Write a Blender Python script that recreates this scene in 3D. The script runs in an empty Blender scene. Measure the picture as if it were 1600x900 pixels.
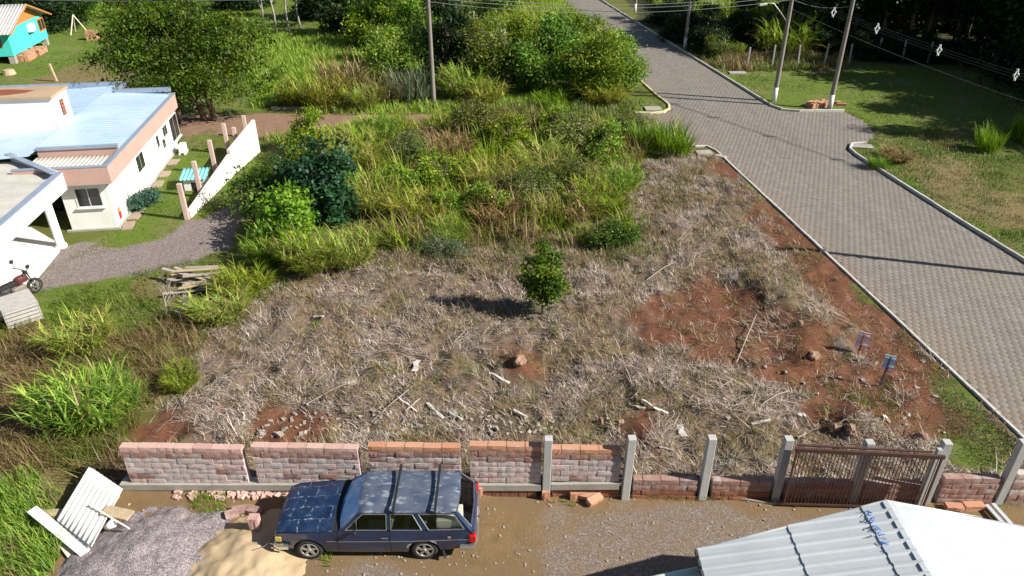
import bpy, math, random
import numpy as np
from mathutils import Vector, Matrix, Quaternion

# ------------------------------------------------------------------ camera, sky, sun, exposure
scene = bpy.context.scene
COL = scene.collection
CAM_H = 14.0                       # drone height in metres
PITCH = math.radians(30.0)         # looking down
FPX = 1142.0                       # focal length in photo pixels (1600 wide)
cam_data = bpy.data.cameras.new('camera')
cam_data.sensor_fit = 'HORIZONTAL'
cam_data.angle = 2 * math.atan(800.0 / FPX)
cam_data.clip_start = 0.1
cam_data.clip_end = 2000.0
cam = bpy.data.objects.new('camera', cam_data)
cam.location = (0, 0, CAM_H)
cam.rotation_euler = (math.pi / 2 - PITCH, 0, 0)
COL.objects.link(cam)
scene.camera = cam

SUN_EL = math.radians(35.0)
sh = Vector((1.0, -0.27, 0)).normalized()
SUN_DIR = Vector((sh.x * math.cos(SUN_EL), sh.y * math.cos(SUN_EL), math.sin(SUN_EL)))
world = bpy.data.worlds.new('World')
scene.world = world
world.use_nodes = True
wn = world.node_tree.nodes
wl = world.node_tree.links
wn.clear()
sky = wn.new('ShaderNodeTexSky')
sky.sky_type = 'NISHITA'
sky.sun_disc = False
sky.sun_elevation = SUN_EL
sky.sun_rotation = math.atan2(sh.x, sh.y)
sky.air_density = 1.0
sky.dust_density = 0.6
bgn = wn.new('ShaderNodeBackground')
bgn.inputs['Strength'].default_value = 0.05
won = wn.new('ShaderNodeOutputWorld')
wl.new(sky.outputs[0], bgn.inputs[0])
wl.new(bgn.outputs[0], won.inputs[0])
sun_data = bpy.data.lights.new('sun', 'SUN')
sun_data.energy = 5.0
sun_data.angle = math.radians(0.5)
sun_data.color = (1.0, 0.95, 0.86)
sun = bpy.data.objects.new('sun', sun_data)
sun.rotation_euler = SUN_DIR.to_track_quat('Z', 'Y').to_euler()
sun.location = (40, -20, 60)
COL.objects.link(sun)
scene.view_settings.view_transform = 'Standard'
scene.view_settings.look = 'None'
scene.view_settings.gamma = 1.0
scene.view_settings.exposure = 0.78
scene.view_settings.use_curve_mapping = False
scene.render.engine = 'CYCLES'
scene.cycles.use_denoising = True
scene.cycles.max_bounces = 5
scene.cycles.transparent_max_bounces = 6

rng = np.random.default_rng(11)
random.seed(5)
SP, CP = math.sin(PITCH), math.cos(PITCH)

def G(px, py, z=0.0):
    """photo pixel -> point on the horizontal plane at height z"""
    u = (px - 800) / FPX; v = (py - 450) / FPX
    t = (CAM_H - z) / (SP + v * CP)
    return Vector((u * t, (CP - v * SP) * t, z))

def AT(px, py, fwd):
    """photo pixel -> point at a known forward distance"""
    u = (px - 800) / FPX; v = (py - 450) / FPX
    t = fwd / (CP - v * SP)
    return Vector((u * t, fwd, CAM_H - (SP + v * CP) * t))

# ------------------------------------------------------------------ noise
def hash2(ix, iy, seed):
    h = (ix.astype(np.int64) * 374761393 + iy.astype(np.int64) * 668265263 + seed * 1442695041) & 0xFFFFFFFF
    h = ((h ^ (h >> 13)) * 1274126177) & 0xFFFFFFFF
    h = (h ^ (h >> 16)) & 0xFFFFFFFF
    return h / 4294967295.0

def vnoise(x, y, scale=1.0, seed=0):
    x = np.asarray(x, dtype=float) / scale; y = np.asarray(y, dtype=float) / scale
    ix = np.floor(x); iy = np.floor(y); fx = x - ix; fy = y - iy
    fx = fx * fx * (3 - 2 * fx); fy = fy * fy * (3 - 2 * fy)
    a = hash2(ix, iy, seed); b = hash2(ix + 1, iy, seed); c = hash2(ix, iy + 1, seed); d = hash2(ix + 1, iy + 1, seed)
    return (a * (1 - fx) + b * fx) * (1 - fy) + (c * (1 - fx) + d * fx) * fy

def fbm(x, y, scale=1.0, seed=0, octv=4):
    s = 0; a = 0.5; tot = 0
    for i in range(octv):
        s = s + a * vnoise(x, y, scale / 2 ** i, seed + 17 * i); tot += a; a *= 0.55
    return s / tot

def smooth(e0, e1, x):
    t = np.clip((x - e0) / (e1 - e0), 0, 1)
    return t * t * (3 - 2 * t)

def poly_sd(X, Y, poly):
    """signed distance, positive inside"""
    X = np.asarray(X, dtype=float); Y = np.asarray(Y, dtype=float)
    d2 = np.full(X.shape, 1e18); inside = np.zeros(X.shape, dtype=bool)
    n = len(poly)
    for i in range(n):
        ax, ay = poly[i][0], poly[i][1]; bx, by = poly[(i + 1) % n][0], poly[(i + 1) % n][1]
        ex, ey = bx - ax, by - ay
        L = ex * ex + ey * ey + 1e-12
        t = np.clip(((X - ax) * ex + (Y - ay) * ey) / L, 0, 1)
        d2 = np.minimum(d2, (X - ax - t * ex) ** 2 + (Y - ay - t * ey) ** 2)
        c = ((ay > Y) != (by > Y)) & (X < (bx - ax) * (Y - ay) / (by - ay + 1e-15) + ax)
        inside ^= c
    d = np.sqrt(d2)
    return np.where(inside, d, -d)

def PX(*pts):
    return [tuple(G(p[0], p[1])[:2]) for p in pts]

# ------------------------------------------------------------------ materials
MATS = {}
class NT:
    def __init__(self, name):
        self.m = bpy.data.materials.new(name); self.m.use_nodes = True
        self.t = self.m.node_tree; self.t.nodes.clear()
        self.out = self.t.nodes.new('ShaderNodeOutputMaterial')
        MATS[name] = self.m
    def n(self, typ, **kw):
        nd = self.t.nodes.new(typ)
        for k, v in kw.items():
            if k in ('inp',):
                for kk, vv in v.items(): self.put(nd.inputs[kk], vv)
            else: setattr(nd, k, v)
        return nd
    def put(self, sock, v):
        if isinstance(v, bpy.types.NodeSocket): self.t.links.new(v, sock)
        elif isinstance(v, (tuple, list)) and len(v) == 3 and sock.type == 'RGBA': sock.default_value = (*v, 1)
        else: sock.default_value = v
    def noise(self, scale, detail=4, rough=0.6, vec=None, dim='3D', out=0):
        nd = self.n('ShaderNodeTexNoise', inp={'Scale': scale, 'Detail': detail, 'Roughness': rough})
        self.put(nd.inputs['Vector'], vec if vec is not None else self.pos())
        return nd.outputs[out]
    def pos(self):
        if not hasattr(self, '_pos'):
            self._pos = self.n('ShaderNodeNewGeometry').outputs['Position']
        return self._pos
    def objc(self):
        if not hasattr(self, '_oc'):
            self._oc = self.n('ShaderNodeTexCoord').outputs['Object']
        return self._oc
    def ramp(self, fac, stops, interp='LINEAR'):
        nd = self.n('ShaderNodeValToRGB'); cr = nd.color_ramp; cr.interpolation = interp
        while len(cr.elements) < len(stops): cr.elements.new(0.5)
        for e, (p, c) in zip(cr.elements, stops):
            e.position = p; e.color = (*c, 1) if len(c) == 3 else c
        self.put(nd.inputs[0], fac); return nd.outputs[0]
    def rng(self, v, a, b, c=0.0, d=1.0):
        nd = self.n('ShaderNodeMapRange', inp={'Value': v, 'From Min': a, 'From Max': b, 'To Min': c, 'To Max': d}); return nd.outputs[0]
    def math(self, op, a, b=0.0):
        nd = self.n('ShaderNodeMath', operation=op); self.put(nd.inputs[0], a); self.put(nd.inputs[1], b); return nd.outputs[0]
    def mix(self, fac, a, b, mode='MIX'):
        nd = self.n('ShaderNodeMix', data_type='RGBA', blend_type=mode)
        self.put(nd.inputs[0], fac); self.put(nd.inputs[6], a); self.put(nd.inputs[7], b); return nd.outputs[2]
    def attr(self, name, out='Color'):
        return self.n('ShaderNodeAttribute', attribute_name=name).outputs[out]
    def bump(self, h, strength=0.5, dist=0.02):
        nd = self.n('ShaderNodeBump', inp={'Strength': strength, 'Distance': dist, 'Height': h}); return nd.outputs[0]
    def bsdf(self, col, rough=0.8, metal=0.0, normal=None, **kw):
        nd = self.n('ShaderNodeBsdfPrincipled')
        self.put(nd.inputs['Base Color'], col); self.put(nd.inputs['Roughness'], rough); self.put(nd.inputs['Metallic'], metal)
        if normal is not None: self.put(nd.inputs['Normal'], normal)
        for k, v in kw.items(): self.put(nd.inputs[k.replace('_', ' ')], v)
        self.t.links.new(nd.outputs[0], self.out.inputs[0]); return nd

def simple(name, col, rough=0.75, metal=0.0, var=0.25, scale=3.0, bump=0.15, spec=None, grain=None):
    """plain surface colour with blotchy wear and fine relief"""
    k = NT(name)
    a = k.noise(scale, 5); b = k.noise(grain or scale * 9, 3)
    dark = tuple(c * (1 - var) for c in col); light = tuple(min(1, c * (1 + var * 0.6)) for c in col)
    c = k.ramp(a, [(0.25, dark), (0.75, light)])
    c = k.mix(0.25, c, k.ramp(b, [(0.3, dark), (0.7, light)]))
    kw = {}
    if spec is not None: kw['Specular_IOR_Level'] = spec
    k.bsdf(c, k.rng(a, 0.2, 0.8, max(0, rough - 0.08), min(1, rough + 0.08)), metal, k.bump(b, bump, 0.01), **kw)
    return k.m

# ------------------------------------------------------------------ mesh helpers
LOC = {}          # object -> world location of its base
def thing(name, label, cat, loc=(0, 0, 0), group=None):
    o = bpy.data.objects.new(name, None); o.empty_display_size = 0.2
    COL.objects.link(o); o.location = loc; LOC[o.name] = Vector(loc)
    tag(o, label, cat, group); return o

def tag(o, label=None, cat=None, group=None, kind=None):
    if label: o['label'] = label
    if cat: o['category'] = cat
    if group: o['group'] = group
    if kind: o['kind'] = kind
    return o

def link(name, me, mat, parent=None, loc=None):
    """world-space mesh -> object whose origin is loc, or its top thing's base"""
    base = LOC[parent.name] if parent is not None else Vector(loc or (0, 0, 0))
    me.transform(Matrix.Translation(-base))
    o = bpy.data.objects.new(name, me); COL.objects.link(o)
    if mat is not None and not me.materials: me.materials.append(MATS[mat] if isinstance(mat, str) else mat)
    LOC[o.name] = Vector(base)
    if parent is not None: o.parent = parent
    else: o.location = base
    return o

class MB:
    def __init__(self, M=None):
        self.v = []; self.f = []; self.M = M
    def add(self, vs, fs):
        b = len(self.v)
        for p in vs:
            p = Vector(p)
            self.v.append(self.M @ p if self.M is not None else p)
        for f in fs: self.f.append(tuple(b + i for i in f))
        return self
    def box(self, lo, hi, jit=0.0):
        (x0, y0, z0), (x1, y1, z1) = lo, hi
        vs = [(x0, y0, z0), (x1, y0, z0), (x1, y1, z0), (x0, y1, z0), (x0, y0, z1), (x1, y0, z1), (x1, y1, z1), (x0, y1, z1)]
        if jit: vs = [tuple(c + random.uniform(-jit, jit) for c in p) for p in vs]
        return self.add(vs, [(0, 3, 2, 1), (4, 5, 6, 7), (0, 1, 5, 4), (1, 2, 6, 5), (2, 3, 7, 6), (3, 0, 4, 7)])
    def bbox(self, lo, hi, b=0.01):
        """box with chamfered top and vertical edges"""
        (x0, y0, z0), (x1, y1, z1) = lo, hi
        def ring(i, z, c):
            x0_, x1_, y0_, y1_ = x0 + i, x1 - i, y0 + i, y1 - i
            return [(x0_ + c, y0_, z), (x1_ - c, y0_, z), (x1_, y0_ + c, z), (x1_, y1_ - c, z), (x1_ - c, y1_, z), (x0_ + c, y1_, z), (x0_, y1_ - c, z), (x0_, y0_ + c, z)]
        vs = ring(0, z0, b) + ring(0, z1 - b, b) + ring(b, z1, b)
        fs = [tuple(range(7, -1, -1)), tuple(range(16, 24))]
        for k in range(2):
            for i in range(8):
                j = (i + 1) % 8
                fs.append((k * 8 + i, k * 8 + j, k * 8 + 8 + j, k * 8 + 8 + i))
        return self.add(vs, fs)
    def prism(self, poly, z0, z1):
        n = len(poly)
        vs = [(p[0], p[1], z0) for p in poly] + [(p[0], p[1], z1) for p in poly]
        fs = [tuple(range(n - 1, -1, -1)), tuple(range(n, 2 * n))]
        for i in range(n):
            j = (i + 1) % n; fs.append((i, j, n + j, n + i))
        return self.add(vs, fs)
    def tube(self, pts, rad, n=8, cap=True):
        pts = [Vector(p) for p in pts]
        if not hasattr(rad, '__len__'): rad = [rad] * len(pts)
        vs = []; fs = []
        ref = Vector((0, 0, 1))
        d0 = (pts[-1] - pts[0]).normalized()
        if abs(d0.dot(ref)) > 0.9: ref = Vector((1, 0, 0))
        for i, p in enumerate(pts):
            d = (pts[min(i + 1, len(pts) - 1)] - pts[max(i - 1, 0)]).normalized()
            a = d.cross(ref).normalized(); b = d.cross(a).normalized()
            for k in range(n):
                t = 2 * math.pi * k / n
                vs.append(p + (a * math.cos(t) + b * math.sin(t)) * rad[i])
        for i in range(len(pts) - 1):
            for k in range(n):
                j = (k + 1) % n
                fs.append((i * n + k, i * n + j, (i + 1) * n + j, (i + 1) * n + k))
        if cap:
            fs.append(tuple(range(n - 1, -1, -1))); fs.append(tuple((len(pts) - 1) * n + k for k in range(n)))
        return self.add(vs, fs)
    def bar(self, a, b, w, h=None, up=(0, 0, 1)):
        """rectangular bar from a to b"""
        a = Vector(a); b = Vector(b); h = h or w
        d = (b - a).normalized(); up = Vector(up)
        if abs(d.dot(up)) > 0.95: up = Vector((1, 0, 0))
        s = d.cross(up).normalized(); u = s.cross(d).normalized()
        vs = [p + s * (i * w / 2) + u * (j * h / 2) for p in (a, b) for i, j in ((-1, -1), (1, -1), (1, 1), (-1, 1))]
        return self.add(vs, [(0, 1, 2, 3), (7, 6, 5, 4), (0, 4, 5, 1), (1, 5, 6, 2), (2, 6, 7, 3), (3, 7, 4, 0)])
    def grid(self, P, nu, nv):
        """P[i][j] points"""
        vs = [p for row in P for p in row]
        fs = [(i * nv + j, (i + 1) * nv + j, (i + 1) * nv + j + 1, i * nv + j + 1) for i in range(nu - 1) for j in range(nv - 1)]
        return self.add(vs, fs)
    def lathe(self, prof, c, axis='y', n=24):
        """profile (r, h) revolved about an axis through c"""
        c = Vector(c); vs = []; fs = []
        for r, h in prof:
            for k in range(n):
                t = 2 * math.pi * k / n
                if axis == 'y': vs.append(c + Vector((r * math.cos(t), h, r * math.sin(t))))
                else: vs.append(c + Vector((r * math.cos(t), r * math.sin(t), h)))
        for i in range(len(prof) - 1):
            for k in range(n):
                j = (k + 1) % n; fs.append((i * n + k, i * n + j, (i + 1) * n + j, (i + 1) * n + k))
        return self.add(vs, fs)
    def mesh(self, name, smooth=False):
        me = bpy.data.meshes.new(name); me.from_pydata(self.v, [], self.f)
        if smooth:
            for p in me.polygons: p.use_smooth = True
        me.update(); return me
    def build(self, name, mat, parent=None, smooth=False, loc=None, fix=True):
        me = self.mesh(name, smooth)
        if fix:
            import bmesh
            bm = bmesh.new(); bm.from_mesh(me); bmesh.ops.recalc_face_normals(bm, faces=bm.faces); bm.to_mesh(me); bm.free()
        return link(name, me, mat, parent, loc)

def np_mesh(name, V, Q, cols=None, smooth=False):
    """fast mesh from arrays: V (n,3), Q (m,k), cols (n,3)"""
    V = np.asarray(V, dtype=np.float32); Q = np.asarray(Q, dtype=np.int32)
    me = bpy.data.meshes.new(name); k = Q.shape[1]
    me.vertices.add(len(V)); me.vertices.foreach_set('co', V.ravel())
    me.loops.add(Q.size); me.loops.foreach_set('vertex_index', Q.ravel())
    me.polygons.add(len(Q)); me.polygons.foreach_set('loop_start', np.arange(0, Q.size, k, dtype=np.int32))
    if smooth: me.polygons.foreach_set('use_smooth', np.ones(len(Q), dtype=bool))
    me.update(calc_edges=True)
    if cols is not None:
        at = me.attributes.new('col', 'FLOAT_COLOR', 'POINT')
        at.data.foreach_set('color', np.concatenate([np.asarray(cols, dtype=np.float32), np.ones((len(V), 1), np.float32)], 1).ravel())
    return me

def dup(o, loc, name=None, rz=0.0, scale=None, parent=None):
    """copy of an object (sharing its mesh) and its parts"""
    c = o.copy(); COL.objects.link(c); c.parent = parent
    if parent is None:
        c.location = loc; c.rotation_euler = (0, 0, rz)
        if scale is not None: c.scale = scale if hasattr(scale, '__len__') else (scale,) * 3
    LOC[c.name] = Vector(loc)
    for ch in [x for x in bpy.data.objects if x.parent == o]:
        dup(ch, loc, parent=c)
    return c
# ------------------------------------------------------------------ ground zones, road frame
RD = Vector((-0.147, 0.989, 0)).normalized()      # along the street
RR = Vector((RD.y, -RD.x, 0))                     # to its right
L_NEAR, L_FAR = G(1590, 675), G(1117, 233)        # left kerb line
R_NEAR, R_FAR = G(1600, 410), G(1205, 165)        # right kerb line
def on_line(a, b, y):
    t = (y - a.y) / (b.y - a.y); return a + (b - a) * t

def arc(p0, p1, p2, n=8):
    """quadratic corner from p0 via control p1 to p2"""
    p0, p1, p2 = Vector(p0), Vector(p1), Vector(p2)
    return [p0 * (1 - t) ** 2 + p1 * 2 * t * (1 - t) + p2 * t * t for t in [i / n for i in range(n + 1)]]

kerb_lot = [on_line(L_NEAR, L_FAR, 2.0), L_FAR + (L_NEAR - L_FAR) * 0.02] + arc(L_FAR, G(1106, 226), G(1085, 229), 6)
kerb_up = arc(G(992, 178), G(1060, 182), G(1046, 163), 8) + [G(1030, 152), G(1012, 136), G(990, 115), G(960, 88), G(905, 30), G(878, 0), on_line(G(905, 30), G(878, 0), 140)]
kerb_far = [G(1318, 173.5), G(1262, 174)] + arc(G(1240, 174), G(1218, 173), R_FAR, 6) + [on_line(R_NEAR, R_FAR, 60.0), on_line(R_NEAR, R_FAR, 80.0), on_line(R_NEAR, R_FAR, 140.0)]
kerb_near = arc(G(1352, 224), G(1312, 222), G(1330, 239), 8) + [G(1345, 249), on_line(R_NEAR, R_FAR, 30.0), on_line(R_NEAR, R_FAR, 20.0), on_line(R_NEAR, R_FAR, 2.0)]
road_poly = [p[:2] for p in (kerb_lot + [G(1010, 214)] + kerb_up + kerb_far[::-1] + [G(1350, 190), G(1368, 210)] + kerb_near)]

lot_poly = PX((215, 700), (250, 610), (315, 520), (330, 480), (430, 440), (560, 410), (640, 395), (760, 380), (880, 300), (980, 262), (1060, 238), (1112, 243), (1250, 360), (1420, 520), (1590, 690), (1590, 775), (190, 770))
soil_polys = [PX((1000, 480), (1110, 425), (1190, 470), (1250, 520), (1330, 560), (1480, 640), (1470, 690), (1300, 690), (1200, 600), (1070, 560)),
              PX((1110, 238), (1132, 248), (1260, 365), (1380, 480), (1450, 570), (1480, 640), (1400, 640), (1330, 520), (1240, 420), (1200, 350), (1110, 262)),
              PX((980, 660), (1035, 655), (1040, 715), (985, 715)), PX((790, 560), (830, 560), (835, 585), (798, 585)),
              PX((405, 640), (480, 650), (490, 690), (400, 690)), PX((250, 672), (340, 672), (350, 690), (250, 690))]
yard_poly = PX((185, 760), (600, 764), (1000, 770), (1600, 795), (1760, 800), (1760, 1100), (-150, 1100), (60, 905), (120, 850), (160, 790))
yard_gravel = [PX((900, 806), (1010, 798), (1180, 800), (1260, 812), (1300, 900), (960, 930), (830, 900), (850, 850)), PX((520, 878), (600, 872), (640, 905), (500, 915))]
drive_gravel = PX((50, 450), (88, 400), (120, 372), (180, 392), (255, 372), (310, 345), (372, 300), (420, 262), (440, 275), (400, 330), (360, 388), (310, 402), (230, 427), (130, 447))
lawn_polys = [PX((105, 405), (175, 362), (225, 320), (262, 275), (296, 215), (330, 200), (330, 255), (298, 343), (255, 372), (180, 396), (130, 398)),
              PX((300, 342), (408, 236), (412, 212), (424, 218), (420, 250), (372, 300), (320, 345)),
              PX((-200, 140), (-200, -20), (600, -20), (560, 60), (560, 165), (420, 172), (240, 160), (200, 140)),
              PX((700, 172), (760, 140), (990, 150), (1046, 165), (992, 176), (860, 185)),
              PX((1030, 60), (1120, 85), (1310, 100), (1800, 130), (1800, 240), (1360, 200), (1330, 176), (1215, 168)),
              PX((55, 455), (130, 447), (240, 425), (330, 400), (300, 455), (200, 500), (50, 520)),
              PX((1430, 560), (1480, 590), (1590, 690), (1560, 740), (1480, 720), (1470, 640)),
              PX((1325, 235), (1400, 225), (1450, 300), (1600, 380), (1610, 408), (1340, 252))]
dirt_road = PX((-100, 205), (230, 180), (460, 178), (700, 176), (770, 180), (990, 182), (1040, 178), (1060, 200), (1010, 222), (770, 206), (600, 205), (470, 214), (447, 224), (447, 250), (418, 262), (425, 232), (405, 214), (300, 212), (-100, 240))
dry_polys = [PX((-120, 520), (60, 520), (310, 500), (320, 540), (250, 620), (200, 700), (180, 770), (60, 800), (-120, 760)),
             PX((1400, 250), (1480, 240), (1560, 290), (1640, 300), (1640, 360), (1560, 350), (1460, 300)),
             PX((1090, 88), (1230, 92), (1330, 98), (1330, 112), (1120, 112)),
             PX((60, 128), (110, 100), (190, 92), (215, 110), (190, 140), (90, 142)), PX((190, 430), (290, 415), (300, 470), (220, 510))]
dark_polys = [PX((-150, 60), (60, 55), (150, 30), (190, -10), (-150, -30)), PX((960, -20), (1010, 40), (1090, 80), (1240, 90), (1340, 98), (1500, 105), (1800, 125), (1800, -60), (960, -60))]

def any_sd(X, Y, polys):
    d = np.full(np.shape(X), -1e9)
    for p in polys: d = np.maximum(d, poly_sd(X, Y, p))
    return d

kerb_green = PX((1425, 555), (1470, 570), (1590, 690), (1570, 745), (1490, 725), (1462, 640))
def m_lot(X, Y):   return smooth(-0.5, 0.5, poly_sd(X, Y, lot_poly) + (fbm(X, Y, 1.6, 3) - 0.5) * 3.0) * (1 - smooth(-.3, .3, poly_sd(X, Y, kerb_green) + (fbm(X, Y, .8, 4) - .5) * 1.2))
def m_soil(X, Y):  return smooth(-1.1, 0.9, any_sd(X, Y, soil_polys) + (fbm(X, Y, 1.1, 5, 5) - 0.5) * 3.4)
def m_yard(X, Y):  return smooth(-0.2, 0.2, poly_sd(X, Y, yard_poly) + (fbm(X, Y, 0.8, 8) - 0.5) * 0.9)
def m_ygrav(X, Y): return smooth(-0.7, 0.7, any_sd(X, Y, yard_gravel) + (fbm(X, Y, 1.0, 9) - 0.5) * 2.2)
def m_drive(X, Y): return smooth(-0.4, 0.4, poly_sd(X, Y, drive_gravel) + (fbm(X, Y, 1.5, 10) - 0.5) * 1.8)
def m_lawn(X, Y):  return smooth(-0.4, 0.4, any_sd(X, Y, lawn_polys) + (fbm(X, Y, 1.4, 12) - 0.5) * 1.8)
def m_dirt(X, Y):  return smooth(-0.5, 0.5, poly_sd(X, Y, dirt_road) + (fbm(X, Y, 1.8, 14) - 0.5) * 1.6)
def m_dry(X, Y):   return smooth(-0.7, 0.7, any_sd(X, Y, dry_polys) + (fbm(X, Y, 2.2, 15) - 0.5) * 3.5)
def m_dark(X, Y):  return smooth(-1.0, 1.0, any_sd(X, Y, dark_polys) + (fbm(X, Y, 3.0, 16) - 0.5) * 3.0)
def road_sd(X, Y): return poly_sd(X, Y, road_poly)

def hz(X, Y):
    """ground height"""
    X = np.asarray(X, dtype=float); Y = np.asarray(Y, dtype=float)
    lot = m_lot(X, Y) * (1 - m_yard(X, Y)); soil = m_soil(X, Y)
    h = 0.05 * (fbm(X, Y, 2.5, 21) - 0.5)
    hum = (fbm(X, Y, 0.8, 22, 4) - 0.46)
    h = h + lot * (1 - 0.6 * soil) * (0.6 * hum + 0.16 * (fbm(X, Y, 0.32, 24, 2) - 0.5) + 0.05) + soil * 0.09 * (fbm(X, Y, 0.5, 23, 3) - 0.5)
    cx, cy = G(1012, 690)[:2]
    h = h + 0.4 * np.exp(-((X - cx) ** 2 + (Y - cy) ** 2) / 0.35)              # dirt heaps
    for hx, hy, hh, rr in ((812, 575, .35, .22), (555, 625, .3, .35), (1258, 565, .3, .25), (1345, 665, .3, .5), (1225, 478, .45, 1.3), (1270, 520, .4, 1.0), (1190, 440, .3, 1.0)):
        c = G(hx, hy); h = h + hh * np.exp(-((X - c.x) ** 2 + (Y - c.y) ** 2) / rr)
    rut = m_yard(X, Y)
    h = h * (1 - 0.5 * rut)
    sd = road_sd(X, Y)
    w = smooth(-0.9, 0.0, sd)
    h = h * (1 - w) + w * 0.03
    h = np.where(sd > -0.02, -0.12, h)
    return h
def gz(x, y): return float(hz(np.array([x]), np.array([y]))[0])
def GZ(px, py, dz=0.0):
    p = G(px, py); z = gz(p.x, p.y)
    return Vector((p.x, p.y, z + dz))

def steps(segs):
    out = []
    for a, b, d in segs:
        n = max(1, int(round((b - a) / d)))
        out += list(a + (b - a) * np.arange(n) / n)
    return np.array(out + [segs[-1][1]])
gx = steps([(-600, -120, 60), (-120, -50, 6), (-50, -17, 0.45), (-17, 17, 0.11), (17, 45, 0.4), (45, 120, 5), (120, 600, 60)])
gy = steps([(-300, -20, 40), (-20, 7, 3), (7, 11, 0.3), (11, 31, 0.11), (31, 56, 0.3), (56, 100, 0.8), (100, 200, 8), (200, 900, 100)])
GX, GY = np.meshgrid(gx, gy, indexing='ij')
fx, fy = GX.ravel(), GY.ravel()
fz = hz(fx, fy)
nx, ny = len(gx), len(gy)
ii, jj = np.meshgrid(np.arange(nx - 1), np.arange(ny - 1), indexing='ij')
q0 = (ii * ny + jj).ravel()
me = np_mesh('ground', np.stack([fx, fy, fz], 1), np.stack([q0, q0 + ny, q0 + ny + 1, q0 + 1], 1), smooth=True)
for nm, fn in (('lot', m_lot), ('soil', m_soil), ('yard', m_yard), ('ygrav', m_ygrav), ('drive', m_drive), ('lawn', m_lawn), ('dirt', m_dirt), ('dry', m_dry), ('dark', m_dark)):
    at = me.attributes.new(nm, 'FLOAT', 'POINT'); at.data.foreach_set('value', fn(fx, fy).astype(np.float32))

k = NT('ground')
n1 = k.noise(0.35, 6, 0.65); n2 = k.noise(2.2, 6, 0.7); n3 = k.noise(14, 4, 0.7); n4 = k.noise(45, 3, 0.7)
vor = k.n('ShaderNodeTexVoronoi', inp={'Scale': 26.0, 'Vector': k.pos()}); vcol = vor.outputs['Color']; vd = vor.outputs['Distance']
sep = k.n('ShaderNodeSeparateColor', inp={'Color': vcol}).outputs[0]
weed = k.ramp(n2, [(0.25, (0.06, 0.085, 0.015)), (0.5, (0.11, 0.13, 0.025)), (0.75, (0.16, 0.13, 0.05))])
lawn = k.ramp(n2, [(0.25, (0.07, 0.13, 0.012)), (0.5, (0.11, 0.17, 0.02)), (0.78, (0.19, 0.18, 0.05))])
lawn = k.mix(k.rng(n1, 0.5, 0.7), lawn, (0.19, 0.17, 0.075))
dry = k.ramp(n2, [(0.25, (0.13, 0.09, 0.04)), (0.5, (0.21, 0.16, 0.075)), (0.75, (0.14, 0.15, 0.035))])
straw = k.ramp(n3, [(0.25, (0.05, 0.037, 0.032)), (0.5, (0.15, 0.113, 0.095)), (0.75, (0.3, 0.24, 0.2))])
straw = k.mix(k.rng(n2, 0.4, 0.7), straw, k.ramp(n4, [(0.3, (0.13, 0.07, 0.035)), (0.7, (0.27, 0.19, 0.12))]))
straw = k.mix(k.rng(n2, 0.52, 0.66, 0, .8), straw, (0.13, 0.085, 0.05))
straw = k.mix(k.rng(n1, 0.52, 0.66, 0, .55), straw, (0.12, 0.12, 0.05))
soil = k.ramp(n2, [(0.25, (0.075, 0.03, 0.017)), (0.5, (0.15, 0.055, 0.028)), (0.75, (0.2, 0.09, 0.052))])
soil = k.mix(k.rng(n3, 0.5, 0.7, 0, 0.7), soil, (0.21, 0.13, 0.085))
soil = k.mix(k.rng(n1, 0.48, 0.66, 0, 0.4), soil, (0.13, 0.085, 0.045))
yard = k.ramp(n2, [(0.25, (0.14, 0.09, 0.038)), (0.5, (0.21, 0.138, 0.066)), (0.75, (0.25, 0.17, 0.093))])
yard = k.mix(k.rng(n1, 0.42, 0.66), yard, k.ramp(n2, [(0.3, (0.235, 0.15, 0.09)), (0.7, (0.165, 0.115, 0.06))]))
yard = k.mix(k.rng(n4, 0.58, 0.75, 0, 0.55), yard, (0.33, 0.25, 0.17))
grav = k.ramp(sep, [(0.0, (0.17, 0.14, 0.135)), (0.5, (0.29, 0.245, 0.235)), (1.0, (0.42, 0.37, 0.355))])
grav = k.mix(k.rng(vd, 0.3, 0.6, 0, .7), grav, (0.14, 0.11, 0.09))
gravy = k.mix(k.rng(n2, 0.35, 0.7, 0.15, 0.75), grav, yard)
dirt = k.ramp(n2, [(0.25, (0.19, 0.12, 0.08)), (0.6, (0.27, 0.17, 0.115)), (0.8, (0.3, 0.21, 0.15))])
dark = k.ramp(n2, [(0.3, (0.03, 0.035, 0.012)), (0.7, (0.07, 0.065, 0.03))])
c = weed
def lay(c, name, colr, sharp=0.3):
    m = k.attr(name, 'Fac')
    m = k.math('ADD', m, k.math('MULTIPLY', k.math('SUBTRACT', n3, 0.5), sharp))
    return k.mix(k.rng(m, 0.3, 0.7), c, colr)
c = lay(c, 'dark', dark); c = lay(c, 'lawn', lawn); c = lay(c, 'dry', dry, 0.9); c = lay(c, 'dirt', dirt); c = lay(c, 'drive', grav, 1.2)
c = lay(c, 'lot', straw); c = lay(c, 'soil', soil, 2.2); c = lay(c, 'yard', yard); c = lay(c, 'ygrav', gravy, 1.8)
hb = k.math('ADD', k.math('MULTIPLY', n3, 0.6), n4)
k.bsdf(c, 0.92, 0.0, k.bump(hb, 0.55, 0.05), Specular_IOR_Level=0.2)
ground = link('ground', me, 'ground'); tag(ground, kind='structure', label='uneven ground of the cleared lot, yard and fields')

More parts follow.
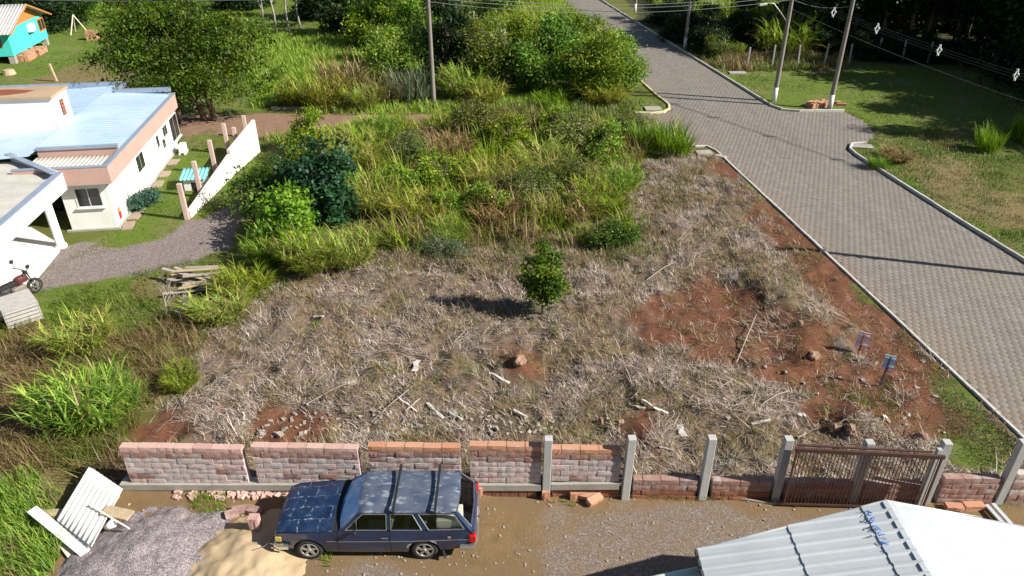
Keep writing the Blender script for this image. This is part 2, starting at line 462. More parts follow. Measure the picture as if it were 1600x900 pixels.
# ------------------------------------------------------------------ street of hexagonal concrete pavers
k = NT('joint_sand'); k.bsdf(k.ramp(k.noise(30, 4), [(0.3, (0.1, 0.085, 0.07)), (0.7, (0.17, 0.145, 0.115))]), 0.95)
k = NT('paver')
isl = k.n('ShaderNodeNewGeometry').outputs['Random Per Island']; orn = k.n('ShaderNodeObjectInfo').outputs['Random']
r = k.math('FRACT', k.math('ADD', isl, orn))
n1 = k.noise(0.22, 5, 0.6); n2 = k.noise(1.3, 5, 0.7); n3 = k.noise(40, 3, 0.7)
c = k.ramp(r, [(0.0, (0.17, 0.152, 0.131)), (0.5, (0.192, 0.172, 0.15)), (1.0, (0.22, 0.198, 0.174))])
rc = k.n('ShaderNodeVectorMath', operation='DOT_PRODUCT', inp={0: k.pos(), 1: (RR.x, RR.y, 0.0)}).outputs['Value']
st = k.n('ShaderNodeMapping', inp={'Vector': k.pos(), 'Rotation': (0, 0, -math.atan2(-RD.x, RD.y)), 'Scale': (1.1, 0.07, 1)}).outputs[0]
trk = k.noise(1.0, 4, 0.6, st)
c = k.mix(k.rng(trk, 0.45, 0.7, 0, 0.4), c, (0.12, 0.109, 0.097))
c = k.mix(k.rng(n1, 0.45, 0.65, 0, 0.55), c, (0.205, 0.172, 0.135))
edge = k.math('MULTIPLY', k.rng(rc, 16.6, 18.3, 1, 0), k.rng(n2, 0.38, 0.6))
c = k.mix(k.math('MULTIPLY', edge, 0.7), c, (0.24, 0.15, 0.1))
c = k.mix(k.rng(n2, 0.5, 0.75, 0, 0.45), c, (0.115, 0.105, 0.094))
c = k.mix(k.rng(n3, 0.35, 0.7, 0, 0.3), c, (0.29, 0.265, 0.235))
k.bsdf(c, 0.85, 0, k.bump(n3, 0.4, 0.006), Specular_IOR_Level=0.3)

mb = MB(); mb.v = [Vector((p[0], p[1], -0.009)) for p in road_poly]; mb.f = [tuple(range(len(road_poly)))]
street = mb.build('street', 'joint_sand', loc=(0, 0, 0)); tag(street, kind='structure', label='street paved with hexagonal grey concrete blocks')
HW = 0.27                                     # paver width across flats
HR = HW / math.sqrt(3)
org = on_line(L_NEAR, L_FAR, 10.0)
na = int(110 / (HR * 1.5)); ns = int(24 / HW)
A, S = np.meshgrid(np.arange(-2, na), np.arange(-40, ns), indexing='ij')
s = (S + 0.5 * (A % 2)) * HW; a = A * HR * 1.5
X = org.x + s * RR.x + a * RD.x; Y = org.y + s * RR.y + a * RD.y
inside = (road_sd(X, Y) > 0.06) & (Y < 100)
X = X[inside]; Y = Y[inside]
# the ones that show largest in the photograph become single objects
dep = Y * CP + CAM_H * SP; pxx = 800 + X / dep * FPX; pyy = 450 + (CAM_H * CP - Y * SP) / dep * FPX
vis = (pxx < 1604) & (pyy < 905)
order = np.argsort(np.where(vis, Y, 1e9))
single = np.zeros(len(X), bool); single[order[:300]] = True
ang = np.arctan2(RD.y, RD.x) + np.arange(6) * np.pi / 3
g = 0.45 * 0.012
ring = lambda rr, z: np.stack([np.cos(ang) * rr, np.sin(ang) * rr, np.full(6, z)], 1)
PV = np.concatenate([ring(HR - 0.0035, -0.045), ring(HR - 0.0035, -0.001), ring(HR - 0.006, 0.0)])
PF = []
for t in range(2):
    for i in range(6):
        j = (i + 1) % 6; PF.append((t * 6 + i, t * 6 + j, t * 6 + 6 + j, t * 6 + 6 + i))
PF += [(12, 13, 14, 15), (12, 15, 16, 17)]
PF = np.array(PF)
rest = np.where(~single)[0]
n = len(rest)
V = np.repeat(PV[None], n, 0)
tilt = rng.normal(0, 0.008, (n, 2))
V[:, :, 2] += V[:, :, 0] * tilt[:, :1] + V[:, :, 1] * tilt[:, 1:] + rng.normal(0, 0.002, (n, 1))
V[:, :, 0] += X[rest][:, None]; V[:, :, 1] += Y[rest][:, None]
Q = (PF[None] + (np.arange(n) * 18)[:, None, None]).reshape(-1, 4)
o = link('paver_field', np_mesh('paver_field', V.reshape(-1, 3), Q), 'paver', street); tag(o, kind='stuff')
pm = np_mesh('paver', PV, PF); pm.materials.append(MATS['paver'])
for i in order[:300]:
    o = bpy.data.objects.new('paver', pm); COL.objects.link(o); o.parent = street
    o.location = (X[i], Y[i], rng.normal(0, 0.002)); o.rotation_euler = (rng.normal(0, 0.008), rng.normal(0, 0.008), 0)

# ------------------------------------------------------------------ kerbs
k = NT('kerb_concrete')
n1 = k.noise(0.7, 5); n2 = k.noise(9, 4)
c = k.ramp(n2, [(0.3, (0.42, 0.4, 0.36)), (0.7, (0.62, 0.6, 0.55))]); c = k.mix(k.rng(n1, 0.5, 0.7, 0, 0.6), c, (0.3, 0.27, 0.23))
k.bsdf(c, 0.85, 0, k.bump(n2, 0.3, 0.01))
k = NT('kerb_yellow')
n1 = k.noise(1.2, 5); n2 = k.noise(9, 4)
c = k.ramp(n2, [(0.3, (0.5, 0.43, 0.2)), (0.7, (0.66, 0.6, 0.36))]); c = k.mix(k.rng(n1, 0.48, 0.62, 0, 0.8), c, (0.4, 0.37, 0.32))
k.bsdf(c, 0.85, 0, k.bump(n2, 0.3, 0.01))
def kerb(pts, label, mat, w=0.13, h=0.1, out=1):
    """kerb stones laid end to end outside the street edge"""
    L = [Vector((p[0], p[1], 0)) for p in pts]
    # resample to one-metre stones
    d = [0]
    for i in range(1, len(L)): d.append(d[-1] + (L[i] - L[i - 1]).length)
    keep = [d_ for d_ in range(0, int(d[-1]) + 1)] + [d[-1]]
    P = []
    for t in keep:
        i = max(j for j in range(len(d)) if d[j] <= t + 1e-9); i = min(i, len(L) - 2)
        f = (t - d[i]) / max(1e-6, d[i + 1] - d[i]); P.append(L[i].lerp(L[i + 1], f))
    th = tag(bpy.data.objects.new('kerb', None), label=label, kind='structure'); COL.objects.link(th); LOC[th.name] = Vector((0, 0, 0))
    i0 = [i for i in range(len(P) - 1) if -25 < P[i].x < 30 and 14 < P[i].y < 62 and (P[i + 1] - P[i]).length > 0.05]
    farm = MB()
    for i in range(len(P) - 1):
        a, b = P[i], P[i + 1]
        if (b - a).length < 0.05: continue
        dr = (b - a).normalized(); nn = Vector((-dr.y, dr.x, 0)) * out
        a2 = a + dr * 0.008; b2 = b - dr * 0.008
        z = h + random.uniform(-.01, .01)
        m = MB() if i in i0 else farm
        a3 = a2 + nn * (w + random.uniform(-.01, .01)); b3 = b2 + nn * w
        c_ = nn * 0.02
        m.add([(*a2.xy, -.15), (*b2.xy, -.15), (*b3.xy, -.15), (*a3.xy, -.15), (*a2.xy, z - .02), (*b2.xy, z - .02), (*b3.xy, z - .02), (*a3.xy, z - .02),
               (*(a2 + c_).xy, z), (*(b2 + c_).xy, z), (*(b3 - c_).xy, z), (*(a3 - c_).xy, z)],
              [(0, 1, 5, 4), (2, 3, 7, 6), (1, 2, 6, 5), (3, 0, 4, 7), (4, 5, 9, 8), (6, 7, 11, 10), (5, 6, 10, 9), (7, 4, 8, 11), (8, 9, 10, 11)])
        if i in i0: m.build('kerb_stone', mat, th)
    if farm.v: farm.build('kerb_run', mat, th)
    return th
kerb(kerb_lot, 'pale kerb between the red soil of the lot and the street', 'kerb_concrete', out=1)
kerb(kerb_up, 'yellowish rounded kerb at the grassy corner beyond the dirt road', 'kerb_yellow', 0.16, 0.12, out=1)
kerb(kerb_far, 'kerb along the far right side of the street below the utility poles', 'kerb_concrete', 0.14, 0.14, out=1)
kerb(kerb_near, 'kerb along the right side of the street in front of the weedy field', 'kerb_concrete', 0.14, 0.14, out=1)
# drain slabs by the corners
k = simple('old_concrete', (0.36, 0.34, 0.3), 0.9, 0, 0.35, 2.5, 0.3)
for px_, py_, w_, d_, rz_, lab in ((1100, 240, 0.9, 0.6, 0.1, 'grey concrete drain slab at the rounded end of the lot kerb'),
                                   (1020, 171, 1.1, 0.8, 0.05, 'grey concrete drain slab inside the yellow kerb corner'),
                                   (1346, 230, 1.2, 0.7, -0.2, 'concrete drain slab behind the kerb of the weedy field'),
                                   (1152, 115, 1.3, 0.7, 0, 'pale concrete slab lying in the grass beside the far kerb'),
                                   (1126, 246, 0.6, 0.35, -0.6, 'broken kerb block lying by the rounded lot kerb')):
    p = G(px_, py_); m = MB(Matrix.Translation((p.x, p.y, 0.0)) @ Matrix.Rotation(rz_, 4, 'Z'))
    m.bbox((-w_ / 2, -d_ / 2, -0.05), (w_ / 2, d_ / 2, 0.11), 0.015)
    tag(m.build('concrete_slab', 'old_concrete', loc=(p.x, p.y, 0)), lab, 'slab')
# ------------------------------------------------------------------ boundary wall of rough sandstone blocks
def wall_y(x): return 13.82 - 0.0245 * (x + 10.05)
def wall_x(px, z=0.0):
    x = 0.0
    for _ in range(12): x = (px - 800) / FPX * (wall_y(x) * CP + (CAM_H - z) * SP)
    return x
WROT = math.atan(-0.0245)

def stone_mat(name, cols, grey, rough=0.9):
    k = NT(name)
    orn = k.n('ShaderNodeObjectInfo').outputs['Random']
    n1 = k.noise(3.0, 5, 0.7); n2 = k.noise(22, 5, 0.7); n3 = k.noise(90, 3)
    c = k.ramp(orn, [(i / (len(cols) - 1), cc) for i, cc in enumerate(cols)])
    c = k.mix(k.rng(n2, 0.4, 0.75, 0, 0.4), c, tuple(x * 0.6 for x in cols[0]))
    if grey: c = k.mix(k.rng(n1, 0.62 - grey, 0.9 - grey), c, k.ramp(n2, [(0.3, (0.36, 0.34, 0.33)), (0.7, (0.58, 0.55, 0.53))]))
    k.bsdf(c, rough, 0, k.bump(n2, 0.6, 0.02), Specular_IOR_Level=0.2)
stone_mat('pink_block', [(0.55, 0.38, 0.35), (0.64, 0.47, 0.44), (0.6, 0.42, 0.38)], 0.25)
stone_mat('dark_block', [(0.3, 0.17, 0.14), (0.38, 0.23, 0.19), (0.34, 0.2, 0.16)], 0.12)
stone_mat('brown_block', [(0.26, 0.11, 0.06), (0.33, 0.15, 0.09), (0.22, 0.1, 0.06)], 0.0)
stone_mat('orange_block', [(0.5, 0.24, 0.14), (0.56, 0.31, 0.2), (0.5, 0.26, 0.17)], 0.04)
stone_mat('pale_block', [(0.56, 0.36, 0.31), (0.62, 0.42, 0.36), (0.5, 0.31, 0.27)], 0.02)
simple('mortar', (0.36, 0.345, 0.33), 0.95, 0, 0.3, 4, 0.5)
simple('concrete', (0.46, 0.45, 0.43), 0.9, 0, 0.22, 2.0, 0.25)
simple('footing', (0.37, 0.35, 0.3), 0.92, 0, 0.3, 1.6, 0.35)

def block_mesh(L, D, Hh, seed, rough=0.007):
    """roughly dressed block: front face along -y broken into a hewn grid"""
    r = random.Random(seed); m = MB()
    nx_, nz_ = 5, 3
    P = []
    for i in range(nx_):
        row = []
        for j in range(nz_):
            edge = i in (0, nx_ - 1) or j in (0, nz_ - 1)
            dx = r.uniform(-.5, .5) * rough; dz = r.uniform(-.4, .4) * rough
            y = (0.008 if edge else 0) + r.uniform(-rough, rough * .6)
            row.append((-L / 2 + L * i / (nx_ - 1) + dx, y, Hh * j / (nz_ - 1) + dz))
        P.append(row)
    m.grid(P, nx_, nz_)
    b = len(m.v)
    back = [(-L / 2, D, 0), (L / 2, D, 0), (L / 2, D, Hh), (-L / 2, D, Hh)]
    m.v += [Vector(p) for p in back]
    idx = lambda i, j: i * nz_ + j
    m.f.append(tuple([idx(0, 2), idx(1, 2), idx(2, 2), idx(3, 2), idx(4, 2), b + 2, b + 3]))
    m.f.append(tuple([idx(4, 0), idx(3, 0), idx(2, 0), idx(1, 0), idx(0, 0), b + 0, b + 1]))
    m.f.append((idx(0, 0), idx(0, 1), idx(0, 2), b + 3, b)); m.f.append((idx(4, 2), idx(4, 1), idx(4, 0), b + 1, b + 2))
    m.f.append((b, b + 3, b + 2, b + 1))
    me = m.mesh('block'); 
    import bmesh
    bm = bmesh.new(); bm.from_mesh(me); bmesh.ops.recalc_face_normals(bm, faces=bm.faces); bm.to_mesh(me); bm.free()
    return me
CH = 0.176
BL = 0.46
BLOCKS = {}
def block(kind, mat, L):
    key = (round(L, 2), mat, kind)
    if key not in BLOCKS:
        me = block_mesh(L - 0.016, 0.2, CH - 0.014, (int(L * 100) * 7 + len(mat) * 13 + kind * 101) % 1000)
        me.materials.append(MATS[mat]); BLOCKS[key] = me
    return BLOCKS[key]

def block_wall(px0, px1, z0, ncourse, label, mats, core_top=0.0, depth=0.2, zb=None, tilt=0.0):
    x0, x1 = wall_x(px0, z0), wall_x(px1, z0)
    th = thing('block_wall', label, 'wall', (x0, wall_y(x0), z0), 'sandstone boundary wall')
    L = x1 - x0
    M = Matrix.Translation((x0, wall_y(x0), z0)) @ Matrix.Rotation(WROT, 4, 'Z')
    m = MB(M); m.box((0.012, 0.022, 0.002), (L - 0.012, depth - 0.03, ncourse * CH - 0.05)); m.build('mortar', 'mortar', th)
    for c in range(ncourse):
        off = 0.0 if c % 2 == 0 else -BL / 2
        x = off; mat = mats[min(c, len(mats) - 1)] if c < ncourse - 1 else mats[-1]
        while x < L - 0.02:
            a = max(0, x); b = min(L, x + BL); x += BL
            if L - b < 0.08: b = L; x = L
            if b - a < 0.06: continue
            mt = mat
            if mat == 'pink_block' and random.random() < 0.07: mt = 'dark_block'
            o = bpy.data.objects.new('block', block(random.randrange(4), mt, b - a)); COL.objects.link(o)
            o.parent = th; o.rotation_euler = (0, random.uniform(-.008, .008), WROT + random.uniform(-.01, .01))
            p = Matrix.Rotation(WROT, 3, 'Z') @ Vector(((a + b) / 2, random.uniform(-.012, .006), c * CH + random.uniform(-.004, .004)))
            o.location = p
    return th
P = 'pink_block'; DK = 'dark_block'
block_wall(205, 390, 0.21, 7, 'leftmost panel of the pinkish block wall, next to the white corrugated sheets', [P, P, P, P, P, DK, 'pale_block'])
block_wall(404, 566, 0.29, 7, 'second block wall panel from the left, behind the hood of the blue car', [P, P, P, P, P, DK, 'pale_block'])
block_wall(581, 722, 0.37, 7, 'middle panel of the pinkish block wall, behind the roof of the blue car', [P, P, P, P, P, DK, 'orange_block'])
block_wall(735, 845, 0.46, 7, 'orange-topped block wall panel between the rear of the car and the first concrete post', [P, P, P, P, DK, DK, 'orange_block'])
block_wall(861, 967, 0.56, 6, 'orange-topped block wall panel between two concrete posts', [P, P, P, P, DK, 'orange_block'])
block_wall(861, 967, -0.02, 2, 'brown lower courses under the concrete beam between two posts', ['brown_block'])
block_wall(987, 1086, -0.06, 4, 'low brown block wall right of the tall panels, between two posts', ['brown_block', 'brown_block', 'dark_block'])
block_wall(1109, 1200, -0.06, 4, 'low brown block wall just left of the brown gate', ['brown_block', 'brown_block', 'dark_block'])
block_wall(1222, 1322, -0.06, 4, 'low block wall in shade behind the left half of the gate', ['brown_block', 'dark_block'])
block_wall(1342, 1432, -0.06, 4, 'low block wall in shade behind the right half of the gate', ['brown_block', 'dark_block'])
block_wall(1462, 1548, 0.0, 5, 'low reddish block wall between the gate post and the last post', [DK, DK, DK, DK])
block_wall(1569, 1592, 0.0, 6, 'short block wall stub at the right end beside the last post', [DK, DK, 'pink_block'])

# concrete footing beam, rising gently to the right
m = MB()
xa, xb = wall_x(190, 0.1), wall_x(845, 0.3); xc, xd = wall_x(861, 0.4), wall_x(967, 0.45)
def beam(x0, x1, za, zb, hh=0.19):
    m.add([(x0, wall_y(x0) - .07, za - hh), (x1, wall_y(x1) - .07, zb - hh), (x1, wall_y(x1) + .23, zb - hh), (x0, wall_y(x0) + .23, za - hh),
           (x0, wall_y(x0) - .07, za), (x1, wall_y(x1) - .07, zb), (x1, wall_y(x1) + .23, zb), (x0, wall_y(x0) + .23, za)],
          [(0, 3, 2, 1), (4, 5, 6, 7), (0, 1, 5, 4), (1, 2, 6, 5), (2, 3, 7, 6), (3, 0, 4, 7)])
beam(xa, xb, 0.205, 0.455); beam(xc, xd, 0.49, 0.555)
tag(m.build('footing_beam', 'footing', loc=(xa, wall_y(xa), 0)), 'long grey concrete footing beam carrying the pinkish block wall panels', 'beam')
# soil bank and stones holding the beam
m = MB()
for i in range(46):
    x = xa + 0.3 + (xb - xa - 0.4) * i / 46
    z = 0.205 + 0.25 * (x - xa) / (xb - xa) - 0.19
    m.box((x, wall_y(x) - 0.03, -0.1), (x + (xb - xa) / 46 - 0.02, wall_y(x) + 0.2, z - 0.004), 0.002)
tag(m.build('foundation_rubble', 'brown_block', loc=(xa, wall_y(xa), 0)), 'rubble packed under the concrete footing beam', 'rubble', kind='stuff')

def post(px, label, z1=2.0, w=0.2, dy=-0.02, z0=-0.1):
    x = wall_x(px, 0); y = wall_y(x) + 0.1 + dy
    th = MB(Matrix.Translation((x, y, 0)) @ Matrix.Rotation(WROT + random.uniform(-.05, .05), 4, 'Z') @ Matrix.Rotation(random.uniform(-.012, .012), 4, 'Y'))
    th.bbox((-w / 2, -w / 2, z0), (w / 2, w / 2, z1), 0.012)
    return tag(th.build('concrete_post', 'concrete', loc=(x, y, 0)), label, 'post', 'square concrete fence posts')
post(853, 'square concrete post embedded between the two orange-topped wall panels', 1.96, dy=-0.08)
post(976, 'square concrete post at the right end of the tall wall panels', 2.02, dy=-0.08)
post(1097, 'square concrete post rising from the middle of the low brown wall', 2.02)
post(1211, 'square concrete post just left of the brown gate', 2.03)
post(1332, 'square concrete post standing behind the middle of the brown gate', 1.96)
post(1446, 'square concrete post at the right end of the brown gate', 2.0)
post(1559, 'last square concrete post, beside the street kerb', 2.05)
m = MB(); x = wall_x(1432, 0)
m.bbox((x - .06, wall_y(x) - .12, 0), (x + .06, wall_y(x) - .02, 1.9), 0.01)
tag(m.build('gate_stop_post', 'concrete', loc=(x, wall_y(x), 0)), 'slim concrete stop post beside the right gate post', 'post')

# ------------------------------------------------------------------ brown steel gate
simple('gate_steel', (0.1, 0.052, 0.042), 0.5, 0.2, 0.3, 6, 0.1)
ga, gb = Vector((6.82, 13.22, 0)), Vector((10.3, 13.1, 0))
gate = thing('gate', 'brown steel bar gate leaning in front of the concrete posts', 'gate', ga)
gd = (gb - ga)
def gp(t, z, dy=0.0): return ga + gd * t + Vector((0, dy, z - 0.13 * t))
MB().bar(gp(-0.01, 1.9), gp(1.01, 1.9), 0.07, 0.1).build('top_rail', 'gate_steel', gate)
MB().bar(gp(0.0, 2.0, .05), gp(0.93, 2.0, .05), 0.05, 0.04).build('guide_rail', 'gate_steel', gate)
MB().bar(gp(-0.02, 0.1), gp(1.0, 0.22), 0.05, 0.06).build('bottom_rail', 'gate_steel', gate)
MB().bar(gp(0.005, 0.1), gp(0.005, 1.86), 0.04).build('stile', 'gate_steel', gate); MB().bar(gp(0.995, 0.22), gp(0.995, 1.86), 0.04).build('stile', 'gate_steel', gate)
for i in range(1, 40):
    t = i / 40
    MB().bar(gp(t, 0.13 + 0.1 * t), gp(t, 1.86), 0.016).build('bar', 'gate_steel', gate)
for t in (0.1, 0.85):
    MB().lathe([(0.0, -.02), (.06, -.02), (.06, .02), (0, .02)], gp(t, 0.06 + 0.1 * t), 'y', 14).build('roller', 'gate_steel', gate)

# ------------------------------------------------------------------ loose blocks, pipes
def loose(px, py, label, mat='orange_block', L=0.42, rz=0.0, rx=0.0, z=0.0, Hh=None, name='loose_block'):
    p = GZ(px, py, z)
    me = block_mesh(L, 0.2, Hh or 0.16, int(px * 7 + py), 0.016); me.materials.append(MATS[mat])
    o = bpy.data.objects.new(name, me); COL.objects.link(o); o.location = p - Vector((0, 0, 0.01)); o.rotation_euler = (rx, 0, rz)
    return tag(o, label, 'block', 'loose building blocks in the yard')
loose(748, 780, 'orange block standing on the ground right behind the rear of the car', L=.2, Hh=.36)
loose(853, 783, 'orange block upright at the foot of the first concrete post', L=.2, Hh=.3)
loose(876, 776, 'brown block lying against the wall foot, second in the row of loose blocks', 'brown_block', rz=.1)
loose(904, 781, 'small pile block under the wall panel, third in the row', rz=.15, Hh=.22)
loose(918, 783, 'orange block lying askew on top of the row by the wall foot', rz=-.2, rx=.2, z=.02)
loose(932, 788, 'tilted orange block at the right end of the row by the wall foot', rz=.6, rx=.3)
loose(364, 811, 'pinkish block at the edge of the sand heap, left of two others', 'dark_block', L=.3, rz=.5)
loose(376, 805, 'reddish block in the middle of the trio by the sand heap', 'dark_block', L=.4, rz=.2)
loose(395, 806, 'reddish block nearest the car hood beside the sand heap', 'dark_block', L=.4, rz=-.3, rx=.1)
loose(1492, 801, 'orange block lying by the low wall right of the gate', rz=-.1)
loose(1523, 799, 'second orange block lying in front of the last post', L=.5, rz=.05)
simple('black_pipe', (0.035, 0.032, 0.03), 0.5, 0, 0.3, 5, 0.1)
simple('grey_pipe', (0.2, 0.17, 0.14), 0.6, 0, 0.3, 5, 0.1)
def pipe(pts, r, mat, label):
    P_ = [Vector(p) for p in pts]
    return tag(MB().tube(P_, r, 8).build('pipe', mat, smooth=True, loc=P_[0]), label, 'pipe')
pipe([G(745, 764, .05), G(800, 764, .07), G(850, 766, .06)], .05, 'black_pipe', 'upper black pipe lying along the wall foot behind the car')
pipe([G(745, 770, .04), G(790, 771, .05), G(862, 773, .05)], .04, 'black_pipe', 'lower black pipe lying along the wall foot behind the car')
pipe([G(866, 770, .08), G(960, 773, .06), G(1060, 776, .04), G(1150, 778, .04), G(1225, 788, .04)], .035, 'grey_pipe', 'long thin brown pipe lying along the low wall to the gate')

# ------------------------------------------------------------------ heaps
def heap(name, label, cat, mat, c, rx, ry, h, rz=0.0, seed=0, n=60, rough=0.06, pw=1.4):
    P_ = []
    for i in range(n + 1):
        row = []
        for j in range(n + 1):
            u = -1.15 + 2.3 * i / n; v = -1.15 + 2.3 * j / n
            row.append((u * rx, v * ry))
        P_.append(row)
    A = np.array(P_).reshape(-1, 2)
    X_ = c.x + A[:, 0] * math.cos(rz) - A[:, 1] * math.sin(rz); Y_ = c.y + A[:, 0] * math.sin(rz) + A[:, 1] * math.cos(rz)
    r = np.hypot(A[:, 0] / rx, A[:, 1] / ry) + (fbm(X_, Y_, 0.8, seed) - 0.5) * 0.5
    z = h * np.clip(1 - np.clip(r, 0, 1.3) ** pw, -0.3, 1) + rough * (fbm(X_, Y_, 0.35, seed + 5) - 0.5) * 2
    z = np.where(z < 0, z * 0.4, z) + hz(X_, Y_)
    q = np.arange((n + 1) ** 2).reshape(n + 1, n + 1)
    Q_ = np.stack([q[:-1, :-1].ravel(), q[1:, :-1].ravel(), q[1:, 1:].ravel(), q[:-1, 1:].ravel()], 1)
    me = np_mesh(name, np.stack([X_, Y_, z], 1), Q_, smooth=True)
    return tag(link(name, me, mat, loc=(c.x, c.y, 0)), label, cat)
k = NT('heap_gravel')
vor = k.n('ShaderNodeTexVoronoi', inp={'Scale': 38.0, 'Vector': k.pos()})
sep = k.n('ShaderNodeSeparateColor', inp={'Color': vor.outputs['Color']}).outputs[0]
c = k.ramp(sep, [(0, (0.15, 0.125, 0.13)), (0.5, (0.27, 0.23, 0.235)), (1, (0.42, 0.37, 0.37))])
k.bsdf(c, 0.9, 0, k.bump(k.math('SUBTRACT', 1.0, vor.outputs['Distance']), 0.8, 0.03), Specular_IOR_Level=0.2)
k = NT('heap_sand')
n1 = k.noise(1.5, 5); n2 = k.noise(40, 4)
c = k.ramp(n1, [(0.3, (0.4, 0.3, 0.18)), (0.7, (0.5, 0.39, 0.26))]); c = k.mix(k.rng(n2, .4, .7, 0, .3), c, (0.36, 0.24, 0.12))
k.bsdf(c, 0.95, 0, k.bump(n2, 0.4, 0.02), Specular_IOR_Level=0.1)
heap('gravel_heap', 'heap of purplish grey gravel beside the white corrugated sheets', 'gravel heap', 'heap_gravel', G(222, 868), 1.8, 1.45, 0.42, .25, 31, rough=.09)
heap('sand_heap', 'heap of yellow sand in front of the blue car', 'sand heap', 'heap_sand', G(392, 872), 1.5, 1.3, 0.33, .2, 41, rough=.08)
loose(400, 838, 'pinkish block standing in the sand in front of the car', 'pale_block', L=.24, Hh=.36, z=.22)
p = G(388, 862, 0.3); tag(MB().tube([p, p + Vector((.35, .1, .06)), p + Vector((.62, .22, .3))], .012, 6).build('iron_rod', 'grey_pipe', loc=p), 'thin iron rod lying across the sand heap', 'rod')

# ------------------------------------------------------------------ pile of old roof sheets on the left
simple('fibre_cement', (0.8, 0.78, 0.72), 0.85, 0, 0.1, 2.0, 0.2)
simple('pale_plank', (0.66, 0.58, 0.44), 0.85, 0, 0.25, 5, 0.3)
simple('weathered_plank', (0.45, 0.35, 0.22), 0.85, 0, 0.3, 5, 0.3)
def wavy_sheet(A, B, C, pitch=0.177, amp=0.012, th=0.012):
    """corrugated sheet: A->B along the ridges, A->C across them"""
    A, B, C = Vector(A), Vector(B), Vector(C)
    e1 = B - A; e2 = C - A; nrm = e1.cross(e2).normalized()
    if nrm.z < 0: nrm = -nrm
    n = max(8, int(e2.length / pitch * 8)); m = MB()
    for s in (0, -th):
        m.grid([[A + e2 * (i / n) + e1 * (j / 4) + nrm * (s + amp * math.sin(i / 8 * 2 * math.pi)) for j in range(5)] for i in range(n + 1)], n + 1, 5)
    b = (n + 1) * 5
    for i in range(n):
        m.f.append((i * 5, (i + 1) * 5, b + (i + 1) * 5, b + i * 5)); m.f.append((i * 5 + 4, (i + 1) * 5 + 4, b + (i + 1) * 5 + 4, b + i * 5 + 4))
    for j in range(4):
        m.f.append((j, j + 1, b + j + 1, b + j)); m.f.append((n * 5 + j, n * 5 + j + 1, b + n * 5 + j + 1, b + n * 5 + j))
    return m
def sheet(label, a, b, c, za, zb, zc):
    A, B, C = G(*a, za), G(*b, zb), G(*c, zc)
    return tag(wavy_sheet(A, B, C).build('roof_sheet', 'fibre_cement', smooth=True, loc=(A.x, A.y, 0)), label, 'roof sheet', 'old corrugated roof sheets left of the wall')
sheet('upper large white corrugated sheet leaning at the left end of the block wall', (139, 728), (88, 812), (192, 764), 0.45, 0.32, 0.45)
sheet('lower white corrugated sheet sticking out towards the gravel heap', (108, 786), (84, 820), (161, 818), 0.28, 0.24, 0.28)
sheet('bottom white corrugated sheet under the other two, by the gravel heap', (104, 800), (92, 830), (150, 850), 0.17, 0.13, 0.17)
def board(name, a, b, za, zb, w, h, mat, label, cat='board'):
    A, B = G(*a, za), G(*b, zb)
    return tag(MB().bar(A, B, w, h).build(name, mat, loc=(A.x, A.y, 0)), label, cat)
board('ridge_cap', (50, 796), (133, 864), .3, .18, .24, .05, 'fibre_cement', 'long pale ridge piece lying across the lower end of the sheet pile')
board('plank', (162, 797), (204, 806), .42, .38, .3, .05, 'weathered_plank', 'short weathered plank on the edge of the sheet pile')
board('white_strip', (140, 789), (202, 826), .45, .4, .035, .03, 'fibre_cement', 'thin white strip lying across the corrugated sheets')
board('broken_sheet', (97, 845), (118, 873), .1, .06, .22, .03, 'pale_plank', 'broken pale sheet fragment under the ridge piece by the weeds')
p = G(166, 824, .34); tag(MB(Matrix.Translation(p) @ Matrix.Rotation(-.9, 4, 'X') @ Matrix.Rotation(1.0, 4, 'Y')).lathe([(0, 0), (.08, 0), (.11, .2), (.095, .2), (.07, .03), (0, .03)], (0, 0, 0), 'z', 16).build('bucket', 'fibre_cement', smooth=True, loc=(p.x, p.y, 0)), 'small white tipped bucket at the corner of the sheet pile', 'bucket')
m = MB()
for q, w_ in ((G(95, 805, .1), .5), (G(150, 770, .25), .5), (G(128, 832, .03), .3)):
    m.box((q.x - w_, q.y - .12, -.05), (q.x + w_, q.y + .12, q.z + .1), .02)
tag(m.build('timber_support', 'weathered_plank', loc=(G(110, 800).x, G(110, 800).y, 0)), 'old timbers holding up the pile of white sheets', 'timber')

# ------------------------------------------------------------------ shed with corrugated metal roof, bottom right
k = NT('zinc')
n1 = k.noise(0.8, 5); n2 = k.noise(12, 4)
c = k.ramp(n1, [(0.3, (0.48, 0.51, 0.53)), (0.7, (0.58, 0.61, 0.63))]); c = k.mix(k.rng(n2, .55, .75, 0, .35), c, (0.42, 0.42, 0.41))
mp = k.n('ShaderNodeMapping', inp={'Vector': k.pos(), 'Scale': (0.25, 5.0, 1.0)}).outputs[0]
st = k.noise(1.6, 5, 0.65, mp)
c = k.mix(k.rng(st, 0.5, 0.75, 0, 0.45), c, (0.4, 0.39, 0.36))
k.bsdf(c, 0.5, 0.15, k.bump(n2, 0.05, 0.01))
simple('shed_wall', (0.5, 0.46, 0.4), 0.9, 0, 0.2, 2, 0.2)
simple('dark_edge', (0.05, 0.05, 0.055), 0.7)
simple('blue_rope', (0.03, 0.2, 0.62), 0.6, 0, 0.2)
shed = thing('shed', 'shed with white and grey corrugated metal gable roof, bottom right', 'shed', (7.5, 8.0, 0))
RX = 7.57
def y_far(x): return 10.1 + (x - 3.71) * 0.142 if x < RX else 10.65 - (x - RX) * 0.03
def roof_z(x): return 2.85 - abs(x - RX) * (0.75 / (RX - 3.71)) if x < RX else 2.85 - (x - RX) * 0.21
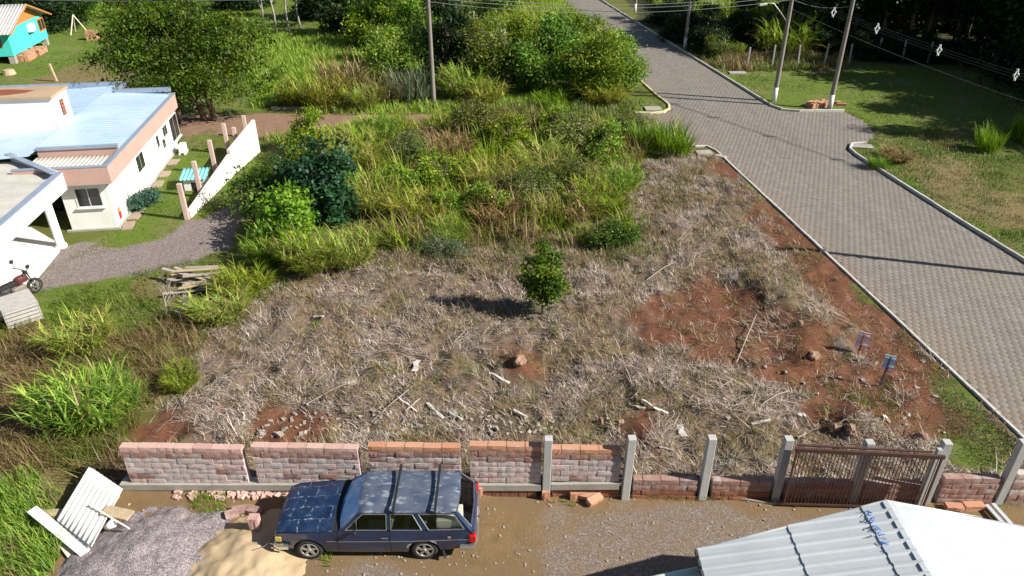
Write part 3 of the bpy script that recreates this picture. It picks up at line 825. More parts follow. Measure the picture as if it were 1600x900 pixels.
def roof_sheets(x0, x1, lift, name='roof_sheet'):
    m = MB(); pr = []
    y = 4.0
    prof = [(0, 0), (.09, 0), (.12, .032), (.17, .032), (.2, 0)]
    per = 0.25
    while y < 12: 
        pr += [(y + a, b) for a, b in prof]; y += per
    rows = []
    for x in (x0, (x0 + x1) / 2, x1):
        ymax = y_far(x)
        rows.append([(x, min(yy, ymax), roof_z(x) + zz + lift) for yy, zz in pr])
    m.grid(rows, 3, len(pr))
    m.grid([[(p[0], p[1], p[2] - .006) for p in r_] for r_ in rows], 3, len(pr))
    m.build(name, 'zinc', shed, fix=False)
roof_sheets(3.71, 5.62, 0.0); roof_sheets(5.55, 7.12, 0.022); roof_sheets(7.05, 7.57, 0.044); roof_sheets(7.57, 9.6, 0.03); roof_sheets(9.5, 11.9, 0.0)
m = MB(); m.add([(RX - .1, 4, roof_z(RX - .1) + .075), (RX - .1, y_far(RX - .1), roof_z(RX - .1) + .075), (RX, y_far(RX), 2.915), (RX, 4, 2.915), (RX + .12, 4, roof_z(RX + .12) + .07), (RX + .12, y_far(RX) - .01, roof_z(RX + .12) + .07)],
                [(0, 1, 2, 3), (3, 2, 5, 4)]); m.build('ridge_cap', 'zinc', shed, fix=False)
MB().bar((3.7, 4, 2.06), (3.7, 10.1, 2.06), .05, .1).build('eave_edge', 'dark_edge', shed)
m = MB()
for i in range(46):
    t = (i // 9 + random.random() * .45) / 5.2; y = 10.42 - t * 1.0
    a = Vector((7.1 + random.uniform(-.05, .05), y, roof_z(7.1) + .07 + random.uniform(0, .03)))
    m.bar(a, a + Vector((random.uniform(-.07, .07), random.uniform(-.06, .06), random.uniform(-.01, .02))), .009)
m.build('blue_rope', 'blue_rope', shed)
m = MB()
m.box((4.05, 4.2, -.1), (4.2, 9.7, 2.0)); m.box((4.2, 9.55, -.1), (11.4, 9.7, 2.05)); m.box((11.25, 4.2, -.1), (11.4, 9.55, 2.05)); m.build('wall', 'shed_wall', shed)
m = MB(); m.add([(4.2, 9.6, 2.05), (11.4, 9.6, 2.05), (RX, 9.6, 2.78)], [(0, 1, 2)]); m.build('gable', 'shed_wall', shed, fix=False)
simple('pale_green_sheet', (0.55, 0.64, 0.58), 0.6, 0, 0.15, 2, .1)
aw = wavy_sheet(G(1096, 884, 1.75), G(1005, 902, 1.6), G(1120, 960, 1.75), 0.2, 0.02)
tag(aw.build('awning_sheet', 'pale_green_sheet', smooth=True, loc=(2.9, 9.5, 0)), 'pale greenish lean-to roof sheet at the left corner of the shed', 'awning')
for x, y, lb in ((2.75, 9.55, 'front left'), (2.75, 8.6, 'rear left'), (3.55, 9.6, 'right')):
    tag(MB().bar((x, y, -.05), (x, y, 1.6), .08).build('awning_post', 'weathered_plank', loc=(x, y, 0)), lb + ' timber post under the greenish lean-to sheet', 'post', 'lean-to posts')
board('metal_profile', (1541, 789), (1574, 826), .12, .12, .1, .05, 'zinc', 'left one of two white metal profiles lying beside the shed roof')
board('metal_profile', (1551, 787), (1584, 824), .12, .12, .1, .05, 'zinc', 'right one of two white metal profiles lying beside the shed roof')
# ------------------------------------------------------------------ old blue two-door station wagon
def paint(name, wear):
    k = NT(name); oc = k.objc()
    n1 = k.noise(2.2, 5, 0.65, oc); n2 = k.noise(11, 5, 0.7, oc); n3 = k.noise(60, 3, 0.7, oc)
    c = k.ramp(n1, [(0.3, (0.004, 0.014, 0.045)), (0.7, (0.009, 0.03, 0.09))])
    rough = 0.3
    if wear == 'roof':
        c = k.ramp(n1, [(0.25, (0.02, 0.04, 0.1)), (0.45, (0.075, 0.095, 0.14)), (0.7, (0.12, 0.14, 0.18))])
        mp = k.n('ShaderNodeMapping', inp={'Vector': oc, 'Scale': (1.0, 2.6, 1.0)}).outputs[0]
        s = k.noise(3.4, 7, 0.66, mp)
        c = k.mix(k.rng(s, 0.55, 0.63, 0, 0.75), c, k.ramp(n2, [(0.3, (0.2, 0.235, 0.29)), (0.7, (0.44, 0.47, 0.52))]))
        c = k.mix(k.rng(s, 0.64, 0.68, 0, 0.8), c, (0.1, 0.12, 0.16))
        rough = k.rng(s, 0.5, 0.6, 0.4, 0.8)
    if wear == 'hood':
        br = k.n('ShaderNodeTexBrick', offset=0.5, inp={'Vector': k.n('ShaderNodeMapping', inp={'Vector': k.mix(0.12, oc, k.n('ShaderNodeTexNoise', inp={'Scale': 4.0, 'Vector': oc}).outputs['Color']), 'Location': (0.1, 0.03, 0), 'Rotation': (0, 0, 0.0)}).outputs[0], 'Scale': 1.0, 'Mortar Size': 0.016, 'Mortar Smooth': 0.9, 'Brick Width': 0.42, 'Row Height': 0.31})
        f = k.math('MULTIPLY', br.outputs['Fac'], k.rng(n2, 0.46, 0.62)); 
        sp = k.math('MULTIPLY', k.rng(n2, 0.62, 0.7), 0.5)
        f = k.math('MINIMUM', k.math('ADD', f, sp), 1.0)
        c = k.mix(k.rng(n1, .35, .7, 0, .5), c, (0.05, 0.075, 0.13))
        f = k.math('MULTIPLY', f, k.rng(k.noise(1.1, 3, .5, oc), .35, .6, .25, 1))
        c = k.mix(f, c, (0.42, 0.48, 0.56)); rough = k.rng(f, 0, 1, 0.32, 0.75)
    if wear == 'side':
        c = k.mix(k.rng(n3, 0.6, 0.8, 0, 0.25), c, (0.14, 0.12, 0.09))
    b = k.bsdf(c, rough, 0.0, None, Coat_Weight=0.9 if wear == 'side' else 0.15, Coat_Roughness=0.06)
paint('car_side', 'side'); paint('car_roof', 'roof'); paint('car_hood', 'hood')
simple('chrome', (0.7, 0.71, 0.73), 0.22, 0.9, 0.12, 6, 0.03)
simple('tyre', (0.028, 0.026, 0.024), 0.9, 0, 0.4, 8, 0.3)
simple('rim', (0.5, 0.5, 0.49), 0.4, 0.7, 0.3, 9, 0.1)
simple('car_dark', (0.012, 0.012, 0.013), 0.8)
simple('seat_cloth', (0.3, 0.27, 0.24), 0.9)
simple('cargo_cream', (0.78, 0.7, 0.54), 0.9, 0, 0.15)
simple('tail_red', (0.5, 0.008, 0.012), 0.2, 0, 0.1)
simple('lamp_amber', (0.5, 0.38, 0.1), 0.25, 0, 0.1)
simple('lamp_white', (0.7, 0.7, 0.68), 0.15, 0.3, 0.1)
simple('primer_grey', (0.36, 0.36, 0.37), 0.8, 0, 0.2)
k = NT('car_glass')
fr = k.n('ShaderNodeFresnel', inp={'IOR': 1.5}).outputs[0]
tr = k.n('ShaderNodeBsdfTransparent', inp={'Color': (0.86, 0.89, 0.89)}).outputs[0]; gl = k.n('ShaderNodeBsdfGlossy', inp={'Color': (1, 1, 1), 'Roughness': 0.03}).outputs[0]
mx = k.n('ShaderNodeMixShader', inp={0: k.math('MULTIPLY', fr, 0.6), 1: tr, 2: gl}); k.t.links.new(mx.outputs[0], k.out.inputs[0])
k = NT('windscreen_sky_tint'); n1 = k.noise(3, 4, .6, k.objc())
k.bsdf(k.ramp(n1, [(0.3, (0.04, 0.45, 0.95)), (0.7, (0.1, 0.6, 1.0))]), 0.2, 0.0, None, Coat_Weight=0.8, Coat_Roughness=0.03)  # blue sky reflection painted into the windscreen's base colour

cx, cy = -5.45, 12.42
CM = Matrix.Translation((cx, cy, gz(-3.3, cy) + 0.0))
car = thing('station_wagon', 'old dark blue station wagon with faded roof parked before the wall', 'car', (cx, cy, 0))
def CMB(): return MB(CM)
def interp(x, pts):
    return float(np.interp(x, [p[0] for p in pts], [p[1] for p in pts]))
def hw(u): return interp(u, [(0.03, .76), (.25, .815), (.8, .845), (1.6, .865), (3.4, .865), (4.2, .845), (4.58, .80)])
def belt(u): return interp(u, [(0.03, .77), (.2, .825), (.8, .875), (1.45, .915), (2.5, .925), (4.2, .94), (4.58, .93)])
WF, WR, RA = 0.77, 3.43, 0.375
def bottom(u):
    z = interp(u, [(0.03, .44), (.3, .33), (1.2, .235), (3.0, .235), (3.9, .33), (4.58, .43)])
    for c_ in (WF, WR):
        d = RA * RA - (u - c_) ** 2
        if d > 0: z = max(z, 0.3 + math.sqrt(d))
    return z
def prof(z, u):
    t = (z - .23) / (.93 - .23)
    return hw(u) * float(np.interp(t, [0, .15, .42, .6, .64, .85, 1.0], [.925, .965, .995, 1.0, .985, .968, .935]))
us = sorted(set([0.03, .08, .15, .25] + list(np.linspace(WF - RA, WF + RA, 19)) + list(np.linspace(1.2, 3.0, 9)) + list(np.linspace(WR - RA, WR + RA, 19)) + [3.9, 4.05, 4.2, 4.35, 4.48, 4.58]))
NZ = 10
def side_skin(sgn, u0, u1, name, mat, off=0.0, zlo=None):
    m = CMB(); uu = [u for u in us if u0 - 1e-6 <= u <= u1 + 1e-6]
    if abs(uu[0] - u0) > 1e-4: uu = [u0] + uu
    if abs(uu[-1] - u1) > 1e-4: uu = uu + [u1]
    rows = []
    for u in uu:
        zb, zt = bottom(u), belt(u)
        if zlo: zb = max(zb, zlo)
        rows.append([(u, sgn * (prof(zb + (zt - zb) * j / NZ, u) + off), zb + (zt - zb) * j / NZ) for j in range(NZ + 1)])
    m.grid(rows, len(uu), NZ + 1)
    # inner lip to give the panel thickness
    lip = [[(r[0][0], r[0][1], r[0][2]), (r[0][0], r[0][1] - sgn * .05, r[0][2])] for r in rows]
    m.grid(lip, len(uu), 2)
    return m.build(name, mat, car, smooth=True)
DOOR0, DOOR1 = 1.47, 2.66
for sgn in (-1, 1):
    side_skin(sgn, 0.03, DOOR0 - .006, 'fender', 'car_side')
    d = side_skin(sgn, DOOR0 + .004, DOOR1 - .004, 'door', 'car_side', .003)
    side_skin(sgn, DOOR1 + .006, 4.58, 'quarter_panel', 'car_side')
    hb = CMB(); hb.bar((2.5, sgn * (hw(2.5) + .005), .76), (2.62, sgn * (hw(2.6) + .005), .76), .02, .025); hb.bar((2.48, sgn * hw(2.5) * .985, .76), (2.48, sgn * (hw(2.5) + .012), .76), .02)
    hb.build('handle', 'chrome', d)
    t = CMB(); t.bar((.36 + .85, sgn * (hw(1.2) + .004), .64), (DOOR0 - .01, sgn * (hw(1.4) + .004), .645), .008, .018); t.bar((DOOR0 + .01, sgn * (hw(1.5) + .007), .645), (DOOR1 - .01, sgn * (hw(2.6) + .007), .655), .008, .018)
    t.bar((DOOR1 + .01, sgn * (hw(2.7) + .004), .655), (WR - .3, sgn * (hw(3.2) + .004), .66), .008, .018); t.bar((WR - .3, sgn * (hw(3.2) + .004), .66), (4.45, sgn * (hw(4.4) + .006), .675), .008, .018)
    t.build('trim_strip', 'chrome', car)
# grey primer patches over the near rear arch
for a0, a1 in ((2.35, 2.9), (0.75, 1.15)):
    m = CMB(); rows = []
    for i in range(9):
        a = a0 + (a1 - a0) * i / 8
        row = []
        for rr in (RA + .012, RA + .03 + .035 * math.sin(math.pi * i / 8)):
            u = WR + math.cos(a) * rr; z = .3 + math.sin(a) * rr; row.append((u, -prof(z, u) - .004, z))
        rows.append(row)
    m.grid(rows, 9, 2); m.build('primer_patch', 'primer_grey', car, fix=False)
# hood
m = CMB(); rows = []
hu = np.linspace(0.03, 1.36, 14)
for u in hu:
    w = hw(u) * .935 - .0; zt = belt(u)
    ys = [-1, -.93, -.86, -.6, -.3, 0, .3, .6, .86, .93, 1]
    rows.append([(u - .05 * (1 - y * y) * (1 if u < .3 else .3), y * w, zt + .065 * (1 - abs(y) ** 3) * min(1, u / .25 + .15) - (.012 if abs(y) == .93 else 0)) for y in ys])
m.grid(rows, len(hu), 11); m.build('hood', 'car_hood', car, smooth=True)
m = CMB(); rows = []
for u, dz in ((1.36, .045), (1.42, .02), (1.5, .03), (1.56, .04)):
    w = hw(u) * .935
    rows.append([(u - .05 * (1 - y * y), y * w, belt(u) + dz * (1 - abs(y) ** 3)) for y in np.linspace(-1, 1, 9)])
m.grid(rows, 4, 9); cowl = m.build('cowl', 'car_dark', car, smooth=True)
for y in (-.35, .25):
    MB(CM).bar((1.44, y, belt(1.44) + .06), (1.5, y + .42, belt(1.5) + .09), .012).build('wiper', 'car_dark', cowl)
# nose
m = CMB(); rows = []
for z in (.42, .52, .62, .72, .775):
    rows.append([(0.03 - .05 * (1 - y * y) + (0.02 if z < .5 else 0), y * hw(.03) * (.97 if z > .7 else .985), z + (.06 * (1 - abs(y) ** 3) * .15 if z > .77 else 0)) for y in np.linspace(-1, 1, 9)])
m.grid(rows, 5, 9); m.build('grille', 'car_dark', car)
for z in (.55, .6, .65, .7):
    CMB().bar((-.03, -.45, z), (-.03, .45, z), .012).build('grille_bar', 'chrome', car)
for y in (-.6, .6):
    m = CMB(); m.M = CM @ Matrix.Translation((0.0, y, .63)) @ Matrix.Rotation(math.pi / 2, 4, 'Z'); m.lathe([(0.0, .03), (.05, .025), (.085, .01), (.09, -.03)], (0, 0, 0), 'y', 18); m.build('headlight', 'lamp_white', car, smooth=True)
for s in (-1, 1):
    m = CMB(); m.bbox((.02, min(s * .765, s * .80), .57), (.16, max(s * .765, s * .80) + .004, .70), .008)
    m.M = CM; m.build('indicator', 'lamp_amber', car)
def bumper(u0, back):
    m = CMB(); pts = []
    d = 1 if back else -1
    for y in np.linspace(-1, 1, 13):
        pts.append((u0 + d * .05 * (1 - y ** 4), y * .82))
    pts = [(u0 - d * .32, -.865), (u0 - d * .1, -.868)] + pts[0:1] + pts[1:-1] + pts[-1:] + [(u0 - d * .1, .868), (u0 - d * .32, .865)]
    rows = []
    n = len(pts)
    for i, (u, y) in enumerate(pts):
        a = Vector(pts[min(i + 1, n - 1)]) - Vector(pts[max(i - 1, 0)]); nr = Vector((a.y, -a.x)).normalized() * d
        rows.append([(u + nr.x * o, y + nr.y * o, z) for o, z in ((-.03, .40), (.02, .405), (.035, .44), (.035, .5), (.02, .535), (-.03, .54))])
    m.grid(rows, n, 6); m.build('bumper', 'chrome', car, smooth=False)
bumper(0.0, False); bumper(4.58, True)
# cabin
Z0, Z1 = .925, 1.365
def C(u, z, sgn=-1, off=0.0):
    t = (z - Z0) / (Z1 - Z0)
    y = (hw(u) * .935) * (1 - t) + .655 * t + .03 * t * (1 - t)
    return (u, sgn * (y + off), z)
def cab(poly, sgn, off, mat, name, thick=0.03):
    m = CMB(); n = len(poly)
    m.add([C(u, z, sgn, off) for u, z in poly] + [C(u, z, sgn, off - thick) for u, z in poly],
          [tuple(range(n)), tuple(range(2 * n - 1, n - 1, -1))] + [(i, (i + 1) % n, n + (i + 1) % n, n + i) for i in range(n)])
    return m.build(name, mat, car)
WT, WB = 1.325, .955
wins = [[(1.66, WB), (2.6, WB), (2.6, WT), (2.06, WT)], [(2.7, WB), (3.4, WB), (3.19, WT), (2.7, WT)], [(3.56, WB), (4.36, WB), (4.13, WT), (3.33, WT)]]
for sgn in (-1, 1):
    cab([(1.5, Z0), (1.66, WB), (2.06, WT), (2.02, Z1)], sgn, .004, 'car_side', 'pillar')
    cab([(2.6, WB), (2.7, WB), (2.7, WT), (2.6, WT)], sgn, .004, 'car_side', 'pillar')
    cab([(3.4, WB), (3.56, WB), (3.33, WT), (3.19, WT)], sgn, .006, 'car_side', 'pillar')
    cab([(4.36, WB), (4.52, Z0), (4.18, Z1), (4.13, WT)], sgn, .004, 'car_side', 'pillar')
    cab([(2.06, WT), (4.13, WT), (4.18, Z1), (2.02, Z1)], sgn, .004, 'car_side', 'roof_rail')
    cab([(1.5, Z0 - .01), (4.52, Z0 - .01), (4.36, WB), (1.66, WB)], sgn, .004, 'car_side', 'sill')
    for w in wins:
        gw = cab(w, sgn, -.012, 'car_glass', 'side_window', .004)
        fr_ = CMB()
        for i in range(len(w)):
            fr_.bar(C(*w[i], sgn, .01), C(*w[(i + 1) % len(w)], sgn, .01), .016)
        fr_.build('window_frame', 'chrome', gw)
    MB(CM).bar(C(1.92, WB, sgn, .006), C(1.92, 1.2, sgn, .006), .014).build('vent_bar', 'chrome', car)
m = CMB(); m.M = CM @ Matrix.Translation((1.9, -.93, 1.0)); m.bbox((-.035, -.06, -.04), (.03, .06, .05), .012); mir = m.build('wing_mirror', 'car_dark', car)
MB(CM).bar((1.9, -.88, .97), (1.9, -.8, .93), .02).build('mirror_stalk', 'car_dark', mir)
# roof with slightly crowned skin
m = CMB(); rows = []
ru = [1.965, 2.0, 2.05, 2.2, 2.6, 3.0, 3.4, 3.8, 4.05, 4.15, 4.2]
for u in ru:
    dz = interp(u, [(1.965, -.03), (2.05, 0), (4.1, 0.0), (4.2, -.035)])
    row = []
    for y in (-1, -.97, -.9, -.6, -.3, 0, .3, .6, .9, .97, 1):
        row.append((u - (.04 * (1 - y * y) if u < 2.1 else (-.03 * (1 - y * y) if u > 4.1 else 0)), y * .672, Z1 + dz + .05 * (1 - abs(y) ** 2.2) + (-.012 if abs(y) == 1 else 0)))
    rows.append(row)
m.grid(rows, len(ru), 11); roof = m.build('roof', 'car_roof', car, smooth=True)
# windscreen and rear window
m = CMB(); rows = []
for t in np.linspace(0, 1, 5):
    u = 1.55 + (2.0 - 1.55) * t; w = (.79 * (1 - t) + .635 * t); z = .945 + (1.355 - .945) * t
    rows.append([(u - (.1 - .05 * t) * (1 - y * y), y * w, z + .012 * (1 - y * y)) for y in np.linspace(-1, 1, 9)])
m.grid(rows, 5, 9); ws = m.build('windscreen', 'windscreen_sky_tint', car, smooth=True)
for y in (-1, 1):
    CMB().bar(Vector(rows[0][0 if y < 0 else 8]), Vector(rows[-1][0 if y < 0 else 8]), .03).build('screen_frame', 'car_side', ws)
m = CMB(); rows = []
for t in np.linspace(0, 1, 5):
    u = 4.51 + (4.2 - 4.51) * t; w = (.70 * (1 - t) + .6 * t); z = .955 + (1.345 - .955) * t
    rows.append([(u + .035 * (1 - y * y), y * w, z) for y in np.linspace(-1, 1, 7)])
m.grid(rows, 5, 7); rw = m.build('rear_window', 'car_glass', car, smooth=True)
fr_ = CMB()
cr = [Vector(rows[0][0]), Vector(rows[0][3]), Vector(rows[0][6]), Vector(rows[4][6]), Vector(rows[4][3]), Vector(rows[4][0])]
for i in range(6): fr_.bar(cr[i] + Vector((.01, 0, .006)), cr[(i + 1) % 6] + Vector((.01, 0, .006)), .022)
fr_.build('window_frame', 'chrome', rw)
for s in (-1, 1):
    m = CMB(); m.add([(4.53, s * .70, .95), (4.21, s * .6, 1.345), (4.17, s * .665, 1.36), (4.5, s * .79, .93)], [(0, 1, 2, 3)]); m.build('pillar', 'car_side', car, fix=False)
m = CMB(); rows = []
for z, u in ((.44, 4.57), (.55, 4.6), (.7, 4.595), (.85, 4.575), (.93, 4.55), (.957, 4.5)):
    rows.append([(u + .03 * (1 - y * y) - (.03 if abs(y) == 1 else 0), y * .80, z) for y in (-1, -.9, -.6, -.3, 0, .3, .6, .9, 1)])
m.grid(rows, 6, 9); tg = m.build('tailgate', 'car_side', car, smooth=True)
for s in (-1, 1):
    m = CMB(); m.bbox((4.47, min(s * .7, s * .842), .6), (4.625, max(s * .7, s * .842), .8), .015); m.build('tail_light', 'tail_red', car)
m = CMB(); m.bar((4.625, -.2, .6), (4.625, .2, .6), .02, .1); m.build('number_plate', 'lamp_white', car)
m = CMB(); m.tube([(4.63, -.28, .82), (4.68, -.28, .83), (4.68, -.22, .8)], .012, 6); m.build('tailgate_latch', 'car_dark', car)
# roof bars
for u in (2.78, 3.72):
    m = CMB(); m.bar((u, -.72, 1.5), (u, .72, 1.5), .06, .03); rb = m.build('roof_bar', 'car_dark', car)
    for s in (-1, 1):
        m = CMB(); m.bar((u, s * .67, 1.5), (u, s * .70, 1.35), .06, .035, (1, 0, 0)); m.build('foot', 'car_dark', rb)
# wheels
for u in (WF, WR):
    for s in (-1, 1):
        c_ = Vector((u, s * .735, .312)); o_ = s
        m = CMB(); m.lathe([(.2, -.09), (.25, -.1), (.295, -.095), (.312, -.06), (.314, 0), (.312, .06), (.295, .095), (.25, .1), (.2, .09)], c_, 'y', 28)
        wh = m.build('wheel', 'tyre', car, smooth=True)
        m = CMB(); m.lathe([(.212, s * .085), (.205, s * .092), (.19, s * .085), (.185, s * .02), (.0, s * .02)], c_, 'y', 28); m.build('rim', 'car_dark', wh, smooth=True)
        m = CMB(); m.lathe([(.214, s * .088), (.208, s * .1), (.188, s * .096), (.184, s * .06)], c_, 'y', 28); m.build('rim_ring', 'rim', wh, smooth=True)
        for q in range(5):
            a = q * 2 * math.pi / 5 + .3
            m = CMB(); d_ = Vector((math.cos(a), 0, math.sin(a)))
            m.bar(c_ + Vector((0, s * .07, 0)) + d_ * .02, c_ + Vector((0, s * .075, 0)) + d_ * .19, .06, .04, (0, 1, 0)); m.build('spoke', 'rim', wh)
        m = CMB(); m.lathe([(.05, s * .06), (.045, s * .1), (0, s * .105)], c_, 'y', 14); m.build('hub_cap', 'rim', wh, smooth=True)
m = CMB(); m.lathe([(0, -.0), (.1, 0), (.1, .02), (0, .02)], (4.14, -.866, .76), 'y', 12)
m = CMB(); m.M = CM @ Matrix.Translation((4.02, -.852, .765)); m.lathe([(0, -.008), (.035, -.006), (.045, 0)], (0, 0, 0), 'y', 14); m.build('fuel_cap', 'chrome', car, smooth=True)
m = CMB(); m.bar((3.86, -.8, .33), (3.9, -.8, .12), .02, .2, (0, 1, 0)); m.build('mudflap', 'car_dark', car)
# floor, wheel boxes and seats
m = CMB(); m.box((.12, -.6, .26), (4.5, .6, .4)); m.box((1.0, -.78, .26), (3.0, .78, .4)); m.box((.1, -.55, .4), (1.45, .55, .72)); m.box((4.3, -.7, .4), (4.5, .7, .7)); m.box((1.45, -.76, .4), (1.75, .76, .9)); m.box((3.05, -.6, .4), (4.48, .6, .62))
m.box((1.5, -.79, .4), (3.0, -.75, .9)); m.box((1.5, .75, .4), (3.0, .79, .9)); m.build('interior', 'car_dark', car)
for y in (-.4, .4):
    m = CMB(); m.bbox((2.05, y - .25, .4), (2.55, y + .25, .62), .04); m.M = CM @ Matrix.Translation((2.55, y, .55)) @ Matrix.Rotation(.25, 4, 'Y'); m.bbox((-.07, -.24, 0), (.07, .24, .6), .04); m.build('seat', 'seat_cloth', car)
m = CMB(); m.bbox((2.9, -.62, .4), (3.3, .62, .62), .04); m.M = CM @ Matrix.Translation((3.36, 0, .55)) @ Matrix.Rotation(.2, 4, 'Y'); m.bbox((-.06, -.62, 0), (.06, .62, .45), .04); m.build('rear_seat', 'seat_cloth', car)
m = MB(CM @ Matrix.Translation((3.72, -.7, .62)) @ Matrix.Rotation(.03, 4, 'Z')); m.bbox((0, 0, 0), (.6, .5, .52), .02)
crg = m.build('cargo_box', 'cargo_cream', loc=(cx + 3.66, cy - .5, .62)); tag(crg, 'cream coloured box seen through the rear side window of the car', 'box')
# ------------------------------------------------------------------ white house with pink fascia, left
simple('white_plaster', (0.78, 0.77, 0.74), 0.85, 0, 0.14, 0.9, 0.15)
simple('pink_fascia', (0.5, 0.32, 0.27), 0.8, 0, 0.15, 1.0, 0.1)
simple('capping', (0.33, 0.4, 0.5), 0.45, 0.3, 0.15, 2.0, 0.05)
k = NT('sky_tinted_roof')
n1 = k.noise(0.5, 5); n2 = k.noise(6, 4)
c = k.ramp(n1, [(0.3, (0.4, 0.55, 0.74)), (0.7, (0.54, 0.66, 0.8))]); c = k.mix(k.rng(n2, .5, .75, 0, .3), c, (0.62, 0.68, 0.73))  # sheet metal with the sky's reflection put into its colour as blue
c = k.mix(k.rng(k.noise(1.4, 6, .7), .55, .7, 0, .35), c, (0.4, 0.42, 0.42))
k.bsdf(c, 0.42, 0.2, k.bump(n2, 0.05, 0.01))
simple('old_fibre', (0.5, 0.48, 0.43), 0.9, 0, 0.22, 1.5, 0.25)
simple('rusty_slab', (0.42, 0.3, 0.19), 0.9, 0, 0.25, 0.9, 0.2)
simple('rust', (0.24, 0.07, 0.03), 0.9, 0, 0.2, 2, 0.2)
simple('window_dark', (0.02, 0.022, 0.025), 0.12, 0, 0.2)
simple('window_white', (0.75, 0.75, 0.73), 0.5, 0, 0.05)
simple('vent_brick', (0.3, 0.1, 0.06), 0.9, 0, 0.2)
simple('white_slab', (0.74, 0.73, 0.7), 0.8, 0, 0.1, 0.8, 0.1)
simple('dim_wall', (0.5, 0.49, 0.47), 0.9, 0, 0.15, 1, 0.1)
simple('terracotta', (0.33, 0.25, 0.19), 0.9, 0, 0.3, 3, 0.2)
HO = G(185, 357)
HA = math.atan2(0.148, 0.989)
HM = Matrix.Translation(HO) @ Matrix.Rotation(HA, 4, 'Z')
HI = HM.inverted()
CAMP = Vector((0, 0, CAM_H))
def ray_plane(px, py, M, axis, val):
    """local coordinates where the pixel ray meets the plane local[axis]=val of frame M"""
    d = AT(px, py, 10.0) - CAMP
    I = M.inverted(); o = I @ CAMP; dd = (I.to_3x3() @ d)
    t = (val - o[axis]) / dd[axis]
    return o + dd * t
house = thing('white_house', 'white house with pink fascia band and metal roof tinted with blue sky reflection on the left', 'house', HO)
def HB(): return MB(HM)
m = HB(); m.box((-0.2, 0, -.1), (0, 11.0, 2.4)); m.build('right_wall', 'white_plaster', house)
m = HB(); m.box((-1.9, -.003, -.1), (-.2, .2, 2.4)); m.build('front_wall', 'white_plaster', house)
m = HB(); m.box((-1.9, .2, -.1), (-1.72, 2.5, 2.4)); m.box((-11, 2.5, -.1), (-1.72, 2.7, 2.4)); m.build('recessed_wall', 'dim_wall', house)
m = HB(); m.box((-11, 10.85, -.1), (-.2, 11.03, 2.4)); m.build('back_wall', 'white_plaster', house)
m = HB(); m.bbox((-2.1, -.12, -.1), (.12, 0, .09), .01); m.bbox((0, 0, -.1), (.1, 11, .07), .01); m.build('plinth', 'old_concrete', house)
# fascia and capping
ov = 0.45
m = HB(); m.box((-3.3, -ov, 2.28), (ov - .08, -ov + .1, 3.05)); m.build('fascia', 'pink_fascia', house)
m = HB(); m.box((ov - .08, -ov, 2.28), (ov, 11.1, 3.05)); m.build('fascia', 'pink_fascia', house)
m = HB(); m.box((-3.3, 11.0, 2.28), (ov - .08, 11.1, 3.05)); m.build('fascia', 'pink_fascia', house)
m = HB(); m.box((-.2, .0, 2.4), (ov - .08, 11.0, 2.46)); m.box((-3.3, -ov + .1, 2.4), (-.2, .2, 2.46)); m.build('soffit', 'white_plaster', house)
m = HB(); m.box((ov - .16, -ov - .02, 3.05), (ov + .03, 11.12, 3.1)); m.build('capping', 'capping', house)
m = HB(); m.box((-3.3, -ov - .02, 3.05), (ov - .16, -ov + .14, 3.1)); m.build('capping', 'capping', house)
m = HB(); m.box((-2.5, 10.92, 3.2), (ov - .16, 11.12, 3.42)); m.build('parapet', 'capping', house)
def ribbed(M, x0, x1, y0, y1, z00, z10, per=0.3, h=0.025, along='x'):
    """ribbed metal sheet; ribs run along local x, z from z00 (x0) to z10 (x1)"""
    mm = MB(M); ys = []; y = y0
    while y < y1 - per * .5:
        ys += [(y, 0), (y + per * .7, 0), (y + per * .76, h), (y + per * .9, h), (y + per * .96, 0)]; y += per
    ys.append((y1, 0))
    mm.grid([[(x, yy, z + dz) for yy, dz in ys] for x, z in ((x0, z00), ((x0 + x1) / 2, (z00 + z10) / 2), (x1, z10))], 3, len(ys))
    return mm
ribbed(HM, -3.1, ov - .16, 1.8, 10.95, 3.3, 3.07, .32, .018).build('roof', 'sky_tinted_roof', house, fix=False)
ribbed(HM, -10, -2.45, 6.55, 12.7, 3.0, 3.2, .32, .018).build('roof', 'sky_tinted_roof', house, fix=False)
ribbed(HM, -10, -3.1, .9, 4.7, 2.8, 3.2, .32, .018).build('roof', 'sky_tinted_roof', house, fix=False)
m = HB(); m.box((-2.6, 10.9, 2.9), (-2.42, 12.75, 3.42)); m.box((-10, 12.7, 2.4), (-2.42, 12.8, 3.42)); m.build('parapet', 'capping', house)
m = HB(); m.box((-10, 11.05, -.1), (-2.5, 12.7, 2.95)); m.build('rear_wing', 'white_plaster', house)
m = HB(); m.box((-3.1, 1.72, 2.7), (ov - .17, 1.8, 3.18)); m.build('riser', 'pink_fascia', house)
m = HB(); m.box((-3.1, 1.66, 3.18), (ov - .17, 1.84, 3.3)); m.build('riser_capping', 'capping', house)
wl_ = wavy_sheet(HM @ Vector((-3.2, -.3, 2.82)), HM @ Vector((-3.2, 1.7, 2.86)), HM @ Vector((ov - .1, -.3, 2.78)), .18, .02); wl_.build('front_roof', 'old_fibre', house, smooth=True)
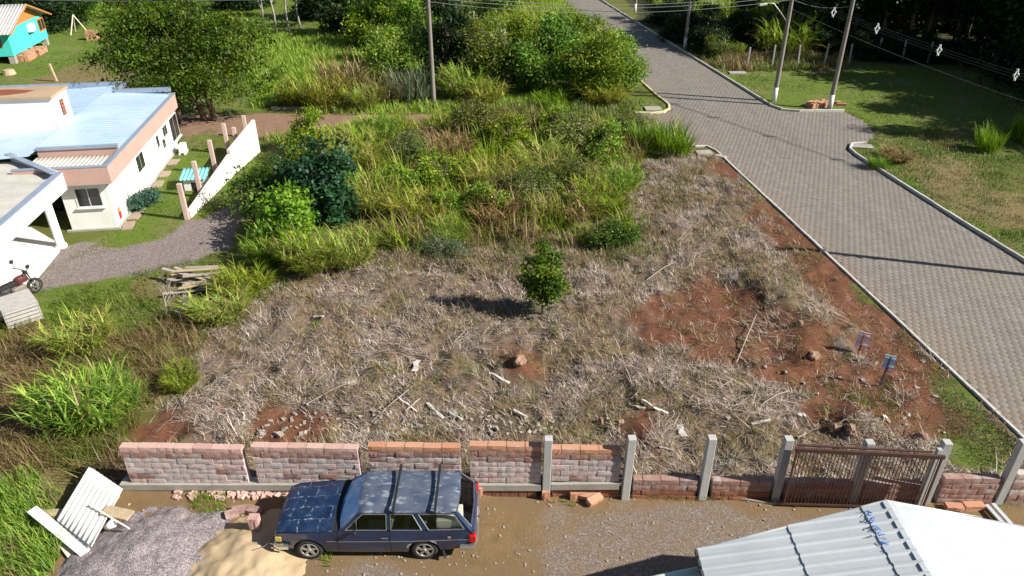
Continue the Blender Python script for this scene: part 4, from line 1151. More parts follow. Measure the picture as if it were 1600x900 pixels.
# water tank box on the roof
m = HB(); m.box((-10, 4.7, 2.6), (-3.2, 6.55, 4.66)); tk = m.build('tank_room', 'white_plaster', house)
m = HB(); m.box((-10, 4.6, 4.66), (-3.1, 6.65, 4.78)); m.build('tank_slab', 'rusty_slab', tk)
m = HB(); m.prism([(-9, 5.2), (-7, 5.05), (-5.2, 5.15), (-4.5, 5.45), (-4.3, 5.9), (-5.4, 6.2), (-7.4, 6.3), (-9, 6.1)], 4.78, 4.786); m.build('rust_stain', 'rust', tk)
for i in range(4):
    m = HB(); m.box((-3.21, 5.55 + .0, 3.65 + i * .17), (-3.17, 5.9, 3.79 + i * .17)); m.build('vent_brick', 'vent_brick', tk)
m = HB(); m.box((-3.205, 5.5, 3.6), (-3.195, 5.95, 4.35)); m.build('vent_hole', 'car_dark', tk)
# windows
def window(plane, pc, w, hgt, label=None, panes=2, mat='window_dark', axis=0):
    p = ray_plane(pc[0], pc[1], HM, axis, 0.0)
    if axis == 0:
        y, z = p.y, p.z
        fr_ = HB(); fr_.box((-.06, y - w / 2 - .05, z - hgt / 2 - .05), (.02, y + w / 2 + .05, z + hgt / 2 + .05)); wf = fr_.build('window', 'window_white', house)
        for i in range(panes):
            a = y - w / 2 + w * i / panes + .02; b = y - w / 2 + w * (i + 1) / panes - .02
            q = HB(); q.box((.021, a, z - hgt / 2), (.026, b, z + hgt / 2)); q.build('pane', mat, wf)
        q = HB(); q.box((0.0, y - w / 2 - .1, z - hgt / 2 - .11), (.1, y + w / 2 + .1, z - hgt / 2 - .06)); q.build('sill', 'window_white', wf)
    else:
        x, z = p.x, p.z
        fr_ = HB(); fr_.box((x - w / 2 - .05, -.03, z - hgt / 2 - .05), (x + w / 2 + .05, .05, z + hgt / 2 + .05)); wf = fr_.build('window', 'window_white', house)
        for i in range(panes):
            a = x - w / 2 + w * i / panes + .02; b = x - w / 2 + w * (i + 1) / panes - .02
            q = HB(); q.box((a, -.035, z - hgt / 2), (b, -.031, z + hgt / 2)); q.build('pane', mat, wf)
        q = HB(); q.box((x - w / 2 - .1, -.12, z - hgt / 2 - .11), (x + w / 2 + .1, -.03, z - hgt / 2 - .06)); q.build('sill', 'window_white', wf)
window(0, (219, 253), 1.1, .75); window(0, (246, 221), .4, .6, panes=1); window(0, (256, 224), .5, .45, panes=1); window(0, (257, 204), .8, .5, panes=2, mat='window_dark'); window(0, (272, 199), 1.5, 1.25)
window(1, (139, 308), 1.0, .8, axis=1)
m = HB(); m.box((-4.2, 2.46, .0), (-2.4, 2.5, 2.1)); dr = m.build('door', 'window_dark', house)
m = HB(); m.bar((-2.6, 2.44, 1.0), (-2.6, 2.44, 1.15), .03); m.build('handle', 'chrome', dr)
m = HB(); m.tube([(.05, 2.0, 2.3), (.05, 2.0, .05)], .035, 8); m.build('downpipe', 'window_white', house, smooth=True)
p = ray_plane(187, 333, HM, 0, 0.0)
m = HB(); m.box((.003, p.y - .14, p.z - .25), (.018, p.y + .14, p.z + .25)); sg = m.build('notice_board', 'tail_red', house)
m = HB(); m.box((.018, p.y - .11, p.z + .08), (.022, p.y + .11, p.z + .23)); m.build('notice_panel', 'lamp_amber', sg)
p = HM @ Vector((.55, 9.9, 0)); m = MB(Matrix.Translation(p) @ Matrix.Rotation(HA, 4, 'Z'))
m.bbox((-.16, -.32, .1), (.16, .32, .55), .03); m.box((-.18, -.35, 0), (-.1, .35, .1)); m.box((.1, -.35, 0), (.18, .35, .1))
tag(m.build('air_conditioner', 'window_white', loc=p), 'white outdoor unit at the foot of the house wall near its far end', 'air conditioner')
# paving slabs along the wall
for i, y in enumerate((.2, 1.3, 2.4, 5.2, 6.6, 8.4)):
    p = HM @ Vector((.55, y, 0)); m = MB(Matrix.Translation(p) @ Matrix.Rotation(HA + random.uniform(-.1, .1), 4, 'Z'))
    m.bbox((-.4, -.42, -.05), (.05, .42, .05), .01)
    tag(m.build('paving_slab', 'terracotta', loc=p), ['brownish paving slab at the front corner of the white house', 'second brownish slab along the white house wall', 'brownish slab beside the blue-green shrubs', 'brownish slab halfway along the white house wall', 'brownish slab left of the doghouse', 'farthest brownish slab along the white house wall'][i], 'slab')

# ------------------------------------------------------------------ white carport in front of the house
cA = Vector((-18.4, 28.25)); cB = Vector((-21.9, 30.6)); cN = Vector((-17.1, 16.8)); cL = Vector((-30, 16.8)); cM = Vector((-30, 30.6))
carport = thing('carport', 'white carport canopy with wide fascia and round column on the left', 'carport', (cA.x, cA.y, 0))
def wall_strip(a, b, z0, z1, th, name, mat, inward=1):
    d = (b - a).normalized(); n_ = Vector((-d.y, d.x)) * th * inward
    m = MB(); m.prism([a, b, b + n_, a + n_], z0, z1); return m.build(name, mat, carport)
wall_strip(cN, cA, 2.42, 3.12, .1, 'fascia', 'white_plaster'); wall_strip(cA, cB, 2.42, 3.12, .1, 'fascia', 'white_plaster')
wall_strip(cN, cA + Vector((0, .03)), 3.12, 3.17, .26, 'capping', 'capping'); wall_strip(cA + Vector((-.26, .05)), cB, 3.121, 3.17, .26, 'capping', 'capping')
m = MB(); m.prism([cN + Vector((-.12, 0)), cA + Vector((-.14, -.1)), cB + Vector((-.05, -.14)), cM + Vector((0, -.1)), cL], 2.46, 2.52); m.build('ceiling', 'white_plaster', carport)
# corrugated roof clipped to the canopy outline
n = 190
rows = []
for i in range(n):
    y = 17 + (30.3 - 17) * i / (n - 1)
    xr = cN.x + (cA.x - cN.x) * (y - cN.y) / (cA.y - cN.y) - .12 if y < cA.y - .1 else cA.x + (cB.x - cA.x) * (y - cA.y) / (cB.y - cA.y) - .2
    zz = .025 * math.sin(i / 2.55)
    rows.append([(xr + (-29.9 - xr) * t, y, 2.86 + .12 * t + zz) for t in np.linspace(0, 1, 6)])
m = MB(); m.grid(rows, n, 6); m.build('roof', 'old_fibre', carport, smooth=True, fix=False)
p = G(96, 386); m = MB(); m.lathe([(0, -.05), (.24, -.05), (.24, .12), (.175, .14), (.17, 2.42)], (p.x, p.y, 0), 'z', 24); m.build('column', 'white_plaster', carport, smooth=True)
m = MB(); m.prism([(-17.6, 17.2), (-17.4, 17.2), (-17.4, 17.4), (-17.6, 17.4)], -.05, 2.42); m.build('column', 'white_plaster', carport)
m = MB(); m.prism([v[:2] for v in (G(49, 357), G(87, 379), G(94, 393), G(51, 444), G(9, 480), G(-80, 540), G(-250, 540), G(-250, 352))], -.1, .07)
tag(m.build('carport_floor', 'white_slab', loc=(0, 0, 0)), kind='structure', label='white concrete floor under the carport')

# ------------------------------------------------------------------ white boundary wall with pink posts
simple('stained_plaster', (0.68, 0.65, 0.6), 0.9, 0, 0.2, 0.8, 0.3)
simple('pink_post', (0.55, 0.4, 0.35), 0.85, 0, 0.2, 2, 0.2)
wa, wm, wb = G(299, 341), G(366, 274), G(407, 237)
d = (wb - wa).normalized(); nrm = Vector((-d.y, d.x, 0)) * .16
gw = thing('garden_wall', 'stained white plaster wall between the house lawn and the dirt track', 'wall', wa)
def wpanel(a, b, za, zb, name):
    m = MB(); m.add([a, b, b + nrm, a + nrm, a + Vector((0, 0, za)), b + Vector((0, 0, zb)), b + nrm + Vector((0, 0, zb)), a + nrm + Vector((0, 0, za))],
                    [(0, 3, 2, 1), (4, 5, 6, 7), (0, 1, 5, 4), (1, 2, 6, 5), (2, 3, 7, 6), (3, 0, 4, 7)]); m.build(name, 'stained_plaster', gw)
dz = Vector((0, 0, -.1))
wpanel(wa + dz, wm + dz, .45, 1.25, 'near_panel'); wpanel(wm + d * .06 + dz, wb + dz, 1.45, 1.95, 'far_panel')
for (bx, by), (tx, ty), lab in (((293, 343), (276, 287), 'nearest pink post of the garden fence, at the low end of the white wall'),
                        ((315, 308), (303, 252), 'pink post beside the turquoise-roofed doghouse'),
                        ((338, 272), (323, 219), 'third pink post from the low end of the white wall'),
                        ((358, 240), (344, 193), 'tall pink post left of the step in the white wall'),
                        ((372, 238), (364, 199), 'short pink post just behind the high part of the white wall'),
                        ((386, 214), (378, 183), 'farthest pink post behind the high end of the white wall')):
    b = G(bx, by); t = AT(tx, ty, b.y); hgt = max(1.3, t.z)
    m = MB(Matrix.Translation(b) @ Matrix.Rotation(HA, 4, 'Z')); m.bbox((-.1, -.1, -.1), (.1, .1, hgt), .012)
    o = m.build('garden_post', 'pink_post', loc=b); tag(o, lab, 'post', 'pink garden posts')
# doghouse
p = G(306, 297); dm = Matrix.Translation(p) @ Matrix.Rotation(HA, 4, 'Z')
dg = thing('doghouse', 'small white doghouse with turquoise corrugated roof beside the pink posts', 'doghouse', p)
simple('turq_sheet', (0.2, 0.55, 0.58), 0.6, 0, 0.15)
m = MB(dm); m.box((-.5, -.05, -.03), (.5, .9, .6)); m.build('body', 'white_plaster', dg)
wavy_sheet(dm @ Vector((-.65, -.2, .62)), dm @ Vector((-.65, 1.0, .8)), dm @ Vector((.65, -.2, .62)), .18, .025).build('roof', 'turq_sheet', dg, smooth=True)
m = MB(dm); m.box((-.15, -.056, 0), (.15, -.051, .42)); m.build('opening', 'car_dark', dg)

# ------------------------------------------------------------------ turquoise house on stilts, top left
simple('turquoise_paint', (0.07, 0.6, 0.53), 0.7, 0, 0.08, 0.8, 0.1)
simple('orange_wood', (0.5, 0.2, 0.05), 0.75, 0, 0.2, 2, 0.15)
simple('grey_sheet', (0.45, 0.43, 0.42), 0.8, 0, 0.2, 1.0, 0.1)
simple('solar', (0.015, 0.03, 0.11), 0.15, 0, 0.2)
TO = G(26, 100); TM = Matrix.Translation(TO) @ Matrix.Rotation(math.atan2(.178, .984), 4, 'Z')
th = thing('turquoise_house', 'turquoise wooden house on short pillars with grey roof, top left', 'house', TO)
def TB(): return MB(TM)
for i in range(13):
    m = TB(); a = 7.7 * i / 13; m.box((-.1, a + .006, .62), (.0 + .004 * (i % 2), a + 7.7 / 13 - .006, 2.6)); m.build('board', 'turquoise_paint', th)
for i in range(12):
    m = TB(); a = -8 + 8 * i / 12; m.box((a + .006, 0 - .004 * (i % 2), .62), (a + 8 / 12 - .006 - (.1 if i == 11 else 0), .1, 2.6)); m.build('board', 'turquoise_paint', th)
m = TB(); m.box((-8, .12, .6), (-.12, 7.6, .75)); m.build('floor', 'weathered_plank', th)
m = TB(); m.add([(-.06, 0.0, 2.6), (-.06, 7.7, 2.6), (-.06, 3.85, 3.85), (-.12, 0.0, 2.6), (-.12, 7.7, 2.6), (-.12, 3.85, 3.85)], [(0, 1, 2), (5, 4, 3)]); m.build('gable', 'orange_wood', th)
wavy_sheet(TM @ Vector((.55, -.7, 2.42)), TM @ Vector((.55, 3.87, 4.02)), TM @ Vector((-8.4, -.7, 2.42)), .25, .03).build('roof', 'grey_sheet', th, smooth=True)
wavy_sheet(TM @ Vector((.55, 3.87, 4.02)), TM @ Vector((.55, 8.4, 2.5)), TM @ Vector((-8.4, 3.87, 4.02)), .25, .03).build('roof', 'grey_sheet', th, smooth=True)
m = TB(); m.bar((.56, -.7, 2.38), (.56, 3.87, 3.96), .05, .12); m.build('barge_board', 'orange_wood', th)
m = TB(); m.bar((.56, 8.4, 2.46), (.56, 3.87, 3.96), .05, .12); m.build('barge_board', 'orange_wood', th)
for x, y in ((-.25, .25), (-.25, 3.8), (-.25, 7.4), (-4, .25), (-7.6, .25)):
    m = TB(); m.box((x - .22, y - .22, -.1), (x + .22, y + .22, .6)); m.build('pillar', 'old_concrete', th)
p = ray_plane(64, 38, TM, 0, 0.0); m = TB(); m.box((-.02, p.y - .7, p.z - .55), (.03, p.y + .7, p.z + .55)); wf = m.build('window', 'orange_wood', th)
for s in (-.33, .33):
    m = TB(); m.box((.031, p.y + s - .27, p.z - .42), (.036, p.y + s + .27, p.z + .42)); m.build('pane', 'window_dark', wf)
p = ray_plane(5, 68, TM, 1, 0.0); m = TB(); m.box((p.x - .9, -.03, p.z - .3), (p.x - .1, .02, p.z + .5)); m.build('window', 'vent_brick', th)
p = ray_plane(45, 43, TM, 0, 0.0); m = TB(); m.bbox((.02, p.y - .5, p.z - .3), (.35, p.y + .5, p.z + .3), .03); m.build('air_conditioner', 'window_white', th)
m = MB(TM @ Matrix.Translation((-1.6, 1.6, 3.32)) @ Matrix.Rotation(math.atan2(1.6, 4.57), 4, 'X')); m.box((-.8, -.6, 0), (.3, 1.0, .05)); m.build('solar_panel', 'solar', th)

def brick_pile(c, nx_, ny_, nz_, rz, label, seed):
    """stack of hollow bricks, each brick a part"""
    r = random.Random(seed); t = thing('brick_pile', label, 'brick pile', c)
    me = MB().box((0, 0, 0), (.3, .16, .16)).mesh('brick'); me.materials.append(MATS['orange_block'])
    for kz in range(nz_):
        for i in range(nx_):
            for j in range(ny_):
                if kz == nz_ - 1 and r.random() < .35: continue
                o = bpy.data.objects.new('brick', me); COL.objects.link(o); o.parent = t
                v = Matrix.Rotation(rz, 3, 'Z') @ Vector((i * .32 - nx_ * .16 + r.uniform(-.03, .03), j * .18 - ny_ * .09 + r.uniform(-.02, .02), kz * .165))
                o.location = v; o.rotation_euler = (0, 0, rz + r.uniform(-.12, .12))
brick_pile(G(43, 93), 3, 9, 4, HA, 'orange brick stack leaning against the turquoise house, nearer one', 3)
brick_pile(G(60, 84), 3, 9, 3, HA, 'orange brick stack under the turquoise house wall, farther one', 4)
brick_pile(G(146, 62), 3, 4, 5, .2, 'small orange brick stack on the lawn right of the turquoise house', 5)
brick_pile(G(1278, 166), 5, 5, 2, .3, 'pile of reddish bricks at the foot of the utility pole', 6)
brick_pile(G(1310, 163), 3, 4, 1, -.2, 'few scattered reddish bricks just right of the utility pole', 7)

# ------------------------------------------------------------------ slatted crate and motorcycle by the carport
simple('grey_slat', (0.42, 0.4, 0.38), 0.9, 0, 0.25, 4, 0.2)
simple('bike_paint', (0.04, 0.045, 0.05), 0.35, 0.2, 0.2)
simple('bike_red', (0.1, 0.03, 0.03), 0.4, 0, 0.2)
p = G(35, 497); cm_ = Matrix.Translation(p) @ Matrix.Rotation(.75, 4, 'Z')
cr = thing('slatted_crate', 'grey slatted wooden crate standing beside the motorcycle', 'crate', p)
for i in range(10):
    m = MB(cm_); y = -.62 + i * .124; m.box((-.55, y, .72), (.55, y + .1, .76)); m.build('slat', 'grey_slat', cr)
for i in range(5):
    for s in (-1, 1):
        m = MB(cm_); m.box((min(s * .51, s * .55), -.62, .04 + i * .14), (max(s * .51, s * .55), .6, .14 + i * .14)); m.build('slat', 'grey_slat', cr)
        m = MB(cm_); m.box((-.5, min(s * .58, s * .62), .04 + i * .14), (.5, max(s * .58, s * .62), .14 + i * .14)); m.build('slat', 'grey_slat', cr)
for sx in (-1, 1):
    for sy in (-1, 1):
        m = MB(cm_); m.box((sx * .47 - .03, sy * .54 - .03, -.03), (sx * .47 + .03, sy * .54 + .03, .72)); m.build('corner_post', 'grey_slat', cr)
p = G(30, 476); bm_ = Matrix.Translation(p + Vector((-.1, .35, .0))) @ Matrix.Rotation(1.15, 4, 'Z')
bk = thing('motorcycle', 'dark motorcycle with mirrors parked behind the slatted crate', 'motorcycle', p)
for x in (-.62, .62):
    m = MB(bm_); m.lathe([(.2, -.05), (.27, -.06), (.3, -.03), (.3, .03), (.27, .06), (.2, .05)], (x, 0, .3), 'y', 22); wh = m.build('wheel', 'tyre', bk, smooth=True)
    m = MB(bm_); m.lathe([(.21, -.03), (.19, .0), (.21, .03)], (x, 0, .3), 'y', 22); m.build('rim', 'chrome', wh, smooth=True)
    for q in range(6):
        a = q * math.pi / 3; m = MB(bm_); m.bar((x, 0, .3), (x + .2 * math.cos(a), 0, .3 + .2 * math.sin(a)), .02); m.build('spoke', 'chrome', wh)
m = MB(bm_); m.bbox((-.25, -.15, .3), (.28, .15, .58), .05); m.build('engine', 'grey_pipe', bk)
m = MB(bm_); m.bbox((-.02, -.14, .66), (.42, .14, .9), .07); m.build('fuel_tank', 'bike_red', bk)
m = MB(bm_); m.bbox((-.72, -.14, .7), (.0, .14, .82), .05); m.build('seat', 'car_dark', bk)
m = MB(bm_); m.bbox((-.95, -.09, .62), (-.6, .09, .72), .03); m.build('rear_fender', 'bike_paint', bk)
m = MB(bm_); m.tube([(.62, .09, .3), (.42, .09, 1.0)], .025, 8); m.tube([(.62, -.09, .3), (.42, -.09, 1.0)], .025, 8); m.tube([(.42, -.09, 1.0), (.42, .09, 1.0)], .025, 8); m.tube([(.42, 0, .95), (-.2, 0, .62), (-.62, 0, .3)], .03, 8); m.build('frame', 'bike_paint', bk)
m = MB(bm_); m.tube([(.3, -.4, 1.08), (.4, -.2, 1.06), (.42, 0, 1.03), (.4, .2, 1.06), (.3, .4, 1.08)], .018, 8); hb = m.build('handlebar', 'bike_paint', bk, smooth=True)
for s in (-1, 1):
    m = MB(bm_); m.tube([(.34, s * .33, 1.08), (.36, s * .42, 1.28)], .01, 6); m.lathe([(0, -.012), (.075, -.01), (.085, .0), (.075, .012), (0, .014)], (.36, s * .44, 1.32), 'y', 14); m.build('mirror', 'bike_paint', hb)
m = MB(bm_); m.M = bm_ @ Matrix.Translation((.55, 0, .92)) @ Matrix.Rotation(-math.pi / 2, 4, 'Z'); m.lathe([(0, .08), (.08, .06), (.1, 0), (.06, -.1), (0, -.12)], (0, 0, 0), 'y', 16); m.build('headlight', 'lamp_white', bk, smooth=True)
p = G(6, 500); m = MB(Matrix.Translation(p) @ Matrix.Rotation(.9, 4, 'Z') @ Matrix.Rotation(.9, 4, 'X')); m.box((-.5, -.02, .0), (.5, .02, .8))
tag(m.build('leaning_board', 'window_white', loc=p), 'white board leaning at the left frame edge below the crate', 'board')
# ------------------------------------------------------------------ utility poles and wires
simple('pole_concrete', (0.24, 0.21, 0.18), 0.9, 0, 0.25, 1.5, 0.2)
simple('pole_white', (0.72, 0.71, 0.68), 0.85, 0, 0.15, 3, 0.2)
simple('pole_metal', (0.5, 0.5, 0.5), 0.5, 0.5, 0.15)
simple('wire', (0.33, 0.35, 0.37), 0.5, 0.3, 0.1)
simple('black_wire', (0.05, 0.05, 0.05), 0.6, 0, 0.1)
simple('insulator', (0.75, 0.76, 0.78), 0.4, 0, 0.1)
def pole(b, hgt, label, white=0.0, r0=.15, r1=.09, arm=True, lamp=False, lean=(0, 0)):
    b = Vector((b[0], b[1], 0)); t = thing('utility_pole', label, 'pole', b, 'utility poles')
    tp = b + Vector((lean[0], lean[1], hgt))
    def at(z): return b.lerp(tp, z / hgt)
    zs = [-.1] + list(np.linspace(.6 if white == 0 else white, hgt, 6))
    rr = lambda z: r0 + (r1 - r0) * max(0, z) / hgt
    MB().tube([at(z) for z in zs], [rr(z) for z in zs], 10).build('shaft', 'pole_concrete', t, smooth=True)
    if white: MB().tube([at(-.05), at(white)], [rr(0) + .004, rr(white) + .004], 10).build('white_band', 'pole_white', t, smooth=True)
    for z in (hgt - 1.9, hgt - 2.3, hgt - 2.7):
        MB().bar(at(z) + Vector((0, -.12, 0)), at(z) + Vector((0, -.2, 0)), .06, .1).build('bracket', 'pole_metal', t)
    if arm:
        m = MB(); m.bar(at(hgt - .4) + Vector((-1.0, -.12, 0)), at(hgt - .4) + Vector((1.0, -.12, 0)), .1, .1); ca = m.build('crossarm', 'weathered_plank', t)
        for x in (-.9, 0.45, .9):
            m = MB(); q = at(hgt - .4) + Vector((x, -.12, .05)); m.lathe([(.03, 0), (.06, .05), (.04, .1), (.07, .15), (0, .2)], q, 'z', 10); m.build('insulator', 'insulator', ca)
    if lamp:
        a = at(5.1); q = a + Vector((-1.75, -.4, 1.25))
        m = MB(); m.tube([a, a.lerp(q, .35) + Vector((0, 0, .25)), a.lerp(q, .7) + Vector((0, 0, .4)), q + Vector((0, 0, .06))], .03, 8); la = m.build('lamp_arm', 'pole_metal', t, smooth=True)
        m = MB(Matrix.Translation(q) @ Matrix.Rotation(.22, 4, 'Z') @ Matrix.Rotation(-.12, 4, 'Y')); m.bbox((-.5, -.12, -.03), (.05, .12, .09), .03); m.build('lamp_head', 'pole_metal', la)
    return t
pB = G(678, 163); pR1 = G(1209, 158); pR2 = G(1296, 170); pR3 = G(1070, 76); pR4 = G(992, 20)
POFF = (11.6 + 12.4, 27.6 - 3.3)
pole(pB, 9.0, 'bare grey pole standing in the scrub behind the dirt road', 0, .16, .1)
pole(pR1, 9.2, 'pole with street lamp arm beside the far kerb', .95, .16, .1, lamp=True)
pole(pR2, 9.2, 'white-footed pole beside the brick pile at the side street corner', .95, .16, .1)
pole(pR3, 9.0, 'white-footed pole farther up the street by the dark scrub', .95, .15, .1)
pole(pR4, 9.0, 'farthest pole at the top of the street', .95, .15, .1)
pole(POFF, 9.3, 'pole standing just outside the right edge, its shadow crossing the street', .95, .17, .11)
pL = Vector((pB.x - 34, pB.y - 0.5, 0))
def cat_pts(a, b, sag, n=16):
    a, b = Vector(a), Vector(b)
    return [a.lerp(b, i / n) - Vector((0, 0, 4 * sag * (i / n) * (1 - i / n))) for i in range(n + 1)]
def wire(a, b, sag, label, r=.011, mat='wire', group='overhead wires'):
    P_ = cat_pts(a, b, sag)
    return tag(MB().tube(P_, r, 4, False).build('power_line', mat, loc=Vector(a)), label, 'wire', group)
Zv = lambda p, z, dx=0, dy=0: Vector((p[0] + dx, p[1] + dy, z))
names = ['lowest', 'second lowest', 'middle', 'second highest', 'highest']
for i, (z, sg) in enumerate(((6.6, .75), (6.85, .72), (7.1, .78), (7.35, .7), (7.6, .66))):
    wire(Zv(pB, z, 0, -.2), Zv(pR1, z, 0, -.2), sg, names[i] + ' wire spanning the street between scrub pole and lamp pole')
    wire(Zv(pB, z + .55, 0, -.2), Zv(pL, z + .55, 0, -.2), .5, names[i] + ' wire running left from the scrub pole along the top edge', r=.01)
for i, (z, sg) in enumerate(((6.6, .3), (7.2, .35))):
    wire(Zv(pR1, z, 0, -.1), Zv(pR2, z - .1, 0, -.1), sg, ('lower' if i == 0 else 'upper') + ' short wire linking the two nearest street poles', r=.012)
    wire(Zv(pR1, z + .6, .1), Zv(pR3, z + .6), .5, ('lower' if i == 0 else 'upper') + ' wire from the lamp pole to the next pole up the street')
    wire(Zv(pR3, z + .6), Zv(pR4, z + .6), .5, ('lower' if i == 0 else 'upper') + ' wire between the two farthest street poles')
wire(Zv(pR1, 6.9, .1, -.1), Zv(pR2, 6.7, 0, -.1) + Vector((14, 6, .5)), .5, 'wire leaving the lamp pole to the right over the dark lawn')
# spaced cable bundle running to the right
e0 = Zv(pR1, 6.75, .1, -.1); e1 = AT(1900, 205, 29.0)
def bundle_pt(t): return cat_pts(e0, e1, .35, 40)[int(round(t * 40))]
for i, dzv in enumerate((.14, 0, -.14)):
    P_ = [q + Vector((0, 0, dzv)) for q in cat_pts(e0, e1, .35, 24)]
    tag(MB().tube(P_, .014, 5, False).build('cable', 'black_wire', loc=e0), ['top', 'middle', 'bottom'][i] + ' dark cable of the spaced bundle descending to the right', 'cable', 'spaced cable bundle')
dirc = (e1 - e0).normalized(); sidev = dirc.cross(Vector((0, 0, 1))).normalized()
lab = ['first white cable spacer right of the lamp pole', 'second white cable spacer, above the fence posts', 'third white cable spacer over the dark lawn', 'last white cable spacer near the right edge']
for i, pxs in enumerate((1303, 1370, 1467, 1588)):
    best = min(cat_pts(e0, e1, .35, 400), key=lambda q: abs(800 + FPX * q.x / (q.y * CP + (CAM_H - q.z) * SP) - pxs))
    s_ = thing('cable_spacer', lab[i], 'spacer', best, 'white cable spacers')
    c4 = [best + Vector((0, 0, .24)), best + sidev * .16, best - Vector((0, 0, .24)), best - sidev * .16]
    m = MB()
    for q in range(4): m.bar(c4[q], c4[(q + 1) % 4], .045)
    m.build('diamond_frame', 'insulator', s_)
    for q in range(4):
        MB().lathe([(0, -.05), (.055, -.04), (.055, .04), (0, .05)], c4[q], 'z', 8).build('clip', 'insulator', s_)
wire(Zv(pR1, 6.0, .1, -.1), AT(1700, 190, 33.0), .3, 'thin low wire crossing the dark lawn to the right', r=.008, mat='wire')

# ------------------------------------------------------------------ fence of slim posts behind the dark lawn
simple('fence_post', (0.42, 0.4, 0.37), 0.9, 0, 0.2)
fp = [(1167, 107), (1206, 104), (1246, 104), (1287, 103), (1326, 101), (1369, 92), (1409, 97), (1449, 98), (1484, 92), (1507, 96), (1526, 103), (1545, 110), (1568, 108), (1590, 112)]
prev = None
ordn = ['first', 'second', 'third', 'fourth', 'fifth', 'sixth', 'seventh', 'eighth', 'ninth', 'tenth', 'eleventh', 'twelfth', 'thirteenth', 'fourteenth', 'fifteenth', 'sixteenth']
for i, q in enumerate(fp):
    b = G(*q); hgt = 1.55 + .2 * random.random()
    o = MB(Matrix.Translation(b) @ Matrix.Rotation(random.uniform(-.06, .06), 4, 'Y')).bbox((-.06, -.06, -.1), (.06, .06, hgt), .01).build('fence_post', 'fence_post', loc=b)
    tag(o, ordn[i] + ' slim grey fence post from the left, below the dark wood', 'post', 'slim fence posts')
    if prev is not None:
        for z, nm in ((.6, 'lower'), (1.2, 'upper')):
            wire(prev + Vector((0, 0, z)), b + Vector((0, 0, z)), .02, nm + ' strand of fence wire right of the ' + ordn[i - 1] + ' slim post', r=.004, mat='black_wire', group='fence wires')
    prev = b
# small things on the far lawn
for (px_, py_, hgt, lab) in ((88, 127, 1.3, 'single weathered post behind the white house roof'),):
    b = G(px_, py_); tag(MB(Matrix.Translation(b) @ Matrix.Rotation(-.12, 4, 'Y')).bbox((-.09, -.09, -.1), (.09, .09, hgt), .015).build('wooden_post', 'weathered_plank', loc=b), lab, 'post')
b = G(122, 52); t = thing('pole_tripod', 'tripod of wooden poles at the edge of the dark trees', 'tripod', b)
for a in (0.3, 2.3, 4.4): MB().tube([b + Vector((math.cos(a) * .9, math.sin(a) * .9, -.05)), b + Vector((0, 0, 1.7))], .06, 6).build('leg', 'pale_plank', t)
b = G(15, 116); m = MB(); m.lathe([(.5, -.05), (.42, .2), (.38, .35), (.2, .38), (0, .36)], b, 'z', 12); tag(m.build('tree_stump', 'weathered_plank', loc=b), 'cut tree stump on the lawn before the turquoise house', 'stump')
for a, w, lab in ((435, .9, 'left grey log lying at the edge of the dirt road'), (462, 1.6, 'right grey log lying at the edge of the dirt road')):
    b = G(a, 170, .12); tag(MB().tube([b + Vector((-w / 2, 0, 0)), b + Vector((w / 2, .1, 0))], .14, 9).build('log', 'pole_concrete', loc=b), lab, 'log')

# ------------------------------------------------------------------ two small sale boards in the red soil
simple('sign_pink', (0.8, 0.66, 0.66), 0.6, 0, 0.15, 12)
simple('sign_blue', (0.55, 0.66, 0.82), 0.6, 0, 0.15, 12)
simple('stake', (0.3, 0.1, 0.06), 0.8); simple('dark_stake', (0.05, 0.05, 0.08), 0.7)
def sale_board(bp, c, mat, smat, label, w, hgt, rz):
    b = G(*bp); b.z = gz(b.x, b.y); t = thing('sign_board', label, 'sign', b); top = AT(*c, b.y)
    M_ = Matrix.Translation(top) @ Matrix.Rotation(rz, 4, 'Z') @ Matrix.Rotation(-.12, 4, 'X')
    MB(M_).box((-w / 2, 0, -hgt / 2), (w / 2, .02, hgt / 2)).build('board', mat, t)
    MB().bar(b - Vector((0, 0.03, .1)), top + Vector((0, -.03, hgt * .42)), .045).build('stake', smat, t)
    for z in (-.3, .3):
        MB(M_).box((-w * .46, -.03, z * hgt - .02), (w * .46, -.002, z * hgt + .02)).build('batten', mat, t)
sale_board((1339, 556), (1348, 531), 'sign_pink', 'stake', 'small pinkish sign board on a wooden stake in the red soil', .36, .55, -.5)
sale_board((1374, 602), (1389, 566), 'sign_blue', 'dark_stake', 'small bluish sign board on a dark stake nearer the gate', .32, .46, -.5)
# ------------------------------------------------------------------ vegetation tools
k = NT('foliage')
ca = k.attr('col'); orn = k.n('ShaderNodeObjectInfo').outputs['Random']
hs = k.n('ShaderNodeHueSaturation', inp={'Hue': k.rng(orn, 0, 1, 0.485, 0.512), 'Saturation': k.rng(orn, 0, 1, 1.05, .95), 'Value': k.rng(orn, 0, 1, 0.88, 1.12), 'Color': ca}).outputs[0]
pb = k.n('ShaderNodeBsdfPrincipled', inp={'Base Color': hs, 'Roughness': 0.5, 'Specular IOR Level': 0.35})
tl = k.n('ShaderNodeBsdfTranslucent', inp={'Color': k.mix(0.35, hs, (0.5, 0.6, 0.05), 'MULTIPLY')})
mx = k.n('ShaderNodeMixShader', inp={0: 0.43, 1: pb.outputs[0], 2: tl.outputs[0]}); k.t.links.new(mx.outputs[0], k.out.inputs[0])
k = NT('dead_stalk'); ca = k.attr('col')
k.bsdf(ca, 0.85, 0, None, Specular_IOR_Level=0.2)
simple('bark', (0.14, 0.1, 0.07), 0.9, 0, 0.35, 6, 0.5)
simple('pale_bark', (0.36, 0.32, 0.27), 0.9, 0, 0.3, 6, 0.4)

